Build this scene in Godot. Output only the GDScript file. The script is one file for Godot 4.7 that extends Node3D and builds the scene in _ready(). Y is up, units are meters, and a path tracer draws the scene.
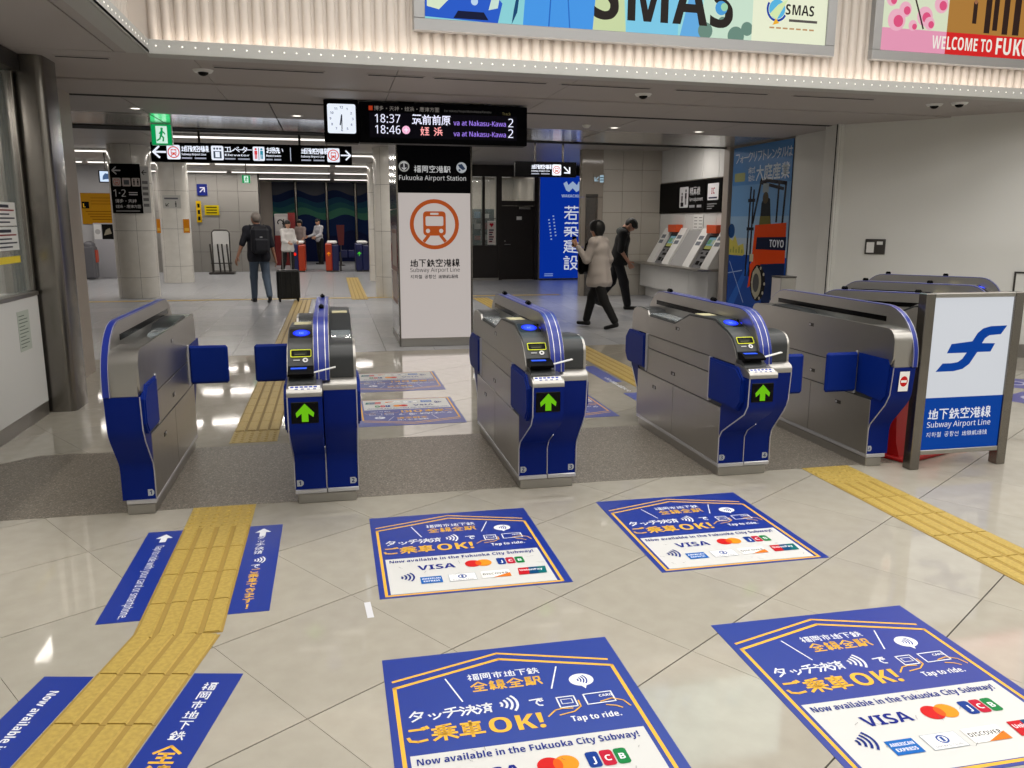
extends Node3D
# Subway ticket gates in a station hall. Units are metres, y is up; the camera stands at x 0, z 0 and the gates run along -z.

const HALL := 2.79      # ceiling height of the hall
const CONC := 3.02      # ceiling height of the concourse behind
var taken := {}
var mats := {}
var textmeshes := {}
var rng := RandomNumberGenerator.new()

# ---------------------------------------------------------------- mesh builder
class MB:
	var v := PackedVector3Array()
	var n := PackedVector3Array()
	var c := PackedColorArray()
	var u := PackedVector2Array()
	var col := Color.WHITE
	var xf := Transform3D()

	func tint(k: Color) -> MB:
		col = k.srgb_to_linear()
		return self

	func tri(a: Vector3, b: Vector3, d: Vector3, na: Vector3, nb: Vector3, nd: Vector3, ua := Vector2.ZERO, ub := Vector2.ZERO, ud := Vector2.ZERO) -> void:
		a = xf * a; b = xf * b; d = xf * d
		na = (xf.basis * na).normalized(); nb = (xf.basis * nb).normalized(); nd = (xf.basis * nd).normalized()
		if (b - a).cross(d - a).dot(na + nb + nd) > 0.0:
			var t := b; b = d; d = t
			t = nb; nb = nd; nd = t
			var w := ub; ub = ud; ud = w
		v.append(a); v.append(b); v.append(d)
		n.append(na); n.append(nb); n.append(nd)
		c.append(col); c.append(col); c.append(col)
		u.append(ua); u.append(ub); u.append(ud)

	func quad(a: Vector3, b: Vector3, d: Vector3, e: Vector3, nn: Vector3) -> void:
		tri(a, b, d, nn, nn, nn); tri(a, d, e, nn, nn, nn)

	func box(at: Vector3, s: Vector3, ch := 0.0) -> MB:
		var h := s * 0.5
		ch = minf(ch, minf(h.x, minf(h.y, h.z)) * 0.9)
		var ax := [Vector3.RIGHT, Vector3.UP, Vector3.BACK]
		for k in 3:
			var a: Vector3 = ax[k]; var b: Vector3 = ax[(k + 1) % 3]; var d: Vector3 = ax[(k + 2) % 3]
			var ha: float = h[k]; var hb: float = h[(k + 1) % 3] - ch; var hd: float = h[(k + 2) % 3] - ch
			for s1 in [-1.0, 1.0]:
				var o: Vector3 = at + a * ha * s1
				quad(o - b * hb - d * hd, o + b * hb - d * hd, o + b * hb + d * hd, o - b * hb + d * hd, a * s1)
				if ch > 0.0:
					for s2 in [-1.0, 1.0]:
						var p: Vector3 = at + a * ha * s1 + b * hb * s2
						var q: Vector3 = at + a * (ha - ch) * s1 + b * (hb + ch) * s2
						quad(p - d * hd, p + d * hd, q + d * hd, q - d * hd, (a * s1 + b * s2).normalized())
		if ch > 0.0:
			for sx in [-1.0, 1.0]:
				for sy in [-1.0, 1.0]:
					for sz in [-1.0, 1.0]:
						var m := Vector3(sx, sy, sz)
						var nn := m.normalized()
						tri(at + Vector3(h.x, h.y - ch, h.z - ch) * m, at + Vector3(h.x - ch, h.y, h.z - ch) * m, at + Vector3(h.x - ch, h.y - ch, h.z) * m, nn, nn, nn)
		return self

	func bx(x0: float, x1: float, y0: float, y1: float, z0: float, z1: float, ch := 0.0) -> MB:
		return box(Vector3((x0 + x1) / 2, (y0 + y1) / 2, (z0 + z1) / 2), Vector3(absf(x1 - x0), absf(y1 - y0), absf(z1 - z0)), ch)

	func at3(axis: String, p: Vector2, w: float) -> Vector3:
		return Vector3(w, p.y, p.x) if axis == "x" else (Vector3(p.x, w, p.y) if axis == "y" else Vector3(p.x, p.y, w))

	# a 2D outline drawn out along an axis; for "x" the outline is (z, y), for "y" (x, z), for "z" (x, y)
	func prism(poly: PackedVector2Array, axis: String, w0: float, w1: float, smooth := 40.0) -> MB:
		var idx := Geometry2D.triangulate_polygon(poly)
		var nn := at3(axis, Vector2.ZERO, 1.0) * signf(w1 - w0)
		for k in range(0, idx.size(), 3):
			tri(at3(axis, poly[idx[k]], w0), at3(axis, poly[idx[k + 1]], w0), at3(axis, poly[idx[k + 2]], w0), -nn, -nn, -nn)
			tri(at3(axis, poly[idx[k]], w1), at3(axis, poly[idx[k + 1]], w1), at3(axis, poly[idx[k + 2]], w1), nn, nn, nn)
		var m := poly.size()
		var sgn := -1.0 if Geometry2D.is_polygon_clockwise(poly) else 1.0
		var en: Array[Vector2] = []
		for k in m:
			var e := (poly[(k + 1) % m] - poly[k]).normalized()
			en.append(Vector2(e.y, -e.x) * sgn)
		# the outward side is checked once
		var probe := (poly[0] + poly[1]) / 2 + en[0] * 0.0005
		if Geometry2D.is_point_in_polygon(probe, poly):
			for k in m: en[k] = -en[k]
		var lim := cos(deg_to_rad(smooth))
		for k in m:
			var e0 := en[(k + m - 1) % m]; var e1 := en[k]; var e2 := en[(k + 1) % m]
			var na := (e0 + e1).normalized() if e0.dot(e1) > lim else e1
			var nb := (e2 + e1).normalized() if e2.dot(e1) > lim else e1
			var a := poly[k]; var b := poly[(k + 1) % m]
			var A := at3(axis, na, 0.0); var B := at3(axis, nb, 0.0)
			tri(at3(axis, a, w0), at3(axis, b, w0), at3(axis, b, w1), A, B, B)
			tri(at3(axis, a, w0), at3(axis, b, w1), at3(axis, a, w1), A, B, A)
		return self

	# profile of (radius, y) turned about the y axis
	func lathe(prof: PackedVector2Array, seg := 24, a0 := 0.0, a1 := TAU, o := Vector3.ZERO) -> MB:
		for k in prof.size() - 1:
			var p := prof[k]; var q := prof[k + 1]
			var d := q - p
			var pn := Vector2(d.y, -d.x).normalized()
			for s in seg:
				var t0 := a0 + (a1 - a0) * s / seg; var t1 := a0 + (a1 - a0) * (s + 1) / seg
				var r0 := Vector3(cos(t0), 0, sin(t0)); var r1 := Vector3(cos(t1), 0, sin(t1))
				var n0 := r0 * pn.x + Vector3.UP * pn.y; var n1 := r1 * pn.x + Vector3.UP * pn.y
				tri(o + r0 * p.x + Vector3.UP * p.y, o + r1 * p.x + Vector3.UP * p.y, o + r1 * q.x + Vector3.UP * q.y, n0, n1, n1)
				tri(o + r0 * p.x + Vector3.UP * p.y, o + r1 * q.x + Vector3.UP * q.y, o + r0 * q.x + Vector3.UP * q.y, n0, n1, n0)
		return self

	func cyl(a: Vector3, b: Vector3, r0: float, r1 := -1.0, seg := 12) -> MB:
		if r1 < 0.0: r1 = r0
		var d := (b - a).normalized()
		var s := d.cross(Vector3.UP if absf(d.y) < 0.9 else Vector3.RIGHT).normalized()
		var t := d.cross(s)
		for k in seg:
			var e0 := s * cos(TAU * k / seg) + t * sin(TAU * k / seg)
			var e1 := s * cos(TAU * (k + 1) / seg) + t * sin(TAU * (k + 1) / seg)
			tri(a + e0 * r0, a + e1 * r0, b + e1 * r1, e0, e1, e1)
			tri(a + e0 * r0, b + e1 * r1, b + e0 * r1, e0, e1, e0)
			tri(a, a + e0 * r0, a + e1 * r0, -d, -d, -d)
			tri(b, b + e0 * r1, b + e1 * r1, d, d, d)
		return self

	func tube(path: Array, r: float, seg := 8) -> MB:
		for k in path.size() - 1: cyl(path[k], path[k + 1], r, r, seg)
		return self

	func ball(o: Vector3, r: Vector3, seg := 12) -> MB:
		for i in seg / 2:
			for j in seg:
				var P := []
				for q in [[i, j], [i, j + 1], [i + 1, j + 1], [i + 1, j]]:
					var th: float = PI * q[0] / (seg / 2); var ph: float = TAU * q[1] / seg
					P.append(Vector3(sin(th) * cos(ph), cos(th), sin(th) * sin(ph)))
				for q in [[0, 1, 2], [0, 2, 3]]:
					tri(o + P[q[0]] * r, o + P[q[1]] * r, o + P[q[2]] * r, P[q[0]], P[q[1]], P[q[2]])
		return self

	func mesh() -> ArrayMesh:
		var m := ArrayMesh.new()
		var a := []
		a.resize(Mesh.ARRAY_MAX)
		a[Mesh.ARRAY_VERTEX] = v; a[Mesh.ARRAY_NORMAL] = n; a[Mesh.ARRAY_COLOR] = c; a[Mesh.ARRAY_TEX_UV] = u
		m.add_surface_from_arrays(Mesh.PRIMITIVE_TRIANGLES, a)
		return m

# ---------------------------------------------------------------- flat print: coloured shapes and lettering, each a hair above the one below
class Ink:
	var owner
	var by := {}          # colour -> MB
	var lift := 0.0002
	var step := 0.00003

	func _init(o, first := 0.0002) -> void:
		owner = o; lift = first

	func mb(k: Color) -> MB:
		if not by.has(k):
			by[k] = MB.new(); by[k].tint(k)
		lift += step
		return by[k]

	func poly(p: PackedVector2Array, k: Color) -> void:
		var b := mb(k)
		var idx := Geometry2D.triangulate_polygon(p)
		for q in range(0, idx.size(), 3):
			b.tri(Vector3(p[idx[q]].x, p[idx[q]].y, lift), Vector3(p[idx[q + 1]].x, p[idx[q + 1]].y, lift), Vector3(p[idx[q + 2]].x, p[idx[q + 2]].y, lift), Vector3.BACK, Vector3.BACK, Vector3.BACK)

	func rect(x0: float, y0: float, x1: float, y1: float, k: Color) -> void:
		poly(PackedVector2Array([Vector2(x0, y0), Vector2(x1, y0), Vector2(x1, y1), Vector2(x0, y1)]), k)

	func rrect(x0: float, y0: float, x1: float, y1: float, r: float, k: Color) -> void:
		var p := PackedVector2Array()
		for q in [[x1 - r, y1 - r, 0], [x0 + r, y1 - r, 1], [x0 + r, y0 + r, 2], [x1 - r, y0 + r, 3]]:
			for j in 5:
				var t: float = (q[2] + j / 4.0) * PI / 2
				p.append(Vector2(q[0] + r * cos(t), q[1] + r * sin(t)))
		poly(p, k)

	func disc(x: float, y: float, r: float, k: Color, ry := -1.0, seg := 24) -> void:
		var p := PackedVector2Array()
		for j in seg: p.append(Vector2(x + r * cos(TAU * j / seg), y + (r if ry < 0 else ry) * sin(TAU * j / seg)))
		poly(p, k)

	func arc(x: float, y: float, r: float, a0: float, a1: float, w: float, k: Color, seg := 12) -> void:
		var p := []
		for j in seg + 1:
			var t := deg_to_rad(a0 + (a1 - a0) * j / seg)
			p.append(Vector2(x + r * cos(t), y + r * sin(t)))
		line(p, w, k, 0.1)

	func line(p: Array, w: float, k: Color, ext := 0.35) -> void:
		var b := mb(k)
		for j in p.size() - 1:
			var a: Vector2 = p[j]; var d: Vector2 = p[j + 1]
			var t := (d - a).normalized()
			var s := Vector2(-t.y, t.x) * w * 0.5
			a -= t * w * ext; d += t * w * ext
			b.quad(Vector3(a.x - s.x, a.y - s.y, lift), Vector3(d.x - s.x, d.y - s.y, lift), Vector3(d.x + s.x, d.y + s.y, lift), Vector3(a.x + s.x, a.y + s.y, lift), Vector3.BACK)

	# Latin letters: h is the height of a capital; wide stretches; turn in degrees
	func text(s: String, x: float, y: float, h: float, k: Color, align := "l", bold := false, wide := 1.0, turn := 0.0, serif := false) -> void:
		var g: Array = owner.letters(s, bold, serif)
		var pts: PackedVector3Array = g[0]
		var sc: float = h / float(g[2])
		var x0: float = float(g[1].x); var wd: float = (float(g[1].y) - x0) * sc * wide
		var off := 0.0 if align == "l" else (-wd / 2 if align == "c" else -wd)
		var b := mb(k)
		var t := Transform2D(deg_to_rad(turn), Vector2(x, y))
		for q in range(0, pts.size(), 3):
			var P := []
			for j in 3:
				var m := t * Vector2((pts[q + j].x - x0) * sc * wide + off, pts[q + j].y * sc)
				P.append(Vector3(m.x, m.y, lift))
			b.tri(P[0], P[1], P[2], Vector3.BACK, Vector3.BACK, Vector3.BACK)

	# Latin letters fitted to a width
	func fit(s: String, x: float, y: float, h: float, width: float, k: Color, bold := false, turn := 0.0) -> void:
		var g: Array = owner.letters(s, bold, false)
		text(s, x, y, h, k, "l", bold, width / ((float(g[1].y) - float(g[1].x)) * h / float(g[2])), turn)

	# Japanese, Korean and Chinese characters, drawn stroke by stroke in squares of side h; x, y is the lower left corner of the first
	func kanji(s: String, x: float, y: float, h: float, k: Color, weight := 0.1, pitch := 1.06, down := false, wide := 1.0, turn := 0.0) -> void:
		var t := Transform2D(deg_to_rad(turn), Vector2(x, y))
		var pen := Vector2.ZERO
		for ch in s:
			if ch == " ":
				pen += (Vector2(0, -h * 0.5) if down else Vector2(h * 0.5 * wide, 0))
				continue
			for st in owner.strokes(ch):
				var p := []
				for q in st: p.append(t * (pen + Vector2(q.x * h * wide, (1.0 - q.y) * h)))
				line(p, weight * h, k, 0.3)
				lift -= step
			lift += step
			pen += Vector2(0, -h * pitch) if down else Vector2(h * pitch * wide, 0)

	# contactless waves ))) opening to the right
	func waves(x: float, y: float, h: float, k: Color) -> void:
		for j in 4:
			arc(x - h * 0.15, y, h * (0.22 + 0.2 * j), -38, 38, h * 0.1, k, 6)

	func mesh(mat_of: Callable) -> ArrayMesh:
		var m := ArrayMesh.new()
		for k in by:
			var b: MB = by[k]
			if b.v.size() == 0: continue
			var a := []
			a.resize(Mesh.ARRAY_MAX)
			a[Mesh.ARRAY_VERTEX] = b.v; a[Mesh.ARRAY_NORMAL] = b.n; a[Mesh.ARRAY_COLOR] = b.c
			m.add_surface_from_arrays(Mesh.PRIMITIVE_TRIANGLES, a)
			m.surface_set_material(m.get_surface_count() - 1, mat_of.call(k))
		return m

	func single() -> ArrayMesh:
		var all := MB.new()
		for k in by:
			var b: MB = by[k]
			all.v.append_array(b.v); all.n.append_array(b.n); all.c.append_array(b.c); all.u.append_array(b.u)
		return all.mesh()

func letters(s: String, bold: bool, serif: bool) -> Array:
	var key := s + str(bold) + str(serif)
	if textmeshes.has(key): return textmeshes[key]
	var f := SystemFont.new()
	f.font_names = ["Droid Serif" if serif else "Droid Sans"]
	f.font_weight = 700 if bold else 400
	var out := PackedVector3Array()
	var cap := 1.0
	for pass_text in ["H", s]:
		var t := TextMesh.new()
		t.font = f; t.font_size = 64; t.pixel_size = 0.01; t.depth = 0.0; t.curve_step = 2.0; t.text = pass_text
		t.horizontal_alignment = HORIZONTAL_ALIGNMENT_LEFT; t.vertical_alignment = VERTICAL_ALIGNMENT_BOTTOM
		var a := t.surface_get_arrays(0)
		var vs: PackedVector3Array = a[Mesh.ARRAY_VERTEX]
		var ns: PackedVector3Array = a[Mesh.ARRAY_NORMAL]
		var ix: PackedInt32Array = a[Mesh.ARRAY_INDEX] if a[Mesh.ARRAY_INDEX] != null else PackedInt32Array(range(vs.size()))
		out = PackedVector3Array()
		for q in range(0, ix.size(), 3):
			if ns[ix[q]].z > 0.5:
				for j in 3: out.append(vs[ix[q + j]])
		if pass_text == "H":
			var lo := 1e9; var hi := -1e9
			for p in out: lo = minf(lo, p.y); hi = maxf(hi, p.y)
			cap = hi - lo
			textmeshes["base" + key] = lo
	var base: float = textmeshes["base" + key]
	var x0 := 1e9; var x1 := -1e9
	for q in out.size():
		out[q].y -= base
		x0 = minf(x0, out[q].x); x1 = maxf(x1, out[q].x)
	textmeshes[key] = [out, Vector2(x0, x1), cap]
	return textmeshes[key]

# ---------------------------------------------------------------- strokes of the characters on the signs, on a grid of 100 by 100, y down
const BITS := {
	"kuchi": "12,12 88,12 88,88 12,88 12,12",
	"ta": "12,10 88,10 88,90 12,90 12,10;50,10 50,90;12,50 88,50",
	"ki": "6,32 94,32;50,4 50,96;48,34 8,82;52,34 94,82",
	"shimesu": "42,4 54,16;10,28 78,28 12,72;48,52 48,96;54,54 84,74",
	"kane": "50,2 6,38;50,2 94,38;28,38 74,38;16,58 86,58;50,38 50,90;26,66 34,82;74,66 66,82;8,92 92,92",
	"ito": "50,4 20,30 62,42;76,14 18,56 84,50;50,52 50,96;30,64 14,86;70,64 88,84",
	"uma": "22,8 22,62;22,8 86,8;22,26 80,26;22,44 80,44;54,8 54,62;22,62 90,62 86,94 72,92;14,74 8,94;34,76 38,90;50,74 56,88;66,72 72,84",
	"sui": "28,8 92,26;8,36 72,54;20,98 92,60",
	"tsuchi": "18,34 82,34;50,6 50,90;6,90 94,90",
	"onna": "46,4 22,56 84,96;74,30 60,62 12,96;6,34 94,34",
	"take": "20,2 8,22;16,12 46,12;30,14 36,26;64,2 54,22;60,12 94,12;76,14 82,26",
	"kusa": "4,50 96,50;30,10 30,90;70,10 70,90",
	"gon": "36,4 64,8;6,20 94,20;22,36 78,36;22,52 78,52;22,68 78,68 78,96 22,96 22,68",
	"shi": "24,8 14,34;20,26 84,26;6,52 94,52;50,6 50,50 8,96;52,54 94,96",
	"to": "10,10 90,10;46,12 22,40 76,36;64,26 84,46;18,66 82,66;50,46 50,92;6,92 94,92",
	"hei": "66,4 20,12;24,12 24,62;24,36 84,36;62,36 62,62;4,62 96,62;36,70 14,94;64,70 88,94",
	"haku": "46,0 36,14;16,14 84,14 84,94 16,94 16,14;16,52 84,52",
	"mizu": "50,0 50,92 38,88;8,20 36,20 8,76;88,10 60,36;56,30 94,84",
	"shaku": "20,10 82,10 82,46 20,46;20,10 20,50 6,94;52,46 92,94",
	"kai": "18,22 80,22 80,50;4,50 96,50;50,2 50,50 8,96;52,52 94,96",
	"sei": "50,0 50,14;8,16 92,16;24,18 80,44;76,18 20,44;28,50 28,72 14,96;70,50 70,96;28,60 70,60;28,76 70,76",
	"kou": "28,2 28,40;70,2 70,40;10,16 90,16;4,40 96,40;34,42 6,66;66,42 94,66;32,60 68,60 68,76 32,76;32,60 32,94 86,94 86,82",
}
const CHARS := {
	"福": "@shimesu 0 0 40 100;46,8 98,8;@kuchi 50 16 94 42;@ta 46 46 98 98",
	"岡": "12,96 12,8 88,8 88,94 74,92;36,18 42,30;64,18 58,30;24,34 76,34;50,34 50,72;32,46 32,72 68,72 68,46",
	"市": "50,2 50,18;8,20 92,20;24,40 76,40 76,78 64,76;24,40 24,80;50,20 50,98",
	"地": "@tsuchi 2 10 38 94;42,46 92,30 92,66 82,66;66,4 66,74;50,20 50,90 94,90 94,76",
	"下": "6,10 94,10;48,10 48,96;52,32 80,52",
	"鉄": "@kane 0 4 46 98;@shi 48 4 100 98",
	"空": "50,0 50,12;8,28 8,14 92,14 92,28;36,18 12,46;60,18 60,36 88,40;26,54 76,54;50,54 50,92;8,92 92,92",
	"港": "@sui 0 4 30 98;@kou 32 2 100 98",
	"線": "@ito 0 0 42 100;@haku 48 0 94 48;@mizu 44 46 100 100",
	"全": "50,2 4,42;50,2 96,42;24,44 76,44;26,66 74,66;50,44 50,92;10,92 90,92",
	"駅": "@uma 0 2 48 98;@shaku 50 2 100 98",
	"決": "@sui 0 4 30 98;@kai 32 2 100 98",
	"済": "@sui 0 4 30 98;@sei 32 2 100 98",
	"乗": "78,4 24,12;6,26 94,26;50,8 50,98;14,44 86,44;4,60 96,60;30,26 30,60;70,26 70,60;46,62 8,92;54,62 94,92",
	"車": "14,14 86,14;50,2 50,98;22,28 78,28 78,64 22,64 22,28;22,46 78,46;4,80 96,80",
	"筑": "@take 0 0 100 32;6,42 40,42;24,42 24,82;2,90 44,80;52,44 48,74 40,96;52,44 84,44 84,88 98,90 98,78;60,58 72,72",
	"前": "28,2 36,16;72,2 62,16;4,22 96,22;16,36 16,96;16,36 46,36 46,94 38,92;16,54 46,54;16,72 46,72;66,36 66,78;86,32 86,94 74,92",
	"原": "14,8 94,8;14,8 14,50 4,96;54,10 46,22;32,24 82,24 82,56 32,56 32,24;32,40 82,40;58,56 58,96 48,92;38,66 24,88;74,66 90,86",
	"姪": "@onna 0 4 46 98;@to 48 4 100 98",
	"浜": "@sui 0 4 30 98;@hei 32 2 100 98",
	"博": "4,30 34,30;18,2 18,98;40,14 98,14;68,2 68,54;44,24 92,24 92,54 44,54 44,24;44,39 92,39;84,4 92,10;38,66 98,66;80,58 80,96 66,94;48,74 56,86",
	"多": "48,2 16,32;44,12 78,12 14,50;32,20 48,30;60,38 22,70;56,48 92,48 12,98;40,60 58,72",
	"天": "14,12 86,12;6,44 94,44;50,12 50,46 6,96;52,46 94,96",
	"神": "@shimesu 0 0 40 100;@ta 46 16 98 66;72,2 72,98",
	"唐": "50,0 50,10;12,12 94,12;12,12 12,56 2,96;28,24 80,24 80,52 28,52;22,38 92,38;54,14 54,64;@kuchi 28 64 86 98",
	"津": "@sui 0 4 30 98;40,16 86,16 86,46 40,46;32,31 98,31;38,60 92,60;32,76 98,76;64,2 64,98",
	"方": "50,2 50,16;4,20 96,20;38,20 34,58 8,96;36,46 80,46 74,92 58,92",
	"面": "4,8 96,8;48,8 40,24;10,26 90,26 90,94 10,94 10,26;36,26 36,94;64,26 64,94;36,48 64,48;36,70 64,70",
	"若": "@kusa 2 0 98 26;4,44 96,44;48,28 36,50 6,84;@kuchi 28 58 88 98",
	"築": "@take 0 0 100 28;8,36 42,36;24,36 24,56;4,58 44,54;52,34 48,52 42,60;52,34 82,34 82,54 96,56;4,70 96,70;50,60 50,98;44,72 10,94;56,72 92,94",
	"建": "32,12 86,12 86,42 34,42;26,27 98,27;34,54 88,54;28,68 96,68;60,2 60,84;4,14 24,14 8,44 24,44 20,66 2,94;6,60 30,86 98,94",
	"設": "@gon 0 2 44 98;60,6 58,28 48,44;60,6 86,6 86,36 98,38;54,54 90,54 76,80 48,98;58,58 72,82 98,98",
	"大": "6,32 94,32;50,2 50,34 6,96;52,36 94,96",
	"庭": "50,0 50,10;10,12 96,12;10,12 10,56 2,96;90,22 58,26;56,46 96,46;76,24 76,70;54,72 98,72;24,30 42,30 28,50 42,52 34,76 18,92;24,60 50,88 98,92",
	"産": "50,0 50,10;10,12 90,12;34,18 40,30;66,18 60,30;10,34 94,34;12,34 12,60 2,96;34,42 26,60;30,52 90,52;58,42 58,92;34,72 86,72;22,92 96,92",
	"業": "36,2 36,20;64,2 64,20;16,8 24,20;84,8 76,20;4,24 96,24;32,28 38,38;68,28 62,38;12,40 88,40;18,54 82,54;4,68 96,68;50,40 50,98;44,70 8,94;56,70 92,94",
	"手": "76,4 22,12;12,32 88,32;4,54 96,54;52,10 52,92 36,90",
	"洗": "@sui 0 4 30 98;48,6 40,26;44,22 92,22;66,4 66,50;34,50 98,50;54,52 50,78 34,96;74,52 74,92 98,92 98,78",
	"精": "20,4 20,98;4,12 10,32;36,12 30,32;2,42 40,42;20,44 4,72;22,44 38,66;48,10 96,10;50,22 94,22;44,34 100,34;72,2 72,34;54,44 52,96;54,44 92,44 92,94 82,92;54,60 92,60;54,76 92,76",
	"算": "@take 0 0 100 26;24,30 76,30 76,66 24,66 24,30;24,42 76,42;24,54 76,54;4,76 96,76;34,68 32,82 16,98;68,68 68,98",
	"機": "@ki 0 2 38 98;@ito 40 2 66 44;@ito 68 2 96 44;36,52 98,52;74,4 80,70 98,94;92,62 66,96;52,52 48,78 38,96;50,66 62,78",
	"株": "@ki 0 2 42 98;58,8 48,28;54,22 94,22;44,46 98,46;72,2 72,98;70,48 46,80;74,48 98,78",
	"式": "4,24 96,24;72,2 78,70 96,92 96,76;84,6 94,14;12,46 54,46;32,46 32,86;6,90 58,80",
	"会": "50,2 4,40;50,2 96,40;28,40 72,40;12,58 88,58;46,60 24,90 78,86;66,70 88,96",
	"社": "@shimesu 0 0 42 100;@tsuchi 48 10 100 94",
	"タ": "42,4 8,54;38,20 84,20 62,66 18,98;34,44 70,68",
	"ッ": "18,50 26,66;44,44 52,62;86,48 74,76 42,98",
	"チ": "80,8 18,18;4,44 96,44;52,16 52,56 24,98",
	"で": "4,20 90,12 54,30 42,60 56,86 78,90;66,34 74,46;82,28 90,40",
	"ご": "24,16 70,16;16,62 22,82 50,90 84,84;74,6 80,18;88,2 94,14",
	"き": "12,24 86,18;8,44 90,38;42,4 78,70 60,64;20,64 26,86 50,94 74,92",
	"ま": "12,20 90,20;16,42 86,42;50,2 50,80 34,94 16,82 30,68 60,76 90,94",
	"す": "4,22 96,20;58,2 58,60 44,68 34,54 46,42 58,54 58,74 36,98",
	"フ": "10,12 88,12 76,56 28,98",
	"ォ": "20,52 90,52;62,36 62,98 50,94;60,54 20,86",
	"ー": "6,50 94,50",
	"ク": "40,4 8,48;36,18 86,18 66,62 20,98",
	"リ": "22,8 22,58;76,6 76,56 40,98",
	"ト": "30,2 30,98;34,36 84,60",
	"レ": "22,6 22,90 88,48",
	"ン": "12,14 40,32;10,92 58,74 90,24",
	"ル": "30,12 28,60 6,94;58,8 58,90 96,54",
	"は": "16,6 10,50 18,96;38,28 96,28;70,6 70,76 54,94 38,82 52,68 94,90",
	"エ": "12,16 88,16;50,16 50,86;4,86 96,86",
	"ベ": "2,66 32,30 98,84;62,14 72,28;80,6 90,20",
	"お": "8,28 62,26;34,4 34,84 18,90 12,72 44,50 78,50 88,70 72,90 54,92;74,16 92,34",
	"い": "14,14 14,70 28,88 36,72;74,22 88,66",
	"・": "44,44 56,44 56,56 44,56 44,44;44,50 56,50",
	"지": "6,20 52,20;30,20 6,80;30,40 54,78;80,2 80,98",
	"하": "22,4 40,12;6,22 56,22;30,36 14,52 16,68 30,76 44,68 46,52 30,36;76,2 76,98;76,48 98,48",
	"철": "30,0 30,10;6,16 54,16;30,16 6,48;30,24 54,46;60,28 78,28;80,0 80,52;18,60 80,60 80,76 18,76 18,94 84,94",
	"공": "16,8 80,8 78,34;48,28 48,48;4,50 96,50;50,60 28,68 22,80 34,94 66,94 78,80 72,68 50,60",
	"항": "26,2 42,8;8,16 58,16;32,22 18,32 22,46 42,46 46,32 32,22;76,0 76,54;76,26 98,26;48,60 28,68 22,80 34,94 66,94 78,80 72,68 48,60",
	"선": "30,6 8,52;30,20 52,50;58,28 80,28;80,2 80,66;22,66 22,94 84,94",
	"铁": "24,2 4,30;12,24 44,24;10,44 42,44;4,62 46,62;24,44 24,92 46,80;@shi 48 4 100 98",
	"机": "@ki 0 2 46 98;58,10 56,60 44,96;58,10 82,10 82,90 98,92 98,76",
	"场": "@tsuchi 0 10 38 92;46,10 88,10 50,40 94,40 88,92 74,90;68,42 42,84;84,44 58,92",
	"线": "24,2 8,28 36,28 6,60 42,54;2,90 42,78;50,30 96,24;48,52 98,44;66,2 74,70 98,96 98,78;94,60 50,94;80,6 90,16",
}
var stroke_cache := {}

func strokes(ch: String) -> Array:
	if not stroke_cache.has(ch): stroke_cache[ch] = parse_strokes(CHARS.get(ch, ""))
	return stroke_cache[ch]

func parse_strokes(s: String) -> Array:
	var out := []
	for part in s.split(";", false):
		if part.begins_with("@"):
			var w := part.substr(1).split(" ")
			var a := Vector2(float(w[1]), float(w[2])) / 100.0; var b := Vector2(float(w[3]), float(w[4])) / 100.0
			for st in parse_strokes(BITS[w[0]]):
				var q := []
				for p in st: q.append(a + p * (b - a))
				out.append(q)
		else:
			var q := []
			for p in part.split(" ", false):
				var xy := p.split(",")
				q.append(Vector2(float(xy[0]), float(xy[1])) / 100.0)
			out.append(q)
	return out

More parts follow.
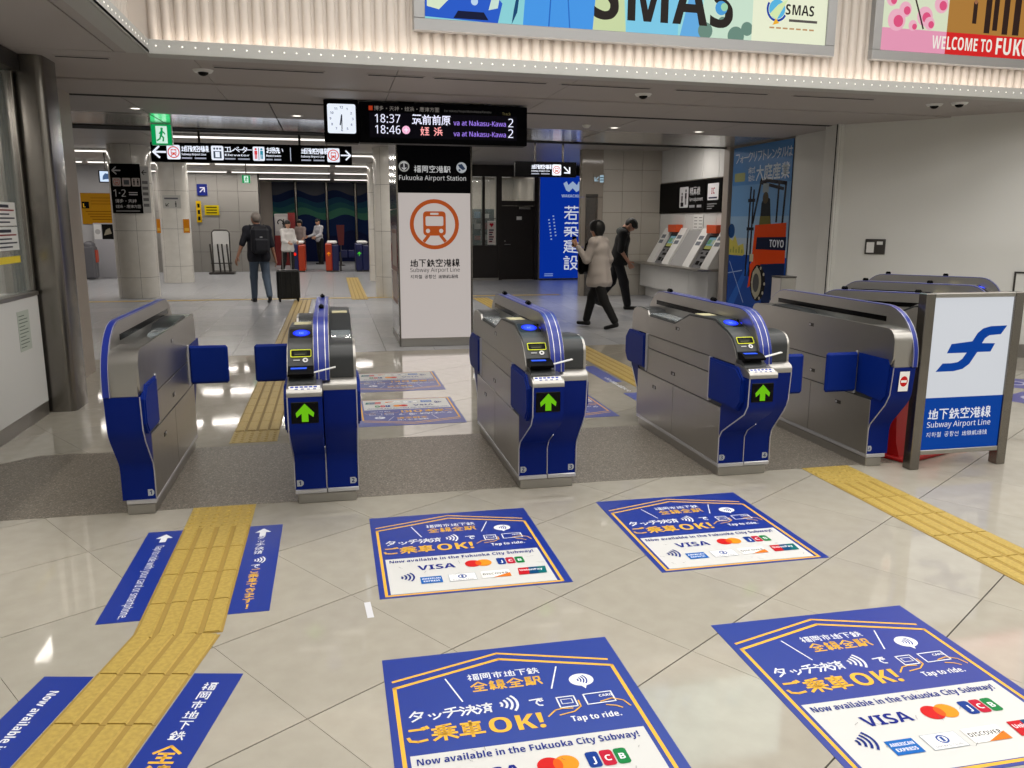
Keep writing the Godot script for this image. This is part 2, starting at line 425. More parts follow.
# ---------------------------------------------------------------- bodies: tapered capsules joined by a smooth minimum, meshed as surface nets
class Flesh:
	var prims := []
	func add(a: Vector3, b: Vector3, ra: float, rb := -1.0) -> Flesh:
		prims.append([a, b, ra, ra if rb < 0.0 else rb]); return self

	func into(out: MB, cell: float, k: float) -> void:
		var lo := Vector3.ONE * 1e9; var hi := Vector3.ONE * -1e9
		for p in prims:
			var r: float = maxf(p[2], p[3])
			for q in [p[0], p[1]]:
				lo = lo.min(q - Vector3.ONE * r); hi = hi.max(q + Vector3.ONE * r)
		lo -= Vector3.ONE * cell * 3.0; hi += Vector3.ONE * cell * 3.0
		var nx := int((hi.x - lo.x) / cell) + 2; var ny := int((hi.y - lo.y) / cell) + 2; var nz := int((hi.z - lo.z) / cell) + 2
		var f := PackedFloat32Array()
		f.resize(nx * ny * nz); f.fill(9.0)
		for p in prims:
			var a: Vector3 = p[0]; var b: Vector3 = p[1]; var ra: float = p[2]; var rb: float = p[3]
			var m := maxf(ra, rb) + k + cell * 2.0
			var l := (a.min(b) - Vector3.ONE * m - lo) / cell; var h := (a.max(b) + Vector3.ONE * m - lo) / cell
			var ab := b - a
			var den := maxf(ab.length_squared(), 1e-8)
			for z in range(maxi(0, int(l.z)), mini(nz, int(h.z) + 2)):
				for y in range(maxi(0, int(l.y)), mini(ny, int(h.y) + 2)):
					var row := (z * ny + y) * nx
					for x in range(maxi(0, int(l.x)), mini(nx, int(h.x) + 2)):
						var q := lo + Vector3(x, y, z) * cell - a
						var t := clampf(q.dot(ab) / den, 0.0, 1.0)
						var d := (q - ab * t).length() - ra - (rb - ra) * t
						var e := f[row + x]
						var g := maxf(k - absf(d - e), 0.0) / k
						f[row + x] = minf(d, e) - g * g * k * 0.25
		var vid := PackedInt32Array()
		vid.resize(nx * ny * nz); vid.fill(-1)
		var pos := PackedVector3Array(); var nor := PackedVector3Array()
		var offs := [0, 1, nx, nx + 1, nx * ny, nx * ny + 1, nx * ny + nx, nx * ny + nx + 1]
		for z in nz - 1:
			for y in ny - 1:
				var row := (z * ny + y) * nx
				for x in nx - 1:
					var i := row + x
					if absf(f[i]) > cell * 2.0: continue
					var mask := 0
					for j in 8:
						if f[i + offs[j]] < 0.0: mask |= 1 << j
					if mask == 0 or mask == 255: continue
					var sum := Vector3.ZERO
					var cnt := 0
					for j in 8:
						for bit in [1, 2, 4]:
							if j & bit: continue
							var j2: int = j | bit
							var fa := f[i + offs[j]]; var fb := f[i + offs[j2]]
							if (fa < 0.0) == (fb < 0.0): continue
							var t := fa / (fa - fb)
							var A := Vector3(j & 1, (j >> 1) & 1, (j >> 2) & 1); var B := Vector3(j2 & 1, (j2 >> 1) & 1, (j2 >> 2) & 1)
							sum += A.lerp(B, t); cnt += 1
					vid[i] = pos.size()
					pos.append(lo + (Vector3(x, y, z) + sum / cnt) * cell)
					var gx := f[i + 1] - f[i] + f[i + offs[7]] - f[i + offs[6]] + f[i + offs[3]] - f[i + offs[2]] + f[i + offs[5]] - f[i + offs[4]]
					var gy := f[i + offs[2]] - f[i] + f[i + offs[3]] - f[i + 1] + f[i + offs[6]] - f[i + offs[4]] + f[i + offs[7]] - f[i + offs[5]]
					var gz := f[i + offs[4]] - f[i] + f[i + offs[5]] - f[i + 1] + f[i + offs[6]] - f[i + offs[2]] + f[i + offs[7]] - f[i + offs[3]]
					nor.append(Vector3(gx, gy, gz).normalized())
		var dirs := [[1, nx, nx * ny], [nx, nx * ny, 1], [nx * ny, 1, nx]]
		for z in range(1, nz - 1):
			for y in range(1, ny - 1):
				var row := (z * ny + y) * nx
				for x in range(1, nx - 1):
					var i := row + x
					if vid[i] < 0: continue
					for d in dirs:
						if (f[i] < 0.0) == (f[i + d[0]] < 0.0): continue
						var q := [vid[i], vid[i - d[1]], vid[i - d[1] - d[2]], vid[i - d[2]]]
						if q.min() < 0: continue
						out.tri(pos[q[0]], pos[q[1]], pos[q[2]], nor[q[0]], nor[q[1]], nor[q[2]])
						out.tri(pos[q[0]], pos[q[2]], pos[q[3]], nor[q[0]], nor[q[2]], nor[q[3]])

# ---------------------------------------------------------------- nodes
func numbered(called: String) -> String:
	taken[called] = taken.get(called, -1) + 1
	return called if taken[called] == 0 else "%s_%03d" % [called, taken[called]]

func tag(o: Node3D, label: String, category := "", group := "", kind := "") -> Node3D:
	if label: o.set_meta("label", label)
	if category: o.set_meta("category", category)
	if group: o.set_meta("group", group)
	if kind: o.set_meta("kind", kind)
	return o

func thing(called: String, label: String, category: String, at := Vector3.ZERO, turn := 0.0, group := "") -> Node3D:
	var o := Node3D.new()
	o.name = numbered(called); add_child(o)
	o.position = at; o.rotation.y = turn
	return tag(o, label, category, group)

func setting(called: String, label := "") -> Node3D:
	var o := Node3D.new()
	o.name = called; add_child(o, true)
	return tag(o, label, "", "", "structure")

func part(called: String, b, m: Material, to: Node3D) -> MeshInstance3D:
	var o := MeshInstance3D.new()
	o.name = called
	o.mesh = b if b is Mesh else b.mesh()
	if m: o.material_override = m
	to.add_child(o, true)
	return o

func printed(called: String, ink: Ink, to: Node3D, where := Transform3D(), glow := 0.0, rough := 0.45) -> MeshInstance3D:
	var o := MeshInstance3D.new()
	o.name = called
	if glow > 0.0:
		o.mesh = ink.mesh(func(k): return lit(k, glow))
	else:
		o.mesh = ink.single()
		o.material_override = paint("print%.2f" % rough, Color.WHITE, rough, 0.0, true)
	o.transform = where
	to.add_child(o, true)
	return o

# transform of a printed sheet: right and up directions, origin at its lower left corner
func sheet(o: Vector3, right: Vector3, up: Vector3) -> Transform3D:
	return Transform3D(Basis(right.normalized(), up.normalized(), right.cross(up).normalized()), o)

func paint(key: String, k: Color, rough := 0.5, metal := 0.0, vertex := false) -> StandardMaterial3D:
	if mats.has(key): return mats[key]
	var m := StandardMaterial3D.new()
	m.resource_name = key; m.albedo_color = k; m.roughness = rough; m.metallic = metal
	m.vertex_color_use_as_albedo = vertex
	if vertex: m.metallic_specular = 0.2
	mats[key] = m
	return m

func lit(k: Color, e: float) -> StandardMaterial3D:
	var key := "lit%s%.2f" % [k.to_html(), e]
	if mats.has(key): return mats[key]
	var m := paint(key, k.darkened(0.6), 0.3)
	m.metallic_specular = 0.12
	m.emission_enabled = true; m.emission = k; m.emission_energy_multiplier = e
	return m

func noise_tex(freq: float, lo: Color, hi: Color, size := 256, oct := 4, seed := 1, mid := 0.5) -> NoiseTexture2D:
	var f := FastNoiseLite.new()
	f.seed = seed; f.frequency = freq; f.fractal_octaves = oct; f.noise_type = FastNoiseLite.TYPE_SIMPLEX_SMOOTH
	var t := NoiseTexture2D.new()
	t.width = size; t.height = size; t.seamless = true; t.noise = f
	var g := Gradient.new()
	g.set_color(0, lo); g.set_color(1, hi)
	g.set_offset(0, mid - 0.35); g.set_offset(1, mid + 0.35)
	t.color_ramp = g
	return t

func triplanar(m: StandardMaterial3D, scale: Vector3, world := true) -> StandardMaterial3D:
	m.uv1_triplanar = true; m.uv1_world_triplanar = world; m.uv1_scale = scale
	return m

func area(at: Vector3, toward: Vector3, size: Vector2, energy: float, k: Color, called := "area_light", to: Node3D = self) -> AreaLight3D:
	var l := AreaLight3D.new()
	l.name = called
	l.area_size = size; l.light_energy = energy; l.light_color = k; l.shadow_enabled = true; l.area_range = 40.0
	to.add_child(l, true)
	l.position = at
	l.basis = Basis.looking_at(toward, Vector3.UP if absf(toward.normalized().y) < 0.9 else Vector3.BACK)
	return l

func pv(a: Array) -> PackedVector2Array:
	var p := PackedVector2Array()
	for q in a: p.append(Vector2(q[0], q[1]))
	return p

# ================================================================ the scene
func _ready() -> void:
	rng.seed = 7
	# camera
	var cam := Camera3D.new()
	cam.name = "camera"
	add_child(cam)
	cam.position = Vector3(0, 1.55, 0)
	cam.rotation_degrees = Vector3(-11.157, -12.23, 0.183)
	cam.fov = 50.05
	cam.near = 0.05; cam.far = 120.0
	cam.current = true
	# surroundings: an underground hall, no sky
	var env := Environment.new()
	env.background_mode = Environment.BG_COLOR
	env.background_color = Color(0.02, 0.02, 0.022)
	env.tonemap_mode = Environment.TONE_MAPPER_LINEAR
	env.tonemap_exposure = 1.0
	env.sdfgi_enabled = true; env.ssao_enabled = true; env.ssil_enabled = true
	var we := WorldEnvironment.new()
	we.name = "environment"; we.environment = env
	add_child(we)
	make_materials()
	# the luminous panels of the light well over the hall
	for zz in [-5.6, -3.4, -1.2, 1.0]:
		var p := thing("ceiling_light", "long luminous panel in the light well, %s" % {-5.6: "nearest the billboards", -3.4: "second from the billboards", -1.2: "third from the billboards", 1.0: "farthest from the billboards"}[zz], "ceiling light", Vector3(3.4, 4.4, zz), 0.0, "luminous panels in the light well")
		part("housing", MB.new().bx(-4.4, 4.4, -0.03, 0.0, -0.82, 0.82, 0.006), mats.white_metal, p)
		part("diffuser", MB.new().bx(-4.36, 4.36, -0.04, -0.03, -0.78, 0.78), lit(Color(1.0, 0.985, 0.965), 1.2), p)
		area(Vector3(0, -0.05, 0), Vector3.DOWN, Vector2(8.7, 1.55), WELL, Color(1.0, 0.985, 0.965), "panel_light", p)
	build_shell()
	build_floor()
	build_ceilings()
	build_cornice()
	build_booth()
	build_concourse()
	for g in GATES: ticket_gate(g)
	floor_prints()
	tactile()
	pillar_sign()
	departure_board()
	hanging_signs()
	line_sign()
	right_side()
	shop_front()
	left_distance()
	people()

const WELL := 9.8
const TUBE := 3.6

func make_materials() -> void:
	var steel := paint("steel", Color(0.66, 0.65, 0.632), 0.38, 0.95)
	steel.roughness_texture = noise_tex(0.06, Color(0.80, 0.80, 0.80), Color(1, 1, 1), 256, 2, 3)
	triplanar(steel, Vector3(0.6, 60.0, 0.6))
	var stv := paint("steel_upright", Color(0.50, 0.485, 0.465), 0.27, 0.97)
	stv.roughness_texture = noise_tex(0.06, Color(0.80, 0.80, 0.80), Color(1, 1, 1), 256, 2, 4)
	triplanar(stv, Vector3(60.0, 0.5, 60.0))
	paint("steel_dark", Color(0.30, 0.29, 0.28), 0.4, 0.9)
	paint("white_metal", Color(0.86, 0.86, 0.85), 0.4)
	var blue := paint("gate_blue", Color(0.025, 0.12, 0.43), 0.42)
	blue.metallic_specular = 0.22
	paint("flap_blue", Color(0.025, 0.14, 0.46), 0.5).metallic_specular = 0.25
	paint("rim_blue", Color(0.09, 0.17, 0.54), 0.3)
	paint("edge_silver", Color(0.78, 0.78, 0.80), 0.3, 0.7)
	paint("graphite", Color(0.165, 0.175, 0.18), 0.38)
	paint("black", Color(0.02, 0.02, 0.022), 0.4).metallic_specular = 0.15
	paint("gloss_black", Color(0.012, 0.012, 0.014), 0.15).metallic_specular = 0.25
	paint("rubber", Color(0.05, 0.05, 0.05), 0.8)
	paint("white_plastic", Color(0.88, 0.88, 0.87), 0.35)
	var clear := paint("clear", Color(0.85, 0.9, 0.92, 0.22), 0.08)
	clear.transparency = BaseMaterial3D.TRANSPARENCY_ALPHA
	var glass := paint("glass", Color(0.80, 0.86, 0.85, 0.12), 0.03)
	glass.transparency = BaseMaterial3D.TRANSPARENCY_ALPHA
	# floor
	var base: Array[Color] = [Color(0.692, 0.670, 0.622), Color(0.682, 0.662, 0.614), Color(0.702, 0.68, 0.63)]
	var mot := noise_tex(0.02, Color(0.968, 0.966, 0.962), Color(1, 1, 1), 512, 5, 11)
	var rgh := noise_tex(0.02, Color(0.6, 0.6, 0.6), Color(1, 1, 1), 256, 4, 12)
	for k in 3:
		var m := paint("tile%d" % k, base[k], 0.065)
		m.albedo_texture = mot; m.roughness_texture = rgh
		triplanar(m, Vector3(0.7, 0.7, 0.7))
		m.uv1_offset = Vector3(k * 0.37, 0, k * 0.21)
	paint("grout", Color(0.22, 0.205, 0.19), 0.8)
	var cg: Array[Color] = [Color(0.655, 0.665, 0.68), Color(0.635, 0.645, 0.665), Color(0.67, 0.68, 0.695)]
	for k in 3:
		var m := paint("paver%d" % k, cg[k], 0.26)
		m.albedo_texture = mot
		triplanar(m, Vector3(0.6, 0.6, 0.6))
	var gr := paint("granite", Color(0.95, 0.93, 0.9), 0.42)
	gr.albedo_texture = speckle()
	triplanar(gr, Vector3(0.9, 0.9, 0.9))
	# walls and ceilings
	var wall := paint("wall", Color(0.86, 0.86, 0.845), 0.55)
	wall.albedo_texture = noise_tex(0.006, Color(0.96, 0.96, 0.955), Color(1, 1, 1), 256, 3, 21)
	triplanar(wall, Vector3(0.35, 0.35, 0.35))
	paint("beige", Color(0.66, 0.62, 0.58), 0.5)
	paint("ceiling", Color(0.67, 0.645, 0.635), 0.6)
	paint("ceiling_gloss", Color(0.62, 0.60, 0.58), 0.16)
	paint("ceiling_far", Color(0.60, 0.58, 0.56), 0.4)
	paint("void", Color(0.06, 0.058, 0.056), 0.9)  # near-black colour that stands for the shade in slots and gaps
	paint("rib", Color(0.78, 0.745, 0.71), 0.5)
	paint("fascia", Color(0.70, 0.70, 0.685), 0.45)
	var ct := paint("column_tile", Color(0.86, 0.85, 0.82), 0.12)
	ct.albedo_texture = mot
	triplanar(ct, Vector3(0.5, 0.5, 0.5))
	paint("back_tile", Color(0.54, 0.53, 0.51), 0.25)
	paint("wall_tile", Color(0.70, 0.68, 0.64), 0.25)
	paint("panel_white", Color(0.82, 0.82, 0.81), 0.4)
	var yl := noise_tex(0.05, Color(0.90, 0.895, 0.88), Color(1, 1, 1), 512, 5, 31, 0.42)
	var t1 := paint("tactile", Color(0.745, 0.635, 0.31), 0.55)
	t1.albedo_texture = yl
	triplanar(t1, Vector3(1.6, 1.6, 1.6))
	paint("tactile_base", Color(0.63, 0.52, 0.24), 0.7)
	paint("tactile_pale_base", Color(0.55, 0.47, 0.30), 0.7)
	var t2 := paint("tactile_pale", Color(0.76, 0.665, 0.43), 0.55)
	t2.albedo_texture = yl
	triplanar(t2, Vector3(1.6, 1.6, 1.6))
	var br := paint("door_brown", Color(0.115, 0.085, 0.075), 0.45)
	br.albedo_texture = noise_tex(0.05, Color(0.8, 0.8, 0.8), Color(1, 1, 1), 256, 4, 41)
	triplanar(br, Vector3(6.0, 0.5, 6.0))

func speckle() -> ImageTexture:
	var s := 512
	var im := Image.create(s, s, false, Image.FORMAT_RGB8)
	var r := RandomNumberGenerator.new()
	r.seed = 99
	im.fill(Color(0.47, 0.45, 0.42))
	var tones := [Color(0.60, 0.585, 0.56), Color(0.33, 0.31, 0.29), Color(0.52, 0.48, 0.44), Color(0.40, 0.39, 0.375), Color(0.66, 0.64, 0.61), Color(0.45, 0.43, 0.40)]
	for i in 26000:
		var k: Color = tones[r.randi() % tones.size()]
		im.fill_rect(Rect2i(r.randi() % s, r.randi() % s, 1 + r.randi() % 4, 1 + r.randi() % 4), k)
	return ImageTexture.create_from_image(im)

# slanted ceiling lines: the three long joints do not run quite square to the gates
func z_band(x: float) -> float: return -7.0 - 0.056 * (x + 1.29)
func z_slot(x: float) -> float: return -9.32 - 0.075 * (x + 1.29)
func z_step(x: float) -> float: return -12.42 - 0.12 * (x + 1.29)

func wall_run(to: Node3D, called: String, a: Vector2, b: Vector2, y0: float, y1: float, thick: float, m: Material) -> MeshInstance3D:
	var d := (b - a).normalized()
	var s := Vector2(-d.y, d.x) * thick
	return part(called, MB.new().prism(PackedVector2Array([a, b, b + s, a + s]), "y", y0, y1), m, to)

func build_shell() -> void:
	var w := setting("wall_right", "white wall running slantwise behind the ticket gates on the right")
	wall_run(w, "plaster", Vector2(6.42, -9.72), Vector2(9.3, -6.5), 0.0, HALL + 0.02, -0.15, mats.wall)
	wall_run(w, "plaster", Vector2(9.3, -6.5), Vector2(9.3, 4.0), 0.0, 4.6, -0.15, mats.wall)
	wall_run(w, "plaster", Vector2(9.3, 4.0), Vector2(-2.6, 4.0), 0.0, 4.6, -0.15, mats.wall)
	var dx := Vector2(9.3 - 6.42, -6.5 + 9.72).normalized()
	wall_run(w, "skirting", Vector2(6.42, -9.72) + dx * 0.02 + Vector2(-dx.y, dx.x) * 0.008, Vector2(9.28, -6.51) + Vector2(-dx.y, dx.x) * 0.008, 0.0, 0.16, 0.01, mats.steel)
	# shutter guide: narrow return and dark slot
	var g := setting("trim_1", "beige return and dark shutter guide at the end of the poster wall")
	part("return", MB.new().prism(pv([[6.32, -9.69], [6.42, -9.72], [6.52, -9.82], [6.60, -10.05], [6.36, -10.05]]), "y", 0.0, HALL + 0.02), mats.wall, g)
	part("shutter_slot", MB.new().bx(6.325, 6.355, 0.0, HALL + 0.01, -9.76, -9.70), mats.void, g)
	# the left side between the booth and the concourse
	var l := setting("wall_left", "beige wall stub between the steel pillar and the shutter post")
	part("stub", MB.new().bx(-2.62, -2.46, 0, HALL + 0.02, -9.05, -7.6), mats.beige, l)
	part("post", MB.new().bx(-2.58, -2.47, 0, HALL + 0.02, -9.23, -9.07, 0.004), mats.beige, l)
	# steel pillar by the booth
	var sp := thing("steel_pillar", "brushed steel clad pillar at the end of the glass booth", "pillar", Vector3(-2.27, 0, -7.44))
	var p := PackedVector2Array()
	for q in [[0.1, 0.14, 0], [-0.1, 0.14, 1], [-0.1, -0.14, 2], [0.1, -0.14, 3]]:
		for j in 5:
			var t: float = (q[2] + j / 4.0) * PI / 2
			p.append(Vector2(q[0] + 0.055 * cos(t), q[1] + 0.055 * sin(t)))
	part("cladding", MB.new().prism(p, "y", 0.0, HALL), mats.steel_upright, sp)
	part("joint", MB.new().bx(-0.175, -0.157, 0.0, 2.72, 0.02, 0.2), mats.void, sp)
	part("edge_strip", MB.new().bx(-0.205, -0.177, 0.0, 2.72, 0.1, 0.21, 0.003), mats.steel_upright, sp)

func tile_mesh(poly: PackedVector2Array, y: float, o: Vector2) -> ArrayMesh:
	var q := PackedVector2Array()
	for p in poly: q.append(p - o)
	return MB.new().prism(q, "y", y - 0.012, y, 1.0).mesh()

func build_floor() -> void:
	var fl := setting("floor", "glossy beige stone floor laid in large slanting tiles")
	part("bed", MB.new().bx(-2.7, 9.4, -0.25, -0.005, -10.0, 4.1), mats.grout, fl)
	var strip := pv([[-1.98, -5.86], [3.62, -5.86], [3.62, -4.575], [-2.02, -4.575], [-2.4, -4.575], [-2.4, -5.45]])
	var room := pv([[-2.7, -9.99], [9.4, -9.99], [9.4, 4.1], [-2.7, 4.1]])
	var ud := Vector2(0.834, -0.552); var vd := Vector2(0.552, 0.834)
	var rest := MB.new()
	for i in range(-14, 30):
		for j in range(-24, 24):
			var u0 := 1.235 + 0.612 * i; var v0 := -0.83 + 0.638 * j
			var gap := 0.0009
			var gv := 0.0028
			var q := PackedVector2Array([ud * (u0 + gap) + vd * (v0 + gv), ud * (u0 + 0.612 - gap) + vd * (v0 + gv), ud * (u0 + 0.612 - gap) + vd * (v0 + 0.638 - gv), ud * (u0 + gap) + vd * (v0 + 0.638 - gv)])
			var cut := Geometry2D.intersect_polygons(q, room)
			if cut.is_empty(): continue
			var pieces := Geometry2D.clip_polygons(cut[0], strip)
			for pc in pieces:
				if pc.size() < 3: continue
				var mid := (pc[0] + pc[2]) / 2.0
				if mid.y > -1.5 or mid.x > 7.9 or mid.x < -2.45:
					rest.prism(pc, "y", -0.012, 0.0, 1.0)
				else:
					var t := part("tile", tile_mesh(pc, 0.0, mid), mats["tile%d" % (rng.randi() % 3)], fl)
					t.position = Vector3(mid.x, 0, mid.y)
	tag(part("outer_tiles", rest, mats.tile0, fl), "", "", "", "stuff")
	var gs := setting("floor", "grey speckled granite strip under the ticket gates")
	part("slab", MB.new().prism(strip, "y", -0.02, 0.0015), mats.granite, gs)
	# concourse
	var cf := setting("floor", "pale grey square tiles of the concourse behind the gates")
	part("bed", MB.new().bx(-9.4, 9.4, -0.25, -0.005, -36.0, -10.0), mats.grout, cf)
	var far := MB.new()
	var s := 0.6
	var unit := MB.new().bx(-s / 2 + 0.002, s / 2 - 0.002, -0.012, 0.0, -s / 2 + 0.002, s / 2 - 0.002).mesh()
	for i in range(-15, 16):
		for j in 44:
			var c := Vector3((i + 0.5) * s, 0, -10.0 - (j + 0.5) * s)
			if j < 14 and c.x > -4.4 and c.x < 6.6:
				part("tile", unit, mats["paver%d" % (rng.randi() % 3)], cf).position = c
			else:
				far.bx(c.x - s / 2 + 0.002, c.x + s / 2 - 0.002, -0.012, 0.0, c.z - s / 2 + 0.002, c.z + s / 2 - 0.002)
	tag(part("far_tiles", far, mats.paver0, cf), "", "", "", "stuff")

func ceil_panel(to: Node3D, q: Array, y: float, m: Material, thick := 0.02) -> void:
	part("panel", MB.new().prism(pv(q), "y", y, y + thick), m, to)

func build_ceilings() -> void:
	var c := setting("ceiling", "low grey panelled ceiling round the light well")
	# left of the light well, panels along the booth
	var zs := [4.0, 1.4, -1.2, -3.9, -7.0]
	for k in 4:
		ceil_panel(c, [[-2.7, zs[k] - 0.004], [-1.545, zs[k] - 0.004], [-1.545, zs[k + 1] + 0.004], [-2.7, zs[k + 1] + 0.004]], HALL, mats.ceiling)
		ceil_panel(c, [[-1.532, zs[k] - 0.004], [-1.29, zs[k] - 0.004], [-1.29, zs[k + 1] + 0.004], [-1.532, zs[k + 1] + 0.004]], HALL, mats.ceiling)
	part("backing", MB.new().bx(-2.7, -1.31, HALL + 0.021, HALL + 0.1, -9.3, 4.0), mats.void, c)
	# between the light well and the shutter slot
	var xs := [-2.7, -1.0, 0.6, 2.2, 3.8, 5.4, 7.0, 9.4]
	for k in 7:
		var a: float = xs[k] + 0.003; var b: float = xs[k + 1] - 0.003
		ceil_panel(c, [[a, minf(z_band(a), -7.0) - 0.004], [b, minf(z_band(b), -7.0) - 0.004], [b, z_band(b) - 1.35], [a, z_band(a) - 1.35]], HALL, mats.ceiling)
		# the drop in front of the shutter slot
		part("drop_panel", MB.new().prism(pv([[a, z_band(a) - 1.352], [b, z_band(b) - 1.352], [b, z_slot(b) + 0.02], [a, z_slot(a) + 0.02]]), "y", HALL - 0.015, HALL + 0.02), mats.ceiling, c)
		# glossy panels behind the slot
	part("backing", MB.new().prism(pv([[-2.7, -7.1], [9.4, -7.7], [9.4, -14.0], [-9.4, -12.5], [-9.4, -9.2], [-2.7, -9.2]]), "y", HALL + 0.021, HALL + 0.08), mats.void, c)
	part("shutter_slot", MB.new().prism(pv([[-2.6, z_slot(-2.6)], [6.6, z_slot(6.6)], [6.6, z_slot(6.6) - 0.10], [-2.6, z_slot(-2.6) - 0.10]]), "y", HALL - 0.016, HALL + 0.02), mats.void, c)  # solid dark strip, its colour stands for the shade in the slot
	var g := setting("ceiling", "glossy grey ceiling panels between the shutter slot and the concourse")
	var gx := -9.3
	while gx < 9.0:
		var a := gx + 0.006; var b := gx + 1.44
		var zm := func(x): return (z_slot(x) + z_step(x)) / 2.0
		ceil_panel(g, [[a, z_slot(a) - 0.102], [b, z_slot(b) - 0.102], [b, zm.call(b) + 0.004], [a, zm.call(a) + 0.004]], HALL, mats.ceiling)
		ceil_panel(g, [[a, zm.call(a) - 0.004], [b, zm.call(b) - 0.004], [b, z_step(b) + 0.03], [a, z_step(a) + 0.03]], HALL, mats.ceiling_gloss)
		gx += 1.45
	part("groove_shade", MB.new().prism(pv([[-9.3, z_step(-9.3) + 0.03], [9.3, z_step(9.3) + 0.03], [9.3, z_step(9.3) - 0.05], [-9.3, z_step(-9.3) - 0.05]]), "y", HALL - 0.012, CONC + 0.1), mats.void, g)  # shade of the groove painted as a solid dark strip
	var f := setting("ceiling", "concourse ceiling behind, with rows of linear lamps")
	part("slab", MB.new().prism(pv([[-9.4, -11.0], [9.4, -13.4], [9.4, -36.0], [-9.4, -36.0]]), "y", CONC + 0.022, CONC + 0.15), mats.void, f)
	for k in 13:
		var z0 := -13.2 - k * 1.75
		for j in 6:
			var x0 := -9.2 + j * 3.06
			part("panel", MB.new().bx(x0 + 0.006, x0 + 3.054, CONC, CONC + 0.02, z0 - 1.744, z0 - 0.006), mats.ceiling_far, f)
	part("panel", MB.new().prism(pv([[-9.2, z_step(-9.2) - 0.06], [9.16, z_step(9.16) - 0.06], [9.16, -13.2 - 0.49], [-9.2, -13.2]]), "y", CONC + 0.004, CONC + 0.021), mats.ceiling_far, f)
	# slot diffusers and small fittings
	var near := ["over the steel pillar", "over the left gate", "left of the departure board", "over the departure board", "above the middle gates", "above the gates with cards readers", "right of the dome camera", "rightmost of the row"]
	var k2 := 0
	for q in [[-1.83, 0.4], [-0.45, 0.9], [0.6, 0.5], [1.45, 1.05], [2.55, 0.9], [3.75, 1.0], [5.0, 0.95]]:
		var z := z_band(q[0]) - (0.45 if k2 > 0 else 0.3)
		var s := thing("slot_diffuser", "narrow dark air slot in the ceiling, %s" % ["over the steel pillar", "left of the departure board", "second from the departure board's clock", "above the departure board", "right of the departure board", "beside the dome camera", "rightmost of the row"][k2], "air vent", Vector3(q[0], HALL, z), 0.056, "air slots in the hall ceiling")
		part("frame", MB.new().bx(-q[1] / 2, q[1] / 2, -0.006, 0.001, -0.035, 0.035, 0.002), mats.ceiling, s)
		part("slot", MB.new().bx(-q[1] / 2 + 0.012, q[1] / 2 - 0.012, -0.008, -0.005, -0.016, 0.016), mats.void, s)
		k2 += 1
	k2 = 0
	for q in [Vector2(-1.0, -7.66), Vector2(3.06, -8.05), Vector2(6.32, -8.0), Vector2(6.50, -7.85)]:
		var d := thing("dome_camera", "small dome camera on the ceiling, %s" % ["left of the departure board", "right of the departure board", "left one of the pair near the white wall", "right one of the pair near the white wall"][k2], "camera", Vector3(q.x, HALL, q.y), 0.0, "dome cameras")
		part("mount", MB.new().lathe(pv([[0.0, -0.02], [0.07, -0.02], [0.085, 0.0]]), 20), mats.white_plastic, d)
		part("dome", MB.new().ball(Vector3(0, -0.015, 0), Vector3(0.045, 0.034, 0.045), 14), mats.gloss_black, d)
		k2 += 1
	k2 = 0
	for q in [Vector2(-2.1, -10.35), Vector2(-0.35, -10.6), Vector2(3.75, -10.9), Vector2(5.05, -11.1)]:
		var d := thing("downlight", "small recessed downlight in the grey ceiling, %s" % ["above the green exit sign", "left of the departure board", "right of the departure board", "nearest the forklift poster"][k2], "downlight", Vector3(q.x, HALL, q.y), 0.0, "downlights behind the shutter slot")
		part("rim", MB.new().lathe(pv([[0.05, -0.006], [0.075, -0.006], [0.08, 0.0]]), 20), mats.white_metal, d)
		part("lens", MB.new().cyl(Vector3(0, -0.004, 0), Vector3(0, -0.001, 0), 0.052, 0.052, 20), lit(Color(1, 0.97, 0.92), 2.5), d)
		var l := SpotLight3D.new()
		l.name = "lamp"; l.light_energy = 1.6; l.light_color = Color(1, 0.96, 0.9); l.light_size = 0.05; l.spot_angle = 55; l.spot_range = 20; l.shadow_enabled = true
		d.add_child(l)
		l.position = Vector3(0, -0.02, 0); l.rotation_degrees = Vector3(-90, 0, 0)
		k2 += 1
	# smoke detector dots
	var sd := thing("smoke_detector", "round white smoke detector behind the shutter slot", "detector", Vector3(3.3, HALL, -10.7))
	part("body", MB.new().lathe(pv([[0.0, -0.04], [0.03, -0.04], [0.055, -0.015], [0.055, 0.0]]), 18), mats.white_plastic, sd)

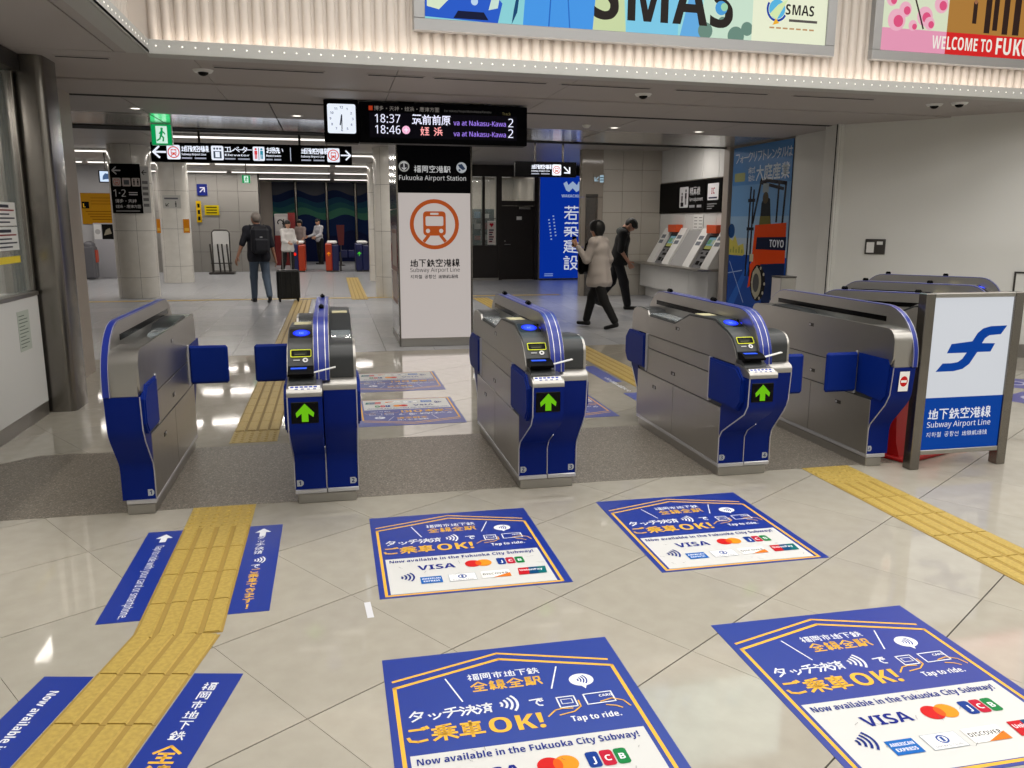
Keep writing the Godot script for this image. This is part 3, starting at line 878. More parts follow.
func build_cornice() -> void:
	var w := setting("wall_front", "bright ribbed wall of the light well above the gates")
	w.position = Vector3(-1.29, 0, -7.0); w.rotation.y = 0.056
	var top := 4.42
	part("back_panel", MB.new().bx(-0.3, 11.2, 2.80, top, -0.24, -0.16), mats.rib, w)
	var prof := PackedVector2Array()
	for j in 9:
		var t := PI * j / 8.0
		prof.append(Vector2(-0.036 * cos(t), -0.16 + 0.034 * sin(t)))
	var rib := MB.new().prism(prof, "y", 2.81, top, 60).mesh()
	for k in 106:
		part("rib", rib, mats.rib, w).position = Vector3(0.02 + 0.096 * k, 0, 0)
	part("fascia", MB.new().bx(-0.02, 11.2, 2.786, 2.892, -0.02, 0.0, 0.004), mats.fascia, w)
	part("trough", MB.new().bx(-0.02, 11.2, 2.786, 2.80, -0.16, -0.02), mats.fascia, w)
	var dots := MB.new()
	for k in 117: dots.ball(Vector3(0.05 + 0.0935 * k, 2.845, 0.0), Vector3(0.0065, 0.0065, 0.003), 8)
	tag(part("lamp_dots", dots, lit(Color(1.0, 0.98, 0.94), 1.6), w), "row of small round lamps", "", "", "stuff")
	part("cove_lamp", MB.new().bx(0.0, 9.6, 2.80, 2.815, -0.115, -0.05, 0.003), lit(Color(1.0, 0.94, 0.88), 2.2), w)
	area(Vector3(4.8, 2.822, -0.075), Vector3(0, 1, -0.25), Vector2(9.5, 0.05), COVE, Color(1.0, 0.94, 0.88), "cove_light", w)
	# left side of the well
	var s := setting("wall_front", "ribbed side wall of the light well, over the booth")
	s.position = Vector3(-1.29, 0, -7.0)
	part("back_panel", MB.new().bx(-0.24, -0.16, 2.80, top, -0.2, 11.0), mats.rib, s)
	var rib2 := PackedVector2Array()
	for q in prof: rib2.append(Vector2(q.y, q.x))
	var rm := MB.new().prism(rib2, "y", 2.81, top, 60).mesh()
	for k in 46: part("rib", rm, mats.rib, s).position = Vector3(0, 0, 0.03 + 0.096 * k)
	part("fascia", MB.new().bx(-0.02, 0.0, 2.786, 2.892, 0.0, 11.0, 0.004), mats.fascia, s)
	part("trough", MB.new().bx(-0.16, -0.02, 2.786, 2.80, 0.0, 11.0), mats.fascia, s)
	var d2 := MB.new()
	for k in 60: d2.ball(Vector3(0.0, 2.845, 0.06 + 0.0935 * k), Vector3(0.003, 0.0065, 0.0065), 8)
	tag(part("lamp_dots", d2, lit(Color(1.0, 0.98, 0.94), 1.6), s), "row of small round lamps", "", "", "stuff")
	part("cove_lamp", MB.new().bx(-0.115, -0.05, 2.80, 2.815, 0.1, 6.0, 0.003), lit(Color(1.0, 0.94, 0.88), 2.2), s)
	area(Vector3(-0.075, 2.822, 3.0), Vector3(-0.25, 1, 0), Vector2(0.05, 5.9), COVE * 0.6, Color(1.0, 0.94, 0.88), "cove_light", s)
	var lid := setting("ceiling", "ceiling of the light well")
	part("slab", MB.new().bx(-1.6, 9.5, top, top + 0.15, -7.9, 4.2), mats.wall, lid)
	billboards(w)

const COVE := 1.5

func billboards(_w: Node3D) -> void:
	# SMAS billboard
	var b := thing("billboard", "backlit billboard with large black letters and a blue car on the ribbed wall", "billboard", Vector3(-1.29, 0, -7.0), 0.056)
	var x0 := 2.02; var x1 := 6.01; var y0 := 3.09; var y1 := 4.3
	frame_box(b, x0, x1, y0, y1, 0.095, -0.13, 0.07)
	var k := Ink.new(self)
	var ix := x0 + 0.095; var w := x1 - x0 - 0.19; var h := y1 - y0 - 0.19
	k.rect(0, 0, w, h, Color(0.60, 0.86, 0.88))
	# blue car on the left
	k.rect(0, 0, 1.0, h, Color(0.55, 0.83, 0.86))
	k.poly(pv([[0.0, 0.02], [0.62, 0.0], [0.66, 0.16], [0.56, 0.27], [0.40, 0.34], [0.1, 0.34], [0.0, 0.3]]), Color(0.16, 0.36, 0.80))
	k.poly(pv([[0.02, 0.10], [0.12, 0.08], [0.24, 0.20], [0.16, 0.24], [0.02, 0.22]]), Color(0.86, 0.92, 0.80))
	k.poly(pv([[0.54, 0.10], [0.62, 0.12], [0.64, 0.22], [0.58, 0.24]]), Color(0.80, 0.90, 0.85))
	k.poly(pv([[0.24, 0.02], [0.54, 0.02], [0.50, 0.08], [0.28, 0.08]]), Color(0.08, 0.10, 0.22))
	k.disc(0.42, 0.16, 0.03, Color(0.75, 0.85, 0.95))
	k.poly(pv([[0.74, 0.0], [0.79, 0.1], [0.81, 0.24], [0.79, 0.26], [0.76, 0.12]]), Color(0.1, 0.28, 0.45))
	# blue shirts
	k.poly(pv([[0.84, 0.0], [0.92, h], [1.55, h], [1.50, 0.0]]), Color(0.28, 0.60, 0.92))
	k.line([Vector2(1.07, 0.0), Vector2(1.10, 0.45)], 0.012, Color(0.16, 0.42, 0.78))
	k.line([Vector2(1.26, 0.0), Vector2(1.22, 0.5)], 0.012, Color(0.18, 0.45, 0.80))
	k.poly(pv([[1.47, 0.0], [1.55, h], [1.70, h], [1.78, 0.0]]), Color(0.80, 0.86, 0.66))
	k.poly(pv([[1.78, 0.0], [1.80, h], [2.3, h], [2.28, 0.0]]), Color(0.50, 0.80, 0.92))
	k.poly(pv([[2.3, 0.0], [2.42, 0.5], [2.5, 0.5], [2.52, 0.0]]), Color(0.40, 0.68, 0.90))
	# crowd and town on the right
	k.rect(2.52, 0, 3.06, h, Color(0.80, 0.90, 0.82))
	for q in [[2.55, 0.06, 0.12], [2.72, 0.14, 0.08], [2.86, 0.03, 0.14], [2.97, 0.1, 0.1]]:
		k.disc(q[0], q[1], q[2] * 0.6, Color(0.42, 0.55, 0.50))
	# the big letters
	k.fit("SMAS", 1.48, 0.10, 0.42, 1.34, Color(0.17, 0.15, 0.14), true)
	k.disc(2.70, 0.26, 0.06, Color(0.30, 0.62, 0.86)); k.disc(2.73, 0.27, 0.035, Color(0.62, 0.84, 0.70))
	# white panel with the small logo
	k.rect(3.02, 0, w, h, Color(0.93, 0.95, 0.84))
	k.disc(3.27, 0.29, 0.085, Color(0.35, 0.72, 0.90)); k.poly(pv([[3.19, 0.24], [3.27, 0.2], [3.38, 0.38], [3.28, 0.33]]), Color(0.85, 0.93, 0.7))
	k.arc(3.27, 0.29, 0.1, 150, 330, 0.02, Color(0.10, 0.25, 0.65)); k.poly(pv([[3.23, 0.15], [3.30, 0.17], [3.26, 0.21]]), Color(0.95, 0.70, 0.2))
	k.fit("SMAS", 3.36, 0.25, 0.088, 0.30, Color(0.18, 0.16, 0.16), true)
	for j in 7: k.line([Vector2(3.2 + j * 0.07, 0.128), Vector2(3.25 + j * 0.07, 0.128)], 0.014, Color(0.75, 0.58, 0.40), 0.0)
	k.line([Vector2(3.40, 0.2), Vector2(3.70, 0.2)], 0.022, Color(0.35, 0.33, 0.32), 0.0)
	printed("screen", k, b, sheet(Vector3(ix, y0 + 0.095, -0.083), Vector3.RIGHT, Vector3.UP), 0.80)
	area(Vector3(x0 + (x1 - x0) / 2, 3.7, 0.0), Vector3.BACK, Vector2(w, 1.0), 1.5, Color(0.8, 0.95, 0.97), "screen_light", b)
	# welcome billboard
	var c := thing("billboard", "backlit billboard with pink blossom and a red greeting banner", "billboard", Vector3(-1.29, 0, -7.0), 0.056)
	x0 = 6.43; x1 = 9.3
	frame_box(c, x0, x1, y0, y1, 0.09, -0.13, 0.07)
	k = Ink.new(self)
	w = x1 - x0 - 0.18
	k.rect(0, 0, w, h, Color(0.93, 0.62, 0.74))
	k.rect(0.0, 0.205, 0.76, h, Color(0.88, 0.92, 0.80))
	for q in [[0.17, 0.28, 0.1], [0.26, 0.38, 0.07], [0.49, 0.33, 0.09], [0.55, 0.27, 0.06], [0.36, 0.24, 0.05], [0.67, 0.45, 0.08], [0.1, 0.46, 0.06]]:
		k.disc(q[0], q[1], q[2], Color(0.96, 0.72, 0.80)); k.disc(q[0] + 0.02, q[1] - 0.01, q[2] * 0.55, Color(0.90, 0.34, 0.52))
	k.line([Vector2(0.33, 0.56), Vector2(0.42, 0.36), Vector2(0.48, 0.22)], 0.018, Color(0.22, 0.16, 0.16))
	k.rect(0.76, 0.205, w, h, Color(0.70, 0.50, 0.24))
	for q in [[1.2, 0.22, 0.07, 0.34], [1.3, 0.25, 0.06, 0.36], [1.42, 0.22, 0.07, 0.4], [1.05, 0.3, 0.05, 0.2], [1.55, 0.22, 0.08, 0.38]]:
		k.rect(q[0], q[1], q[0] + q[2], q[1] + q[3], Color(0.20, 0.14, 0.12)); k.disc(q[0] + q[2] / 2, q[1] + q[3], q[2] * 0.4, Color(0.62, 0.42, 0.3))
	k.rect(0.76, 0.0, w, 0.205, Color(0.86, 0.16, 0.16))
	k.fit("WELCOME TO", 0.60, 0.045, 0.118, 0.72, Color(0.98, 0.96, 0.92), true)
	k.text("FUKUOKA", 1.37, 0.03, 0.155, Color(0.98, 0.96, 0.92), "l", true, 0.8)
	printed("screen", k, c, sheet(Vector3(x0 + 0.09, y0 + 0.095, -0.083), Vector3.RIGHT, Vector3.UP), 0.75)
	area(Vector3(x0 + (x1 - x0) / 2, 3.7, 0.0), Vector3.BACK, Vector2(w, 1.0), 1.1, Color(1.0, 0.85, 0.85), "screen_light", c)

# picture frame: four rails round a back plate
func frame_box(to: Node3D, x0: float, x1: float, y0: float, y1: float, rail: float, zb: float, d: float) -> void:
	part("back_plate", MB.new().bx(x0 + 0.01, x1 - 0.01, y0 + 0.01, y1 - 0.01, zb, zb + d * 0.65), mats.steel_dark, to)
	for q in [[x0, x1, y0, y0 + rail], [x0, x1, y1 - rail, y1], [x0, x0 + rail, y0 + rail, y1 - rail], [x1 - rail, x1, y0 + rail, y1 - rail]]:
		part("rail", MB.new().bx(q[0], q[1], q[2], q[3], zb, zb + d, 0.005), mats.frame_grey if mats.has("frame_grey") else paint("frame_grey", Color(0.60, 0.60, 0.60), 0.4, 0.3), to)

# ---------------------------------------------------------------- staffed booth on the left
func build_booth() -> void:
	var w := setting("wall_left", "white panelled base of the glass booth")
	var zs := [-7.2, -5.6, -4.0, -2.4, -0.8, 0.8, 2.4, 4.0]
	for k in 7:
		part("panel", MB.new().bx(-2.36, -2.30, 0.11, 0.97, zs[k] + 0.003, zs[k + 1] - 0.003, 0.004), mats.panel_white, w)
	part("skirting", MB.new().bx(-2.40, -2.305, 0.0, 0.11, -7.2, 4.0), mats.steel, w)
	part("core", MB.new().bx(-2.45, -2.355, 0.0, 0.97, -7.2, 4.0), mats.panel_white, w)
	var g := setting("window_1", "glass front of the staffed booth in steel rails")
	part("header", MB.new().bx(-2.40, -2.27, 2.66, HALL, -7.24, 4.0, 0.005), mats.steel_dark, g)
	part("sill", MB.new().bx(-2.40, -2.29, 0.97, 1.0, -7.2, 4.0, 0.004), mats.steel, g)
	for z in [-7.19, -5.2, -3.2, -1.2, 0.8, 2.8]:
		part("mullion", MB.new().bx(-2.36, -2.31, 1.0, 2.66, z - 0.02, z + 0.02, 0.004), mats.steel_upright, g)
	for k in 5:
		part("pane", MB.new().bx(-2.343, -2.335, 1.0, 2.66, -7.17 + k * 2.0, -5.22 + k * 2.0), mats.glass, g)
	var b := setting("wall_left", "grey brown inside walls of the booth")
	part("back", MB.new().bx(-4.7, -4.6, 0, HALL, -8.9, 4.0), mats.beige, b)
	part("end", MB.new().bx(-4.7, -2.63, 0, HALL, -9.06, -8.97), mats.beige, b)
	part("end", MB.new().bx(-4.7, -2.4, 0, HALL, 4.0, 4.1), mats.beige, b)
	part("lid", MB.new().bx(-4.7, -2.42, 2.66, HALL + 0.1, -7.3, 4.0).bx(-4.7, -2.63, 2.66, HALL + 0.1, -8.97, -7.3), mats.ceiling, b)
	part("ground", MB.new().bx(-4.7, -2.63, -0.02, 0.0, -8.97, 4.0), mats.paver1, b)
	var k2 := 0
	for q in [[-8.46, -2.88], [-5.0, -3.2], [-1.9, -3.2]]:
		var l := thing("booth_lamp", "white linear lamp inside the booth, %s" % ["nearest the steel pillar", "second from the steel pillar", "third from the steel pillar"][k2], "ceiling light", Vector3(q[1], 2.66, q[0]), 0.0, "lamps inside the booth")
		part("housing", MB.new().bx(-0.08, 0.08, -0.03, 0.0, -0.47, 0.47, 0.004), mats.white_metal, l)
		for tx in [-0.05, 0.05]: part("tube", MB.new().bx(tx - 0.014, tx + 0.014, -0.055, -0.03, -0.45, 0.45, 0.01), lit(Color(1, 0.98, 0.95), 4.0), l)
		area(Vector3(0, -0.06, 0), Vector3.DOWN, Vector2(0.12, 0.9), 0.5 if k2 == 0 else 3.5, Color(1, 0.97, 0.93), "lamp_light", l)
		k2 += 1
	var c := thing("counter", "white counter top along the booth glass", "counter", Vector3(-2.6, 0, -4.5))
	part("top", MB.new().bx(-0.35, 0.14, 0.955, 0.985, -2.65, 2.6, 0.006), mats.white_plastic, c)
	part("front", MB.new().bx(-0.33, -0.30, 0.0, 0.955, -2.6, 2.6), mats.panel_white, c)
	# telephone
	var p := thing("telephone", "white desk telephone with handset on the booth counter", "telephone", Vector3(-2.58, 0.985, -6.62), 0.5)
	part("base", MB.new().prism(pv([[-0.11, 0.0], [0.11, 0.0], [0.11, 0.03], [-0.09, 0.11], [-0.11, 0.10]]), "x", -0.09, 0.09), mats.white_plastic, p)
	part("handset", MB.new().prism(pv([[-0.12, 0.12], [-0.07, 0.16], [-0.03, 0.13], [0.06, 0.10], [0.11, 0.085], [0.12, 0.05], [0.09, 0.04], [0.04, 0.075], [-0.04, 0.105], [-0.09, 0.1]]), "x", -0.09, -0.035), mats.white_plastic, p)
	for i in 4:
		for j in 3:
			var kb := part("key", MB.new().box(Vector3.ZERO, Vector3(0.018, 0.006, 0.015), 0.002), mats.graphite, p)
			kb.position = Vector3(-0.005 + j * 0.027, 0.052 + i * -0.0, 0.06 - i * 0.026) + Vector3(0, 0.0 + i * 0.0105, 0)
			kb.rotation.x = 0.38
	var d := part("display", MB.new().box(Vector3.ZERO, Vector3(0.07, 0.004, 0.035)), mats.gloss_black, p)
	d.position = Vector3(0.02, 0.101, -0.06); d.rotation.x = 0.38
	# notices behind the glass
	var sh := func(y0, y1, z0, z1, called, label):
		var n := thing(called, label, "notice", Vector3(-2.327, y0, z0))
		part("paper", MB.new().bx(-0.002, 0.0, 0, y1 - y0, 0, z1 - z0), mats.white_plastic, n)
		var k := Ink.new(self)
		var ww: float = z1 - z0; var hh: float = y1 - y0
		for i in 5: k.line([Vector2(0.04, hh * (0.15 + 0.17 * i)), Vector2(ww * (0.95 if i % 2 else 0.8), hh * (0.15 + 0.17 * i))], 0.011 if i < 4 else 0.022, Color(0.2, 0.2, 0.25) if i != 3 else Color(0.5, 0.12, 0.12), 0.0)
		printed("print", k, n, sheet(Vector3(0.0, 0, ww), Vector3(0, 0, -1), Vector3.UP))
	sh.call(1.51, 1.68, -7.0, -6.35, "notice", "upper white paper notice behind the booth glass")
	sh.call(1.33, 1.50, -7.0, -6.35, "notice", "lower white paper notice behind the booth glass")
	var yl := thing("yellow_sticker", "small yellow strip sticker above the telephone", "sticker", Vector3(-2.329, 1.235, -7.0))
	part("film", MB.new().bx(-0.001, 0.001, 0, 0.05, 0.0, 0.42), paint("sticker_yellow", Color(0.90, 0.80, 0.20), 0.5), yl)
	var nt := thing("notice", "small grey green text notice on the white booth base", "notice", Vector3(-2.298, 0.58, -6.95))
	part("film", MB.new().bx(-0.001, 0.001, 0, 0.30, 0.0, 0.24), paint("notice_green", Color(0.70, 0.73, 0.69), 0.5), nt)
	var kk := Ink.new(self)
	for i in 10: kk.line([Vector2(0.02, 0.03 + i * 0.026), Vector2(0.2 if i % 3 else 0.14, 0.03 + i * 0.026)], 0.006, Color(0.35, 0.38, 0.36), 0.0)
	printed("print", kk, nt, sheet(Vector3(0.001, 0, 0.24), Vector3(0, 0, -1), Vector3.UP))

# ---------------------------------------------------------------- ticket gates
const ZC := -5.22
const BANK := 0.733      # how far the second bank is turned
const GATES := [
	{"x": -1.122, "z": ZC, "t": 0.0, "kind": "left", "no": ["", "1"], "label": "narrow leftmost ticket gate with rounded steel end, its flap reaching into the lane"},
	{"x": -0.075, "z": ZC, "t": 0.0, "kind": "double", "no": ["1", "2"], "far_left": true, "label": "ticket gate between lanes 1 and 2, beside the yellow tactile path, far flap shut"},
	{"x": 1.195, "z": ZC, "t": 0.0, "kind": "double", "no": ["2", "3"], "label": "middle ticket gate between lanes 2 and 3, in front of the white pillar"},
	{"x": 2.455, "z": ZC, "t": 0.0, "kind": "double", "no": ["3", "4"], "near_right": true, "label": "ticket gate between lanes 3 and 4, with a flap into the no entry lane"},
	{"x": 3.456, "z": ZC, "t": 0.0, "kind": "right", "no": ["a", ""], "label": "narrow ticket gate with a red no entry sticker, left of the line sign"},
	{"x": 4.17, "z": -5.46, "t": BANK, "kind": "double", "no": ["", ""], "label": "slanting ticket gate directly behind the line sign"},
	{"x": 4.95, "z": -6.31, "t": BANK, "kind": "double", "no": ["", ""], "label": "slanting ticket gate, second of the three behind the line sign"},
	{"x": 5.80, "z": -7.15, "t": BANK, "kind": "double", "no": ["", ""], "label": "slanting ticket gate, farthest of the three behind the line sign, by the white wall"},
]

func mx(x: Transform3D) -> MB:
	var b := MB.new()
	b.xf = x
	return b

func ticket_gate(g: Dictionary) -> void:
	var t := thing("ticket_gate", g.label, "ticket gate", Vector3(g.x, 0, g.z), g.t, "automatic ticket gates")
	if g.t != 0.0: t.scale = Vector3(1, 1, 0.72)
	if g.kind == "left": t.scale = Vector3(0.88, 1, 1)
	if g.kind == "right": t.scale = Vector3(0.80, 1, 1)
	var same := Transform3D()
	var turned := Transform3D(Basis(Vector3.UP, PI), Vector3.ZERO)
	var flipped := Transform3D(Basis.from_scale(Vector3(1, 1, -1)), Vector3.ZERO)
	var k: String = g.kind
	if k == "double":
		gate_half(t, same, g.no[0], true, "in", "out" if g.has("far_left") else "in", g.t == 0.0)
		gate_half(t, turned, g.no[1], true, "in", "out" if g.has("near_right") else "in", false)
		part("plinth", MB.new().bx(-0.16, 0.16, 0.0, 0.058, -0.69, 0.69, 0.004), mats.steel, t)
	elif k == "left":
		gate_half(t, turned, g.no[1], false, "out", "in", false)
		part("plinth", MB.new().bx(0.0, 0.16, 0.0, 0.058, -0.69, 0.69, 0.004), mats.steel, t)
	else:
		gate_half(t, flipped, g.no[0], false, "in", "out", false)
		part("plinth", MB.new().bx(-0.16, -0.02, 0.0, 0.058, -0.69, 0.69, 0.004), mats.steel, t)
	if k != "double":
		var s := 1.0 if k == "right" else -1.0
		for e in [1.0, -1.0]:
			part("fin_cover", mx(Transform3D(Basis.from_scale(Vector3(s, 1, e)), Vector3.ZERO)).prism(EXIT_COVER, "x", -0.004, 0.019), mats.gate_blue, t)
		part("outer_panel", mx(Transform3D(Basis.from_scale(Vector3(s, 1, 1)), Vector3.ZERO)).prism(pv([[-0.69, 0.085], [0.69, 0.085], [0.69, 0.45], [0.85, 0.70], [-0.85, 0.70], [-0.69, 0.45]]), "x", 0.0, 0.016), mats.steel, t)
	# the arched fin along the middle
	var fin_low := 0.74 if k == "double" else 0.69
	var fin := pv([[0.90, fin_low - 0.004]])
	for j in 10:
		var a := PI / 2 * j / 9.0
		fin.append(Vector2(0.60 + 0.30 * cos(a), 0.74 + 0.30 * sin(a)))
	for j in 10:
		var a := PI / 2 + PI / 2 * j / 9.0
		fin.append(Vector2(-0.60 + 0.30 * cos(a), 0.74 + 0.30 * sin(a)))
	fin.append(Vector2(-0.90, fin_low - 0.004))
	var fw := 0.038 if k == "double" else 0.021
	part("fin_rim", MB.new().prism(fin, "x", -fw, fw, 60), mats.rim_blue, t)
	var inner: PackedVector2Array = Geometry2D.offset_polygon(fin, -0.004)[0]
	for s in [-1.0, 1.0]:
		part("fin_side", MB.new().prism(inner, "x", (fw - 0.001) * s, (fw + 0.0025) * s), mats.steel, t)
		part("slot", MB.new().bx((fw + 0.002) * s, (fw + 0.004) * s, 0.935, 0.968, -0.70, 0.62), mats.gloss_black, t)
	var outer: PackedVector2Array = Geometry2D.offset_polygon(fin, 0.0012)[0]
	for x in ([-0.016, 0.020] if k == "double" else [0.019, -0.019]):
		part("stripe", MB.new().prism(outer, "x", x - 0.0018, x + 0.0018, 60), mats.edge_silver, t)
	if k == "double":
		for z in [0.18, -0.55]:
			part("sensor", MB.new().box(Vector3(0.0, 1.05, z), Vector3(0.03, 0.03, 0.07), 0.012), mats.black, t)
	if k == "right":
		var n := Ink.new(self)
		n.rect(0, 0, 0.085, 0.125, Color(0.93, 0.93, 0.93))
		n.disc(0.0425, 0.0625, 0.033, Color(0.75, 0.12, 0.12)); n.rect(0.018, 0.055, 0.067, 0.07, Color(0.95, 0.95, 0.95))
		var o := printed("no_entry_sticker", n, t, sheet(Vector3(-0.118, 0.535, 0.887), Vector3.RIGHT, Vector3(0, 1, 0.06)))
		tag(o, "white sticker with a red no entry disc")

var READER_COVER := pv([[0.70, 0.085], [0.70, 0.245], [0.712, 0.278], [0.74, 0.305], [0.96, 0.442], [1.005, 0.472], [1.028, 0.502], [1.036, 0.535], [1.04, 0.682], [0.71, 0.682], [0.71, 0.45], [0.695, 0.45], [0.695, 0.085]])
var EXIT_COVER := pv([[0.70, 0.085], [0.70, 0.235], [0.708, 0.275], [0.725, 0.305], [0.835, 0.435], [0.862, 0.475], [0.876, 0.515], [0.89, 0.682], [0.71, 0.682], [0.71, 0.45], [0.695, 0.45], [0.695, 0.085]])

var HOOD := pv([[0.882, 0.684], [0.882, 0.842], [0.87, 0.879], [0.845, 0.905], [0.81, 0.915], [0.62, 0.915], [0.56, 0.88], [0.56, 0.70]])

func gate_half(t: Node3D, x: Transform3D, no: String, dark: bool, reader_flap: String, exit_flap: String, arrow: bool) -> void:
	var neg := x * Transform3D(Basis.from_scale(Vector3(1, 1, -1)), Vector3.ZERO)
	part("core", mx(x).prism(pv([[-0.69, 0.062], [0.69, 0.062], [0.69, 0.45], [0.9, 0.5], [0.9, 0.70], [0.85, 0.755], [0.76, 0.87], [0.55, 0.935], [0.2, 0.925], [-0.03, 0.845], [-0.78, 0.85], [-0.8, 0.72], [-0.8, 0.47], [-0.69, 0.45]]), "x", -0.166, -0.004), mats.graphite, t)
	# steel plates of the side
	for q in [[-0.70, -0.022, 0.088, 0.442], [-0.018, 0.70, 0.088, 0.442], [-0.515, 0.53, 0.448, 0.628], [-0.515, 0.53, 0.634, 0.73]]:
		part("side_plate", mx(x).bx(-0.175, -0.166, q[2], q[3], q[0], q[1], 0.002), mats.steel, t)
	if dark:
		part("upper_plate", mx(x).prism(pv([[0.545, 0.736], [0.86, 0.736], [0.876, 0.768], [0.85, 0.82], [0.80, 0.875], [0.74, 0.905], [0.57, 0.957], [0.2, 0.947], [-0.03, 0.864], [-0.5, 0.865], [-0.535, 0.905], [-0.70, 0.914], [-0.77, 0.909], [-0.81, 0.895], [-0.835, 0.868], [-0.845, 0.83], [-0.845, 0.736]]), "x", -0.177, -0.164), mats.steel, t)
	else:
		part("upper_plate", mx(x).prism(pv([[-0.86, 0.70], [0.86, 0.70], [0.882, 0.74], [0.882, 0.845], [0.87, 0.882], [0.845, 0.908], [0.81, 0.918], [-0.81, 0.918], [-0.845, 0.908], [-0.87, 0.882], [-0.882, 0.845], [-0.882, 0.74]]), "x", -0.178, -0.164, 40), mats.steel, t)
	part("lip", mx(x).bx(-0.174, -0.002, 0.062, 0.086, -0.705, 0.71, 0.003), mats.edge_silver, t)
	for q in [[0.02, 0.84], [-0.03, 0.52], [-0.36, 0.36]]:
		var lk := part("lock", mx(x).bx(-0.1785, -0.174, q[1] - 0.012, q[1] + 0.012, q[0] - 0.03, q[0] + 0.03, 0.001), mats.steel_dark, t)
		part("keyhole", mx(x).cyl(Vector3(-0.181, q[1], q[0] + 0.016), Vector3(-0.178, q[1], q[0] + 0.016), 0.009, 0.009, 10), mats.edge_silver, lk)
	# top: dark cover, window of the ticket path, labels
	if dark:
		part("top_cover", mx(x).prism(pv([[0.888, 0.775], [0.862, 0.83], [0.81, 0.89], [0.745, 0.92], [0.572, 0.972], [0.195, 0.960], [-0.035, 0.876], [-0.52, 0.878], [-0.52, 0.84], [0.5, 0.84], [0.80, 0.80], [0.86, 0.76]]), "x", -0.172, -0.038, 25), mats.graphite, t)
		part("ticket_tray", mx(x).bx(-0.155, -0.06, 0.876, 0.880, -0.49, -0.06, 0.001), mats.steel, t)
		part("window", mx(x).bx(-0.165, -0.05, 0.884, 0.890, -0.50, -0.05, 0.002), mats.clear, t)
		part("top_label", mx(x).bx(-0.155, -0.06, 0.964, 0.9672, 0.24, 0.36), paint("label_cream", Color(0.78, 0.75, 0.60), 0.5), t)
	else:
		part("top_deck", mx(x).bx(-0.165, -0.020, 0.80, 0.872, -0.82, 0.82), mats.steel, t)
		part("window", mx(x).bx(-0.160, -0.05, 0.876, 0.905, -0.10, 0.70, 0.01), mats.clear, t)
	# exit end
	part("end_cover", mx(neg).prism(EXIT_COVER, "x", -0.172, -0.003, 30), mats.gate_blue, t)
	part("end_trim", mx(neg).tube([Vector3(-0.1735, 0.09, 0.702), Vector3(-0.1735, 0.245, 0.702), Vector3(-0.1735, 0.29, 0.715), Vector3(-0.1735, 0.44, 0.84), Vector3(-0.1735, 0.51, 0.876), Vector3(-0.1735, 0.682, 0.891)], 0.0035, 6), mats.edge_silver, t)
	if dark:
		part("end_cap", mx(neg).prism(pv([[0.893, 0.682], [0.893, 0.708], [0.882, 0.724], [0.84, 0.742], [0.70, 0.745], [0.70, 0.682]]), "x", -0.176, -0.001), mats.steel, t)
		part("hood", mx(neg).prism(pv([[0.845, 0.742], [0.845, 0.835], [0.835, 0.872], [0.81, 0.898], [0.77, 0.912], [0.70, 0.918], [0.53, 0.908], [0.51, 0.86], [0.55, 0.742]]), "x", -0.164, -0.040, 40), mats.graphite, t)
	else:
		part("hood", mx(neg).prism(HOOD, "x", -0.164, -0.022, 40), mats.steel, t)
	if not dark:
		part("front_cover", mx(x).prism(EXIT_COVER, "x", -0.172, -0.003, 30), mats.gate_blue, t)
		part("hood", mx(x).prism(HOOD, "x", -0.164, -0.022, 40), mats.steel, t)
	else:
		# reader end
		part("front_cover", mx(x).prism(READER_COVER, "x", -0.172, -0.003, 30), mats.gate_blue, t)
		part("front_trim", mx(x).tube([Vector3(-0.1735, 0.09, 0.702), Vector3(-0.1735, 0.25, 0.702), Vector3(-0.1735, 0.30, 0.735), Vector3(-0.1735, 0.465, 1.0), Vector3(-0.1735, 0.52, 1.036), Vector3(-0.1735, 0.682, 1.042)], 0.0035, 6), mats.edge_silver, t)
		part("front_seam", mx(x).tube([Vector3(-0.002, 0.09, 0.702), Vector3(-0.002, 0.25, 0.702), Vector3(-0.002, 0.30, 0.735), Vector3(-0.002, 0.36, 0.83)], 0.003, 6), mats.edge_silver, t)
		part("front_cap", mx(x).prism(pv([[1.044, 0.682], [1.044, 0.700], [1.036, 0.713], [1.012, 0.722], [0.90, 0.742], [0.86, 0.742], [0.86, 0.682]]), "x", -0.176, -0.001), mats.steel, t)
		part("front_slope", mx(x).prism(pv([[0.965, 0.726], [0.945, 0.752], [0.888, 0.786], [0.80, 0.80], [0.80, 0.70], [0.965, 0.70]]), "x", -0.166, -0.030), mats.graphite, t)
		# card pad, display and slot on the sloping front of the reader
		var tp := (x * Transform3D())
		var pad := Ink.new(self, 0.0)
		pad.rrect(-0.062, -0.055, 0.062, 0.060, 0.012, Color(0.02, 0.02, 0.025))
		part("card_pad", pad.single(), mats.gloss_black, t).transform = tp * sheet(Vector3(-0.104, 0.9515, 0.645), Vector3.RIGHT, Vector3(0, 0.287, -0.958))
		var ring := Ink.new(self, 0.0012)
		ring.disc(0, 0.004, 0.046, Color(0.10, 0.20, 1.0), 0.044, 28); ring.disc(0, 0.004, 0.034, Color(0.22, 0.36, 1.0), 0.032, 28)
		ring.text("IC", 0, -0.006, 0.018, Color(0.6, 0.72, 1.0), "c", true)
		tag(printed("pad_lamp", ring, t, tp * sheet(Vector3(-0.104, 0.9515, 0.645), Vector3.RIGHT, Vector3(0, 0.287, -0.958)), 1.0), "glowing blue card pad")
		var dn := Vector3(0, 0.06, -0.052)
		var dsp := Ink.new(self, 0.0015)
		dsp.rrect(-0.054, 0.0, 0.054, 0.048, 0.008, Color(0.82, 0.85, 0.25)); dsp.rrect(-0.049, 0.005, 0.049, 0.043, 0.006, Color(0.05, 0.05, 0.05))
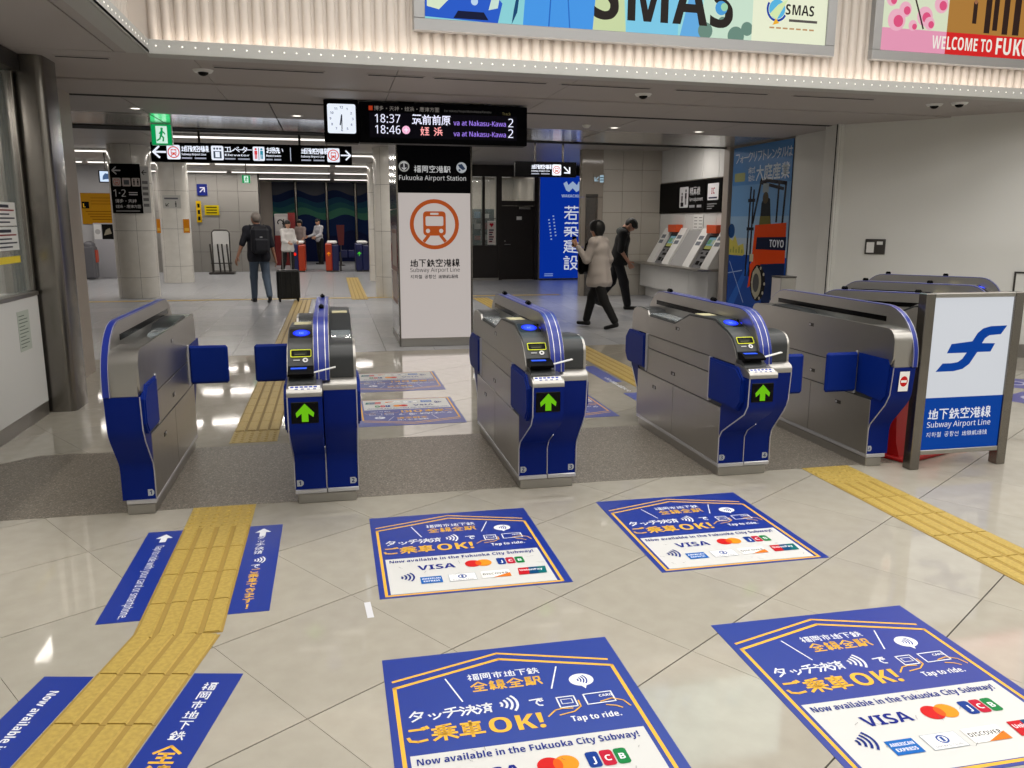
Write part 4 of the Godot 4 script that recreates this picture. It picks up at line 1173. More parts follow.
		dsp.rect(-0.036, 0.012, 0.030, 0.034, Color(0.16, 0.17, 0.15)); dsp.line([Vector2(-0.03, 0.018), Vector2(0.02, 0.018)], 0.004, Color(0.4, 0.4, 0.3))
		dsp.disc(0.022, -0.018, 0.014, Color(0.86, 0.86, 0.86)); dsp.disc(0.022, -0.018, 0.006, Color(0.3, 0.3, 0.3))
		dsp.line([Vector2(-0.036, -0.018), Vector2(-0.008, -0.018)], 0.007, Color(0.7, 0.7, 0.7))
		printed("display", dsp, t, tp * sheet(Vector3(-0.104, 0.853, 0.847), Vector3.RIGHT, dn))
		var sl := part("ticket_slot", mx(x).prism(pv([[0.965, 0.772], [0.97, 0.786], [0.93, 0.806], [0.87, 0.812], [0.865, 0.768]]), "x", -0.170, -0.040), mats.black, t)
		part("slot_lamp", mx(x).bx(-0.155, -0.075, 0.8055, 0.8095, 0.905, 0.935, 0.001), lit(Color(0.22, 0.40, 1.0), 0.9), sl)
		var blade := part("slot_blade", MB.new().bx(-0.055, 0.06, -0.003, 0.003, -0.012, 0.012, 0.002), mats.white_plastic, t)
		blade.transform = tp * Transform3D(Basis(Vector3.BACK, 0.22), Vector3(0.012, 0.800, 0.945))
		part("fin_lamp", mx(x).bx(-0.0435, -0.040, 0.915, 0.955, 0.60, 0.66), lit(Color(0.16, 0.22, 1.0), 0.8), t)
		# arrow display and badge
		var scr := part("arrow_display", mx(x).bx(-0.157, -0.022, 0.545, 0.655, 1.036, 1.043, 0.002), mats.gloss_black, t)
		if arrow:
			var ar := Ink.new(self)
			ar.poly(pv([[0.05, 0.012], [0.083, 0.012], [0.083, 0.055], [0.108, 0.035], [0.112, 0.058], [0.0665, 0.106], [0.021, 0.058], [0.025, 0.035], [0.05, 0.055]]), Color(0.42, 0.74, 0.08))
			tag(printed("arrow", ar, scr, sheet(Vector3(-0.156, 0.541, 1.0432), Vector3.RIGHT, Vector3.UP), 0.85), "green arrow")
			var st := Ink.new(self)
			st.rect(0, 0, 0.155, 0.035, Color(0.88, 0.88, 0.88))
			for j in 6: st.rect(0.008 + j * 0.023, 0.02, 0.024 + j * 0.023, 0.031, Color(0.16, 0.25, 0.65))
			for j in 4: st.rect(0.03 + j * 0.03, 0.005, 0.045 + j * 0.03, 0.012, Color(0.25, 0.3, 0.55))
			printed("cap_sticker", st, t, sheet(Vector3(-0.165, 0.7135, 1.031), Vector3.RIGHT, Vector3(0, 0.5, -0.86)))
	if no:
		var near := x.basis.z.z < 0.0    # the exit end of this half faces the hall
		for rear in [false, true]:
			var bd := Ink.new(self)
			bd.poly(pv([[0.0, 0.0], [0.026, 0.0], [0.036, 0.011], [0.036, 0.025], [0.026, 0.036], [0.0, 0.036]]), Color(0.66, 0.68, 0.70))
			bd.text(no, 0.016, 0.006, 0.024, Color(0.10, 0.14, 0.36), "c", true)
			if near == rear:
				var px0 := (x * Vector3(-0.145, 0, 0)).x
				printed("badge", bd, t, sheet(Vector3(px0 - 0.018, 0.105, 0.7008), Vector3.RIGHT, Vector3.UP))
	# flaps
	part("hinge", mx(x).bx(-0.186, -0.164, 0.455, 0.736, 0.533, 0.552, 0.003), mats.edge_silver, t)
	part("hinge", mx(neg).bx(-0.186, -0.164, 0.455, 0.736, 0.515, 0.534, 0.003), mats.edge_silver, t)
	var rear := 0.95 if x.basis.z.z > 0.5 else 0.86
	for q in [[x, reader_flap, 0.985, 0.545], [neg, exit_flap, rear, 0.535]]:
		var e: float = q[2]; var h: float = q[3]
		var side := pv([[h + 0.012, 0.474], [h + 0.012, 0.728], [e - 0.07, 0.728], [e, 0.664], [e, 0.535], [e - 0.05, 0.474]])
		if q[1] == "in":
			part("flap", mx(q[0]).prism(side, "x", -0.188, -0.168, 1.0), mats.flap_blue, t)
			part("flap_face", mx(q[0]).prism(Geometry2D.offset_polygon(side, -0.012)[0], "x", -0.195, -0.185, 1.0), mats.flap_blue, t)
		else:
			part("flap_housing", mx(q[0]).prism(pv([[h + 0.012, 0.474], [h + 0.012, 0.728], [e - 0.02, 0.728], [e - 0.005, 0.70], [e - 0.02, 0.50], [e - 0.06, 0.46]]), "x", -0.180, -0.168, 1.0), mats.flap_blue, t)
			part("flap", mx(q[0]).bx(-0.465, -0.185, 0.472, 0.730, h - 0.012, h + 0.022, 0.014), mats.flap_blue, t)

# ---------------------------------------------------------------- stickers on the floor
const NAVY := Color(0.10, 0.205, 0.575)
const GOLD := Color(0.93, 0.72, 0.28)
const PALE := Color(0.84, 0.84, 0.83)

func floor_sheet(called: String, label: String, cat: String, poly: PackedVector2Array, at: Vector3, turn: float, group: String) -> Node3D:
	var t := thing(called, label, cat, at, turn, group)
	part("film", MB.new().prism(poly, "y", 0.0, 0.0014), paint("sticker_navy", NAVY, 0.34), t)
	return t

func floor_prints() -> void:
	var big := pv([[0, 0], [0.84, 0], [0.84, -0.97], [0, -0.97]])
	var grp := "large card payment stickers on the floor"
	for q in [[0.14, -3.24, 0.0, "large blue card payment sticker before the granite strip, left of two"], [1.40, -3.25, 0.0, "large blue card payment sticker before the granite strip, right of two"], [0.12, -1.775, 0.0, "nearest large blue card payment sticker, cut by the bottom edge, left of two"], [1.395, -1.775, 0.0, "nearest large blue card payment sticker, cut by the right corner, right of two"],
			[0.99, -7.20, PI, "upside down card payment sticker just behind the granite strip, left of gate 3"], [1.0, -8.52, PI, "upside down card payment sticker farther behind, before the white pillar"], [2.24, -7.16, PI, "upside down card payment sticker behind the middle lane, right of gate 3"]]:
		var t := floor_sheet("floor_sticker", q[3], "floor sticker", big, Vector3(q[0], 0.0002, q[1]), q[2], grp)
		pay_print(t, q[2] == 0.0)
	var slim := pv([[-0.092, 0], [0.092, 0], [0.092, 0.99], [-0.092, 0.99]])
	grp = "narrow blue stickers beside the tactile path"
	var white := Color(0.92, 0.93, 0.95)
	# beside the first straight length
	var a := floor_sheet("strip_sticker", "narrow blue English sticker with white arrow, left of the tactile path", "floor sticker", slim, Vector3(-0.868, 0.0002, -4.235), 0.0, grp)
	var k := Ink.new(self, 0.0015)
	strip_arrow(k, 0.0, 0.0, 0.105, white)
	k.fit("Tap to ride with your card or smartphone.", 0.19, -0.018, 0.036, 0.77, white)
	printed("print", k, a, sheet(Vector3.ZERO, Vector3.BACK, Vector3.RIGHT))
	var b := floor_sheet("strip_sticker", "narrow blue Japanese sticker with white arrow, right of the tactile path", "floor sticker", slim, Vector3(-0.395, 0.0002, -4.22), 0.0, grp)
	k = Ink.new(self, 0.0015)
	strip_arrow(k, 0.0, 0.0, 0.105, white)
	printed("arrow", k, b, sheet(Vector3.ZERO, Vector3.BACK, Vector3.RIGHT))
	k = Ink.new(self, 0.0015)
	k.kanji("タッチ決済", -0.022, -0.19, 0.042, white, 0.1, 1.14, true)
	printed("print", k, b, sheet(Vector3.ZERO, Vector3.RIGHT, Vector3.FORWARD))
	k = Ink.new(self, 0.0015)
	k.waves(-0.012, -0.455, 0.07, white)
	k.kanji("で", -0.022, -0.545, 0.042, white, 0.11, 1.0, true)
	printed("waves", k, b, sheet(Vector3.ZERO, Vector3.RIGHT, Vector3.FORWARD))
	k = Ink.new(self, 0.0015)
	k.kanji("ご乗車できます", -0.024, -0.60, 0.046, GOLD, 0.12, 1.1, true)
	k.text("!", 0.0, -0.955, 0.04, GOLD, "c", true)
	printed("gold_print", k, b, sheet(Vector3.ZERO, Vector3.RIGHT, Vector3.FORWARD))
	# beside the bent length
	var slim2 := pv([[-0.085, 0], [0.085, 0], [0.085, 1.3], [-0.085, 1.3]])
	var c := floor_sheet("strip_sticker", "blue English sticker at the lower left corner, left of the bent tactile path", "floor sticker", slim2, Vector3(-0.945, 0.0002, -2.86), -0.215, grp)
	k = Ink.new(self, 0.0015)
	k.fit("Now available in the Fukuoka City Subway!", 0.09, -0.016, 0.032, 0.86, white, true)
	printed("print", k, c, sheet(Vector3.ZERO, Vector3.BACK, Vector3.RIGHT))
	var d := floor_sheet("strip_sticker", "blue Japanese sticker at the bottom edge, right of the bent tactile path", "floor sticker", slim2, Vector3(-0.441, 0.0002, -2.775), -0.215, grp)
	k = Ink.new(self, 0.0015)
	k.kanji("福岡市地下鉄", -0.026, -0.105, 0.047, white, 0.1, 1.16, true)
	k.kanji("全線全駅", -0.042, -0.49, 0.085, GOLD, 0.12, 1.08, true)
	printed("print", k, d, sheet(Vector3.ZERO, Vector3.RIGHT, Vector3.FORWARD))
	for q in [[2.68, -8.5, "narrow blue sticker behind the gates beside the far tactile path, farther one"], [2.66, -7.05, "narrow blue sticker behind the gates beside the far tactile path, nearer one"]]:
		var e := floor_sheet("strip_sticker", q[2], "floor sticker", pv([[-0.08, 0], [0.08, 0], [0.08, 0.92], [-0.08, 0.92]]), Vector3(q[0], 0.0002, q[1]), 0.0, grp)
		k = Ink.new(self, 0.0015)
		k.kanji("タッチ決済でご乗車できます", 0.03, 0.12, 0.055, white, 0.12, 1.0, true, 1.0, 180)
		printed("print", k, e, sheet(Vector3.ZERO, Vector3.RIGHT, Vector3.FORWARD))
	# a torn scrap of white tape on the tiles
	var tp := thing("tape_scrap", "small white strip of paper tape on the floor tiles", "tape", Vector3(0.092, 0.0002, -3.155), 0.06)
	part("strip", MB.new().bx(-0.013, 0.013, 0, 0.0006, -0.07, 0.07), paint("tape", Color(0.86, 0.86, 0.88), 0.5), tp)

func strip_arrow(k: Ink, x: float, y: float, s: float, col: Color) -> void:
	k.poly(pv([[x + 0.045, y], [x + 0.045 + s * 0.5, y - s * 0.38], [x + 0.045 + s * 0.5, y - s * 0.14], [x + 0.045 + s, y - s * 0.14], [x + 0.045 + s, y + s * 0.14], [x + 0.045 + s * 0.5, y + s * 0.14], [x + 0.045 + s * 0.5, y + s * 0.38]]), col)

func pay_print(t: Node3D, worn: bool) -> void:
	var k := Ink.new(self, 0.0015)
	var W := 0.84; var H := 0.97
	var w := Color(0.92, 0.93, 0.95)
	k.rect(0.058 * W, 0.03, 0.925 * W, 0.418 * H, PALE)
	k.line([Vector2(0.034 * W, 0.843 * H), Vector2(0.49 * W, 0.962 * H), Vector2(0.945 * W, 0.838 * H)], 0.011, GOLD)
	k.line([Vector2(0.036 * W, 0.02 * H), Vector2(0.036 * W, 0.80 * H), Vector2(0.49 * W, 0.920 * H), Vector2(0.95 * W, 0.795 * H), Vector2(0.95 * W, 0.02 * H), Vector2(0.036 * W, 0.02 * H)], 0.013, GOLD)
	k.kanji("福岡市地下鉄", 0.335 * W, 0.795 * H, 0.041, w, 0.1, 1.03)
	k.kanji("全線全駅", 0.337 * W, 0.722 * H, 0.058, GOLD, 0.12, 1.08)
	k.line([Vector2(0.245 * W, 0.825 * H), Vector2(0.29 * W, 0.675 * H)], 0.005, w); k.line([Vector2(0.715 * W, 0.825 * H), Vector2(0.655 * W, 0.69 * H)], 0.005, w)
	k.kanji("タッチ決済", 0.073 * W, 0.592 * H, 0.056, w, 0.12, 0.98)
	k.waves(0.43 * W, 0.63 * H, 0.085, w)
	k.kanji("で", 0.545 * W, 0.592 * H, 0.05, w, 0.12)
	k.kanji("ご乗車", 0.046 * W, 0.475 * H, 0.082, GOLD, 0.13, 1.03)
	k.fit("OK!", 0.362 * W, 0.478 * H, 0.078, 0.21 * W, GOLD, true)
	# speech bubble, phone, card and hands
	k.disc(0.79 * W, 0.722 * H, 0.043, w, 0.038); k.poly(pv([[0.775 * W, 0.69 * H], [0.80 * W, 0.685 * H], [0.79 * W, 0.665 * H]]), w)
	k.waves(0.772 * W, 0.722 * H, 0.05, NAVY)
	k.line([Vector2(0.655 * W, 0.63 * H), Vector2(0.725 * W, 0.63 * H), Vector2(0.725 * W, 0.57 * H), Vector2(0.655 * W, 0.57 * H), Vector2(0.655 * W, 0.63 * H)], 0.005, w)
	k.line([Vector2(0.668 * W, 0.615 * H), Vector2(0.712 * W, 0.615 * H), Vector2(0.712 * W, 0.59 * H), Vector2(0.668 * W, 0.59 * H), Vector2(0.668 * W, 0.615 * H)], 0.003, w)
	k.line([Vector2(0.595 * W, 0.53 * H), Vector2(0.63 * W, 0.56 * H), Vector2(0.66 * W, 0.565 * H), Vector2(0.70 * W, 0.56 * H)], 0.005, GOLD); k.line([Vector2(0.64 * W, 0.53 * H), Vector2(0.70 * W, 0.54 * H), Vector2(0.735 * W, 0.565 * H), Vector2(0.735 * W, 0.60 * H)], 0.005, GOLD)
	k.line([Vector2(0.765 * W, 0.63 * H), Vector2(0.88 * W, 0.632 * H), Vector2(0.88 * W, 0.572 * H), Vector2(0.765 * W, 0.57 * H), Vector2(0.765 * W, 0.63 * H)], 0.005, w)
	k.text("CARD", 0.825 * W, 0.605 * H, 0.013, w, "l", true)
	k.line([Vector2(0.82 * W, 0.578 * H), Vector2(0.87 * W, 0.59 * H), Vector2(0.91 * W, 0.57 * H), Vector2(0.925 * W, 0.535 * H)], 0.005, GOLD); k.line([Vector2(0.835 * W, 0.555 * H), Vector2(0.87 * W, 0.545 * H), Vector2(0.89 * W, 0.53 * H)], 0.005, GOLD)
	k.fit("Tap to ride.", 0.675 * W, 0.487 * H, 0.028, 0.197 * W, w, true)
	k.fit("Now available in the Fukuoka City Subway!", 0.078 * W, 0.368 * H, 0.029, 0.813 * W, Color(0.14, 0.2, 0.52), true)
	# the card marks
	k.fit("VISA", 0.222 * W, 0.262 * H, 0.05, 0.205 * W, Color(0.10, 0.16, 0.52), true)
	k.disc(0.525 * W, 0.288 * H, 0.037, Color(0.80, 0.14, 0.14)); k.disc(0.585 * W, 0.288 * H, 0.037, Color(0.93, 0.58, 0.16)); k.disc(0.555 * W, 0.288 * H, 0.014, Color(0.90, 0.36, 0.12), 0.026)
	var jc := [Color(0.09, 0.24, 0.55), Color(0.74, 0.12, 0.22), Color(0.12, 0.50, 0.26)]
	for j in 3:
		k.rrect((0.66 + j * 0.052) * W, 0.252 * H, (0.707 + j * 0.052) * W, 0.325 * H, 0.01, jc[j])
		k.text("JCB"[j], (0.684 + j * 0.052) * W, 0.274 * H, 0.026, w, "c", true)
	k.waves(0.125 * W, 0.195 * H, 0.085, Color(0.13, 0.2, 0.52))
	k.rect(0.222 * W, 0.112 * H, 0.335 * W, 0.182 * H, Color(0.10, 0.40, 0.72)); k.fit("AMERICAN", 0.23 * W, 0.153 * H, 0.015, 0.097 * W, w, true); k.fit("EXPRESS", 0.236 * W, 0.127 * H, 0.015, 0.085 * W, w, true)
	k.rect(0.372 * W, 0.112 * H, 0.515 * W, 0.185 * H, Color(0.95, 0.95, 0.95)); k.line([Vector2(0.372 * W, 0.112 * H), Vector2(0.515 * W, 0.112 * H), Vector2(0.515 * W, 0.185 * H), Vector2(0.372 * W, 0.185 * H), Vector2(0.372 * W, 0.112 * H)], 0.002, Color(0.6, 0.65, 0.7))
	k.disc(0.443 * W, 0.156 * H, 0.02, Color(0.2, 0.32, 0.6)); k.disc(0.443 * W, 0.156 * H, 0.014, Color(0.95, 0.95, 0.95)); k.rect(0.437 * W, 0.144 * H, 0.449 * W, 0.168 * H, Color(0.2, 0.32, 0.6))
	k.fit("Diners Club", 0.388 * W, 0.12 * H, 0.010, 0.11 * W, Color(0.3, 0.35, 0.45))
	k.rect(0.545 * W, 0.115 * H, 0.70 * W, 0.188 * H, Color(0.96, 0.96, 0.95)); k.poly(pv([[0.60 * W, 0.115 * H], [0.70 * W, 0.115 * H], [0.70 * W, 0.155 * H]]), Color(0.90, 0.48, 0.15))
	k.fit("DISCOVER", 0.553 * W, 0.145 * H, 0.019, 0.138 * W, Color(0.15, 0.14, 0.14), true)
	k.poly(pv([[0.742 * W, 0.118 * H], [0.80 * W, 0.118 * H], [0.81 * W, 0.192 * H], [0.752 * W, 0.192 * H]]), Color(0.76, 0.12, 0.16)); k.poly(pv([[0.80 * W, 0.118 * H], [0.85 * W, 0.118 * H], [0.86 * W, 0.192 * H], [0.81 * W, 0.192 * H]]), Color(0.08, 0.28, 0.46)); k.poly(pv([[0.85 * W, 0.118 * H], [0.895 * W, 0.118 * H], [0.905 * W, 0.192 * H], [0.86 * W, 0.192 * H]]), Color(0.06, 0.42, 0.44))
	k.fit("UnionPay", 0.757 * W, 0.155 * H, 0.019, 0.125 * W, w, true)
	if worn:
		for j in 14:
			var p := Vector2(rng.randf_range(0.08, 0.9) * W, rng.randf_range(0.05, 0.41) * H)
			var d := Vector2.from_angle(rng.randf() * TAU) * rng.randf_range(0.006, 0.03)
			k.line([p, p + d * 0.6, p + d + Vector2(0.003, 0.002)], 0.0012, Color(0.35, 0.35, 0.37))
	printed("print", k, t, sheet(Vector3.ZERO, Vector3.RIGHT, Vector3.FORWARD), 0.0, 0.4)

# ---------------------------------------------------------------- raised yellow guide tiles
func guide_plate(w: float, l: float) -> ArrayMesh:
	return MB.new().bx(-w / 2, w / 2, 0.0, 0.003, -l / 2 + 0.0008, l / 2 - 0.0008, 0.001).mesh()

func guide_ridges(w: float, l: float, dots: bool) -> ArrayMesh:
	var b := MB.new()
	if dots:
		for i in 6:
			for j in 6:
				b.lathe(pv([[0.014, 0.003], [0.0105, 0.0075], [0.0, 0.0085]]), 8, 0.0, TAU, Vector3(-w / 2 + w * (i + 0.5) / 6, 0, -l / 2 + l * (j + 0.5) / 6))
	else:
		for i in 4:
			var c := -w / 2 + w * (i + 0.5) / 4
			b.prism(pv([[c - 0.032, 0.003], [c - 0.027, 0.0085], [c + 0.027, 0.0085], [c + 0.032, 0.003]]), "z", -l / 2 + 0.004, l / 2 - 0.004, 1.0)
	return b.mesh()

func guide_tile(to: Node3D, z: float, plate: Mesh, ridges: Mesh, dots: bool, pale: bool) -> void:
	var t := part("tile", plate, (mats.tactile_pale if pale else mats.tactile) if dots else (mats.tactile_pale_base if pale else mats.tactile_base), to)
	t.position.z = z
	part("dots" if dots else "bars", ridges, mats.tactile_pale if pale else mats.tactile, t)

func tactile() -> void:
	var plate := guide_plate(0.33, 0.29); var bar := guide_ridges(0.33, 0.29, false)
	var plate2 := guide_plate(0.33, 0.33); var dot := guide_ridges(0.33, 0.33, true)
	var grp := "yellow tactile paths"
	var run := func(label, at, turn, n, first_dots, m):
		var t := thing("tactile_path", label, "tactile path", at, turn, grp)
		var z := 0.0
		if first_dots:
			guide_tile(t, 0.165, plate2, dot, true, m); z = 0.33
		for j in n:
			guide_tile(t, z + 0.145, plate, bar, false, m); z += 0.29
	run.call("bright yellow tactile path from the left lane towards the camera", Vector3(-0.63, 0.0003, -4.572), 0.0, 4, true, false)
	run.call("bent lower length of the yellow tactile path at the bottom left", Vector3(-0.632, 0.0001, -3.098), -0.215, 5, false, false)
	run.call("yellow tactile path on the right, below the line sign", Vector3(3.06, 0.0003, -4.572), 0.0, 9, true, false)
	run.call("pale tactile path behind the left lane, leading to the suitcase", Vector3(-0.60, 0.0003, -17.0), 0.0, 37, false, true)
	var w := thing("tactile_path", "block of pale warning dots just behind the left lane", "tactile path", Vector3(-0.60, 0.0003, -6.265), 0.0, grp)
	guide_tile(w, 0.165, plate2, dot, true, true)
	run.call("ochre tactile path behind the gates, beside the white pillar", Vector3(2.96, 0.0003, -16.8), 0.0, 34, false, false)
	run.call("far tactile path leading to the orange gates", Vector3(0.52, 0.0003, -23.6), 0.0, 22, true, false)
	var x := thing("tactile_path", "thin yellow line across the concourse floor", "tactile path", Vector3(0, 0.0003, -17.3), 0.0, grp)
	var plate3 := guide_plate(0.6, 0.2)
	for j in 22: part("tile", plate3, mats.tactile, x).position = Vector3(-8.1 + j * 0.6, 0, 0)

# ---------------------------------------------------------------- column shells of curved tiles
func column(label: String, at: Vector3, r: float, h: float, rows: Array, n := 6) -> Node3D:
	var t := thing("tiled_column", label, "column", at, 0.0, "tiled columns in the concourse")
	part("core", MB.new().lathe(pv([[r - 0.015, 0.0], [r - 0.015, h]]), 28), mats.grout, t)
	for k in rows.size() - 1:
		for j in n:
			var a0 := TAU * (j + 0.22) / n; var a1 := TAU * (j + 1.22) / n - 0.012
			part("tile", MB.new().lathe(pv([[r - 0.02, rows[k] + 0.003], [r, rows[k] + 0.003], [r, rows[k + 1] - 0.003], [r - 0.02, rows[k + 1] - 0.003]]), 6, a0, a1), mats.column_tile, t)
	return t

func build_concourse() -> void:
	var w := setting("wall_back", "pale tiled walls at the back of the concourse")
	part("core", MB.new().bx(-9.4, -2.15, 0, CONC + 0.1, -27.6, -27.03), mats.grout, w)
	for i in 12:
		for j in 5:
			var x0 := -9.3 + i * 0.596
			part("tile", MB.new().bx(x0 + 0.003, x0 + 0.593, j * 0.61 + 0.003, j * 0.61 + 0.607, -27.03, -27.0, 0.004), mats.back_tile, w)
	part("plaster", MB.new().bx(-9.5, -9.4, 0, CONC + 0.1, -36, -9.0), mats.beige, setting("wall_left", "left side wall of the concourse"))
	part("plaster", MB.new().bx(-9.4, -2.62, 0, HALL + 0.1, -9.1, -8.95), mats.beige, setting("wall_left", "return wall beyond the shutter post"))
	part("plaster", MB.new().bx(2.0, 2.15, 0, CONC + 0.1, -36, -22.3), mats.wall_tile, setting("wall_right", "side wall behind the white columns"))
	part("plaster", MB.new().bx(-9.4, 2.1, 0, CONC + 0.1, -33.6, -33.4), mats.beige, setting("wall_back", "wall behind the mural"))
	var st := setting("wall_back", "grey wall behind the yellow board on the far left")
	part("plaster", MB.new().bx(-9.4, -5.2, 0, CONC, -24.95, -24.8), paint("grey_wall", Color(0.66, 0.66, 0.67), 0.5), st)
	part("skirting", MB.new().bx(-9.4, -5.2, 0, 0.12, -24.8, -24.78), mats.steel_dark, st)
	column("tiled column with a black direction board, left of the walking man", Vector3(-3.9, 0, -18.25), 0.40, CONC, [0.0, 0.42, 1.35, 2.28, CONC])
	column("tiled column with orange labels, directly left of the walking man", Vector3(-3.86, 0, -22.6), 0.37, CONC, [0.0, 0.42, 1.35, 2.28, CONC])
	column("tiled column half hidden by the white pillar sign", Vector3(1.28, 0, -17.6), 0.40, CONC, [0.0, 0.42, 1.35, 2.28, CONC])
	column("tiled column farther behind the white pillar sign", Vector3(1.36, 0, -22.3), 0.40, CONC, [0.0, 0.42, 1.35, 2.28, CONC])
	# linear lamps
	var k := 0
	for z in [-15.6, -19.2, -22.8, -26.4, -30.2]:
		for x in [-7.4, -4.4, -1.4, 1.6]:
			if x > 2.0 or (z < -27.0 and x < -3.0) or (z > -16.0 and x < -3.0): continue
			var l := thing("linear_lamp", "white linear lamp on the concourse ceiling, row %s, %s" % [["nearest", "second", "third", "fourth", "farthest"][k], {-7.4: "far left end", -4.4: "left of the columns", -1.4: "over the walkway", 1.6: "behind the pillar sign"}[x]], "ceiling light", Vector3(x, CONC, z), 0.0, "linear lamps of the concourse")
			part("housing", MB.new().bx(-1.45, 1.45, -0.04, 0.0, -0.06, 0.06, 0.005), mats.white_metal, l)
			part("tube", MB.new().bx(-1.43, 1.43, -0.065, -0.04, -0.04, 0.04, 0.01), lit(Color(1, 0.98, 0.95), 1.6), l)
			area(Vector3(0, -0.075, 0), Vector3.DOWN, Vector2(2.8, 0.08), TUBE, Color(1, 0.97, 0.94), "lamp_light", l)
		k += 1
	for x in [3.6, 5.6]:  # added lamps hidden behind the step, put in to brighten the right side
		var l := thing("linear_lamp", "added white linear lamp hidden behind the ceiling step, %s" % ("before the shop front" if x < 4.0 else "before the fare machines"), "ceiling light", Vector3(x, CONC, -14.6), 0.0, "linear lamps of the concourse")
		part("housing", MB.new().bx(-0.95, 0.95, -0.04, 0.0, -0.06, 0.06, 0.005), mats.white_metal, l)
		part("tube", MB.new().bx(-0.93, 0.93, -0.065, -0.04, -0.04, 0.04, 0.01), lit(Color(1, 0.98, 0.95), 1.6), l)
		area(Vector3(0, -0.075, 0), Vector3.DOWN, Vector2(1.85, 0.08), TUBE * 0.8, Color(1, 0.97, 0.94), "lamp_light", l)

# ---------------------------------------------------------------- icons shared by the signs
func icon_train(k: Ink, x: float, y: float, r: float, col: Color, back: Color) -> void:
	k.disc(x, y, r, col, -1.0, 40); k.disc(x, y, r * 0.84, back, -1.0, 40)
	k.line([Vector2(x - r * 0.26, y - r * 0.46), Vector2(x - r * 0.42, y - r * 0.66)], r * 0.13, col); k.line([Vector2(x + r * 0.26, y - r * 0.46), Vector2(x + r * 0.42, y - r * 0.66)], r * 0.13, col)
	k.rrect(x - r * 0.46, y - r * 0.45, x + r * 0.46, y + r * 0.52, r * 0.14, col)
	k.rrect(x - r * 0.17, y + r * 0.38, x + r * 0.17, y + r * 0.46, r * 0.03, back)
	k.rrect(x - r * 0.36, y - r * 0.06, x + r * 0.36, y + r * 0.32, r * 0.06, back)
	k.disc(x - r * 0.27, y - r * 0.26, r * 0.085, back); k.disc(x + r * 0.27, y - r * 0.26, r * 0.085, back)

func icon_person(k: Ink, x: float, y: float, h: float, col: Color) -> void:
	k.disc(x, y + h * 0.42, h * 0.1, col)
	k.rect(x - h * 0.13, y - h * 0.08, x + h * 0.13, y + h * 0.28, col)
	k.rect(x - h * 0.11, y - h * 0.48, x - h * 0.02, y - h * 0.06, col); k.rect(x + h * 0.02, y - h * 0.48, x + h * 0.11, y - h * 0.06, col)

func icon_arrow(k: Ink, x: float, y: float, s: float, deg: float, col: Color) -> void:
	var d := Vector2.from_angle(deg_to_rad(deg)); var n := Vector2(-d.y, d.x); var o := Vector2(x, y)
	k.line([o - d * s * 0.5, o + d * s * 0.42], s * 0.15, col, 0.0)
	k.line([o + n * s * 0.42 + d * s * 0.02, o + d * s * 0.46, o - n * s * 0.42 + d * s * 0.02], s * 0.15, col, 0.3)

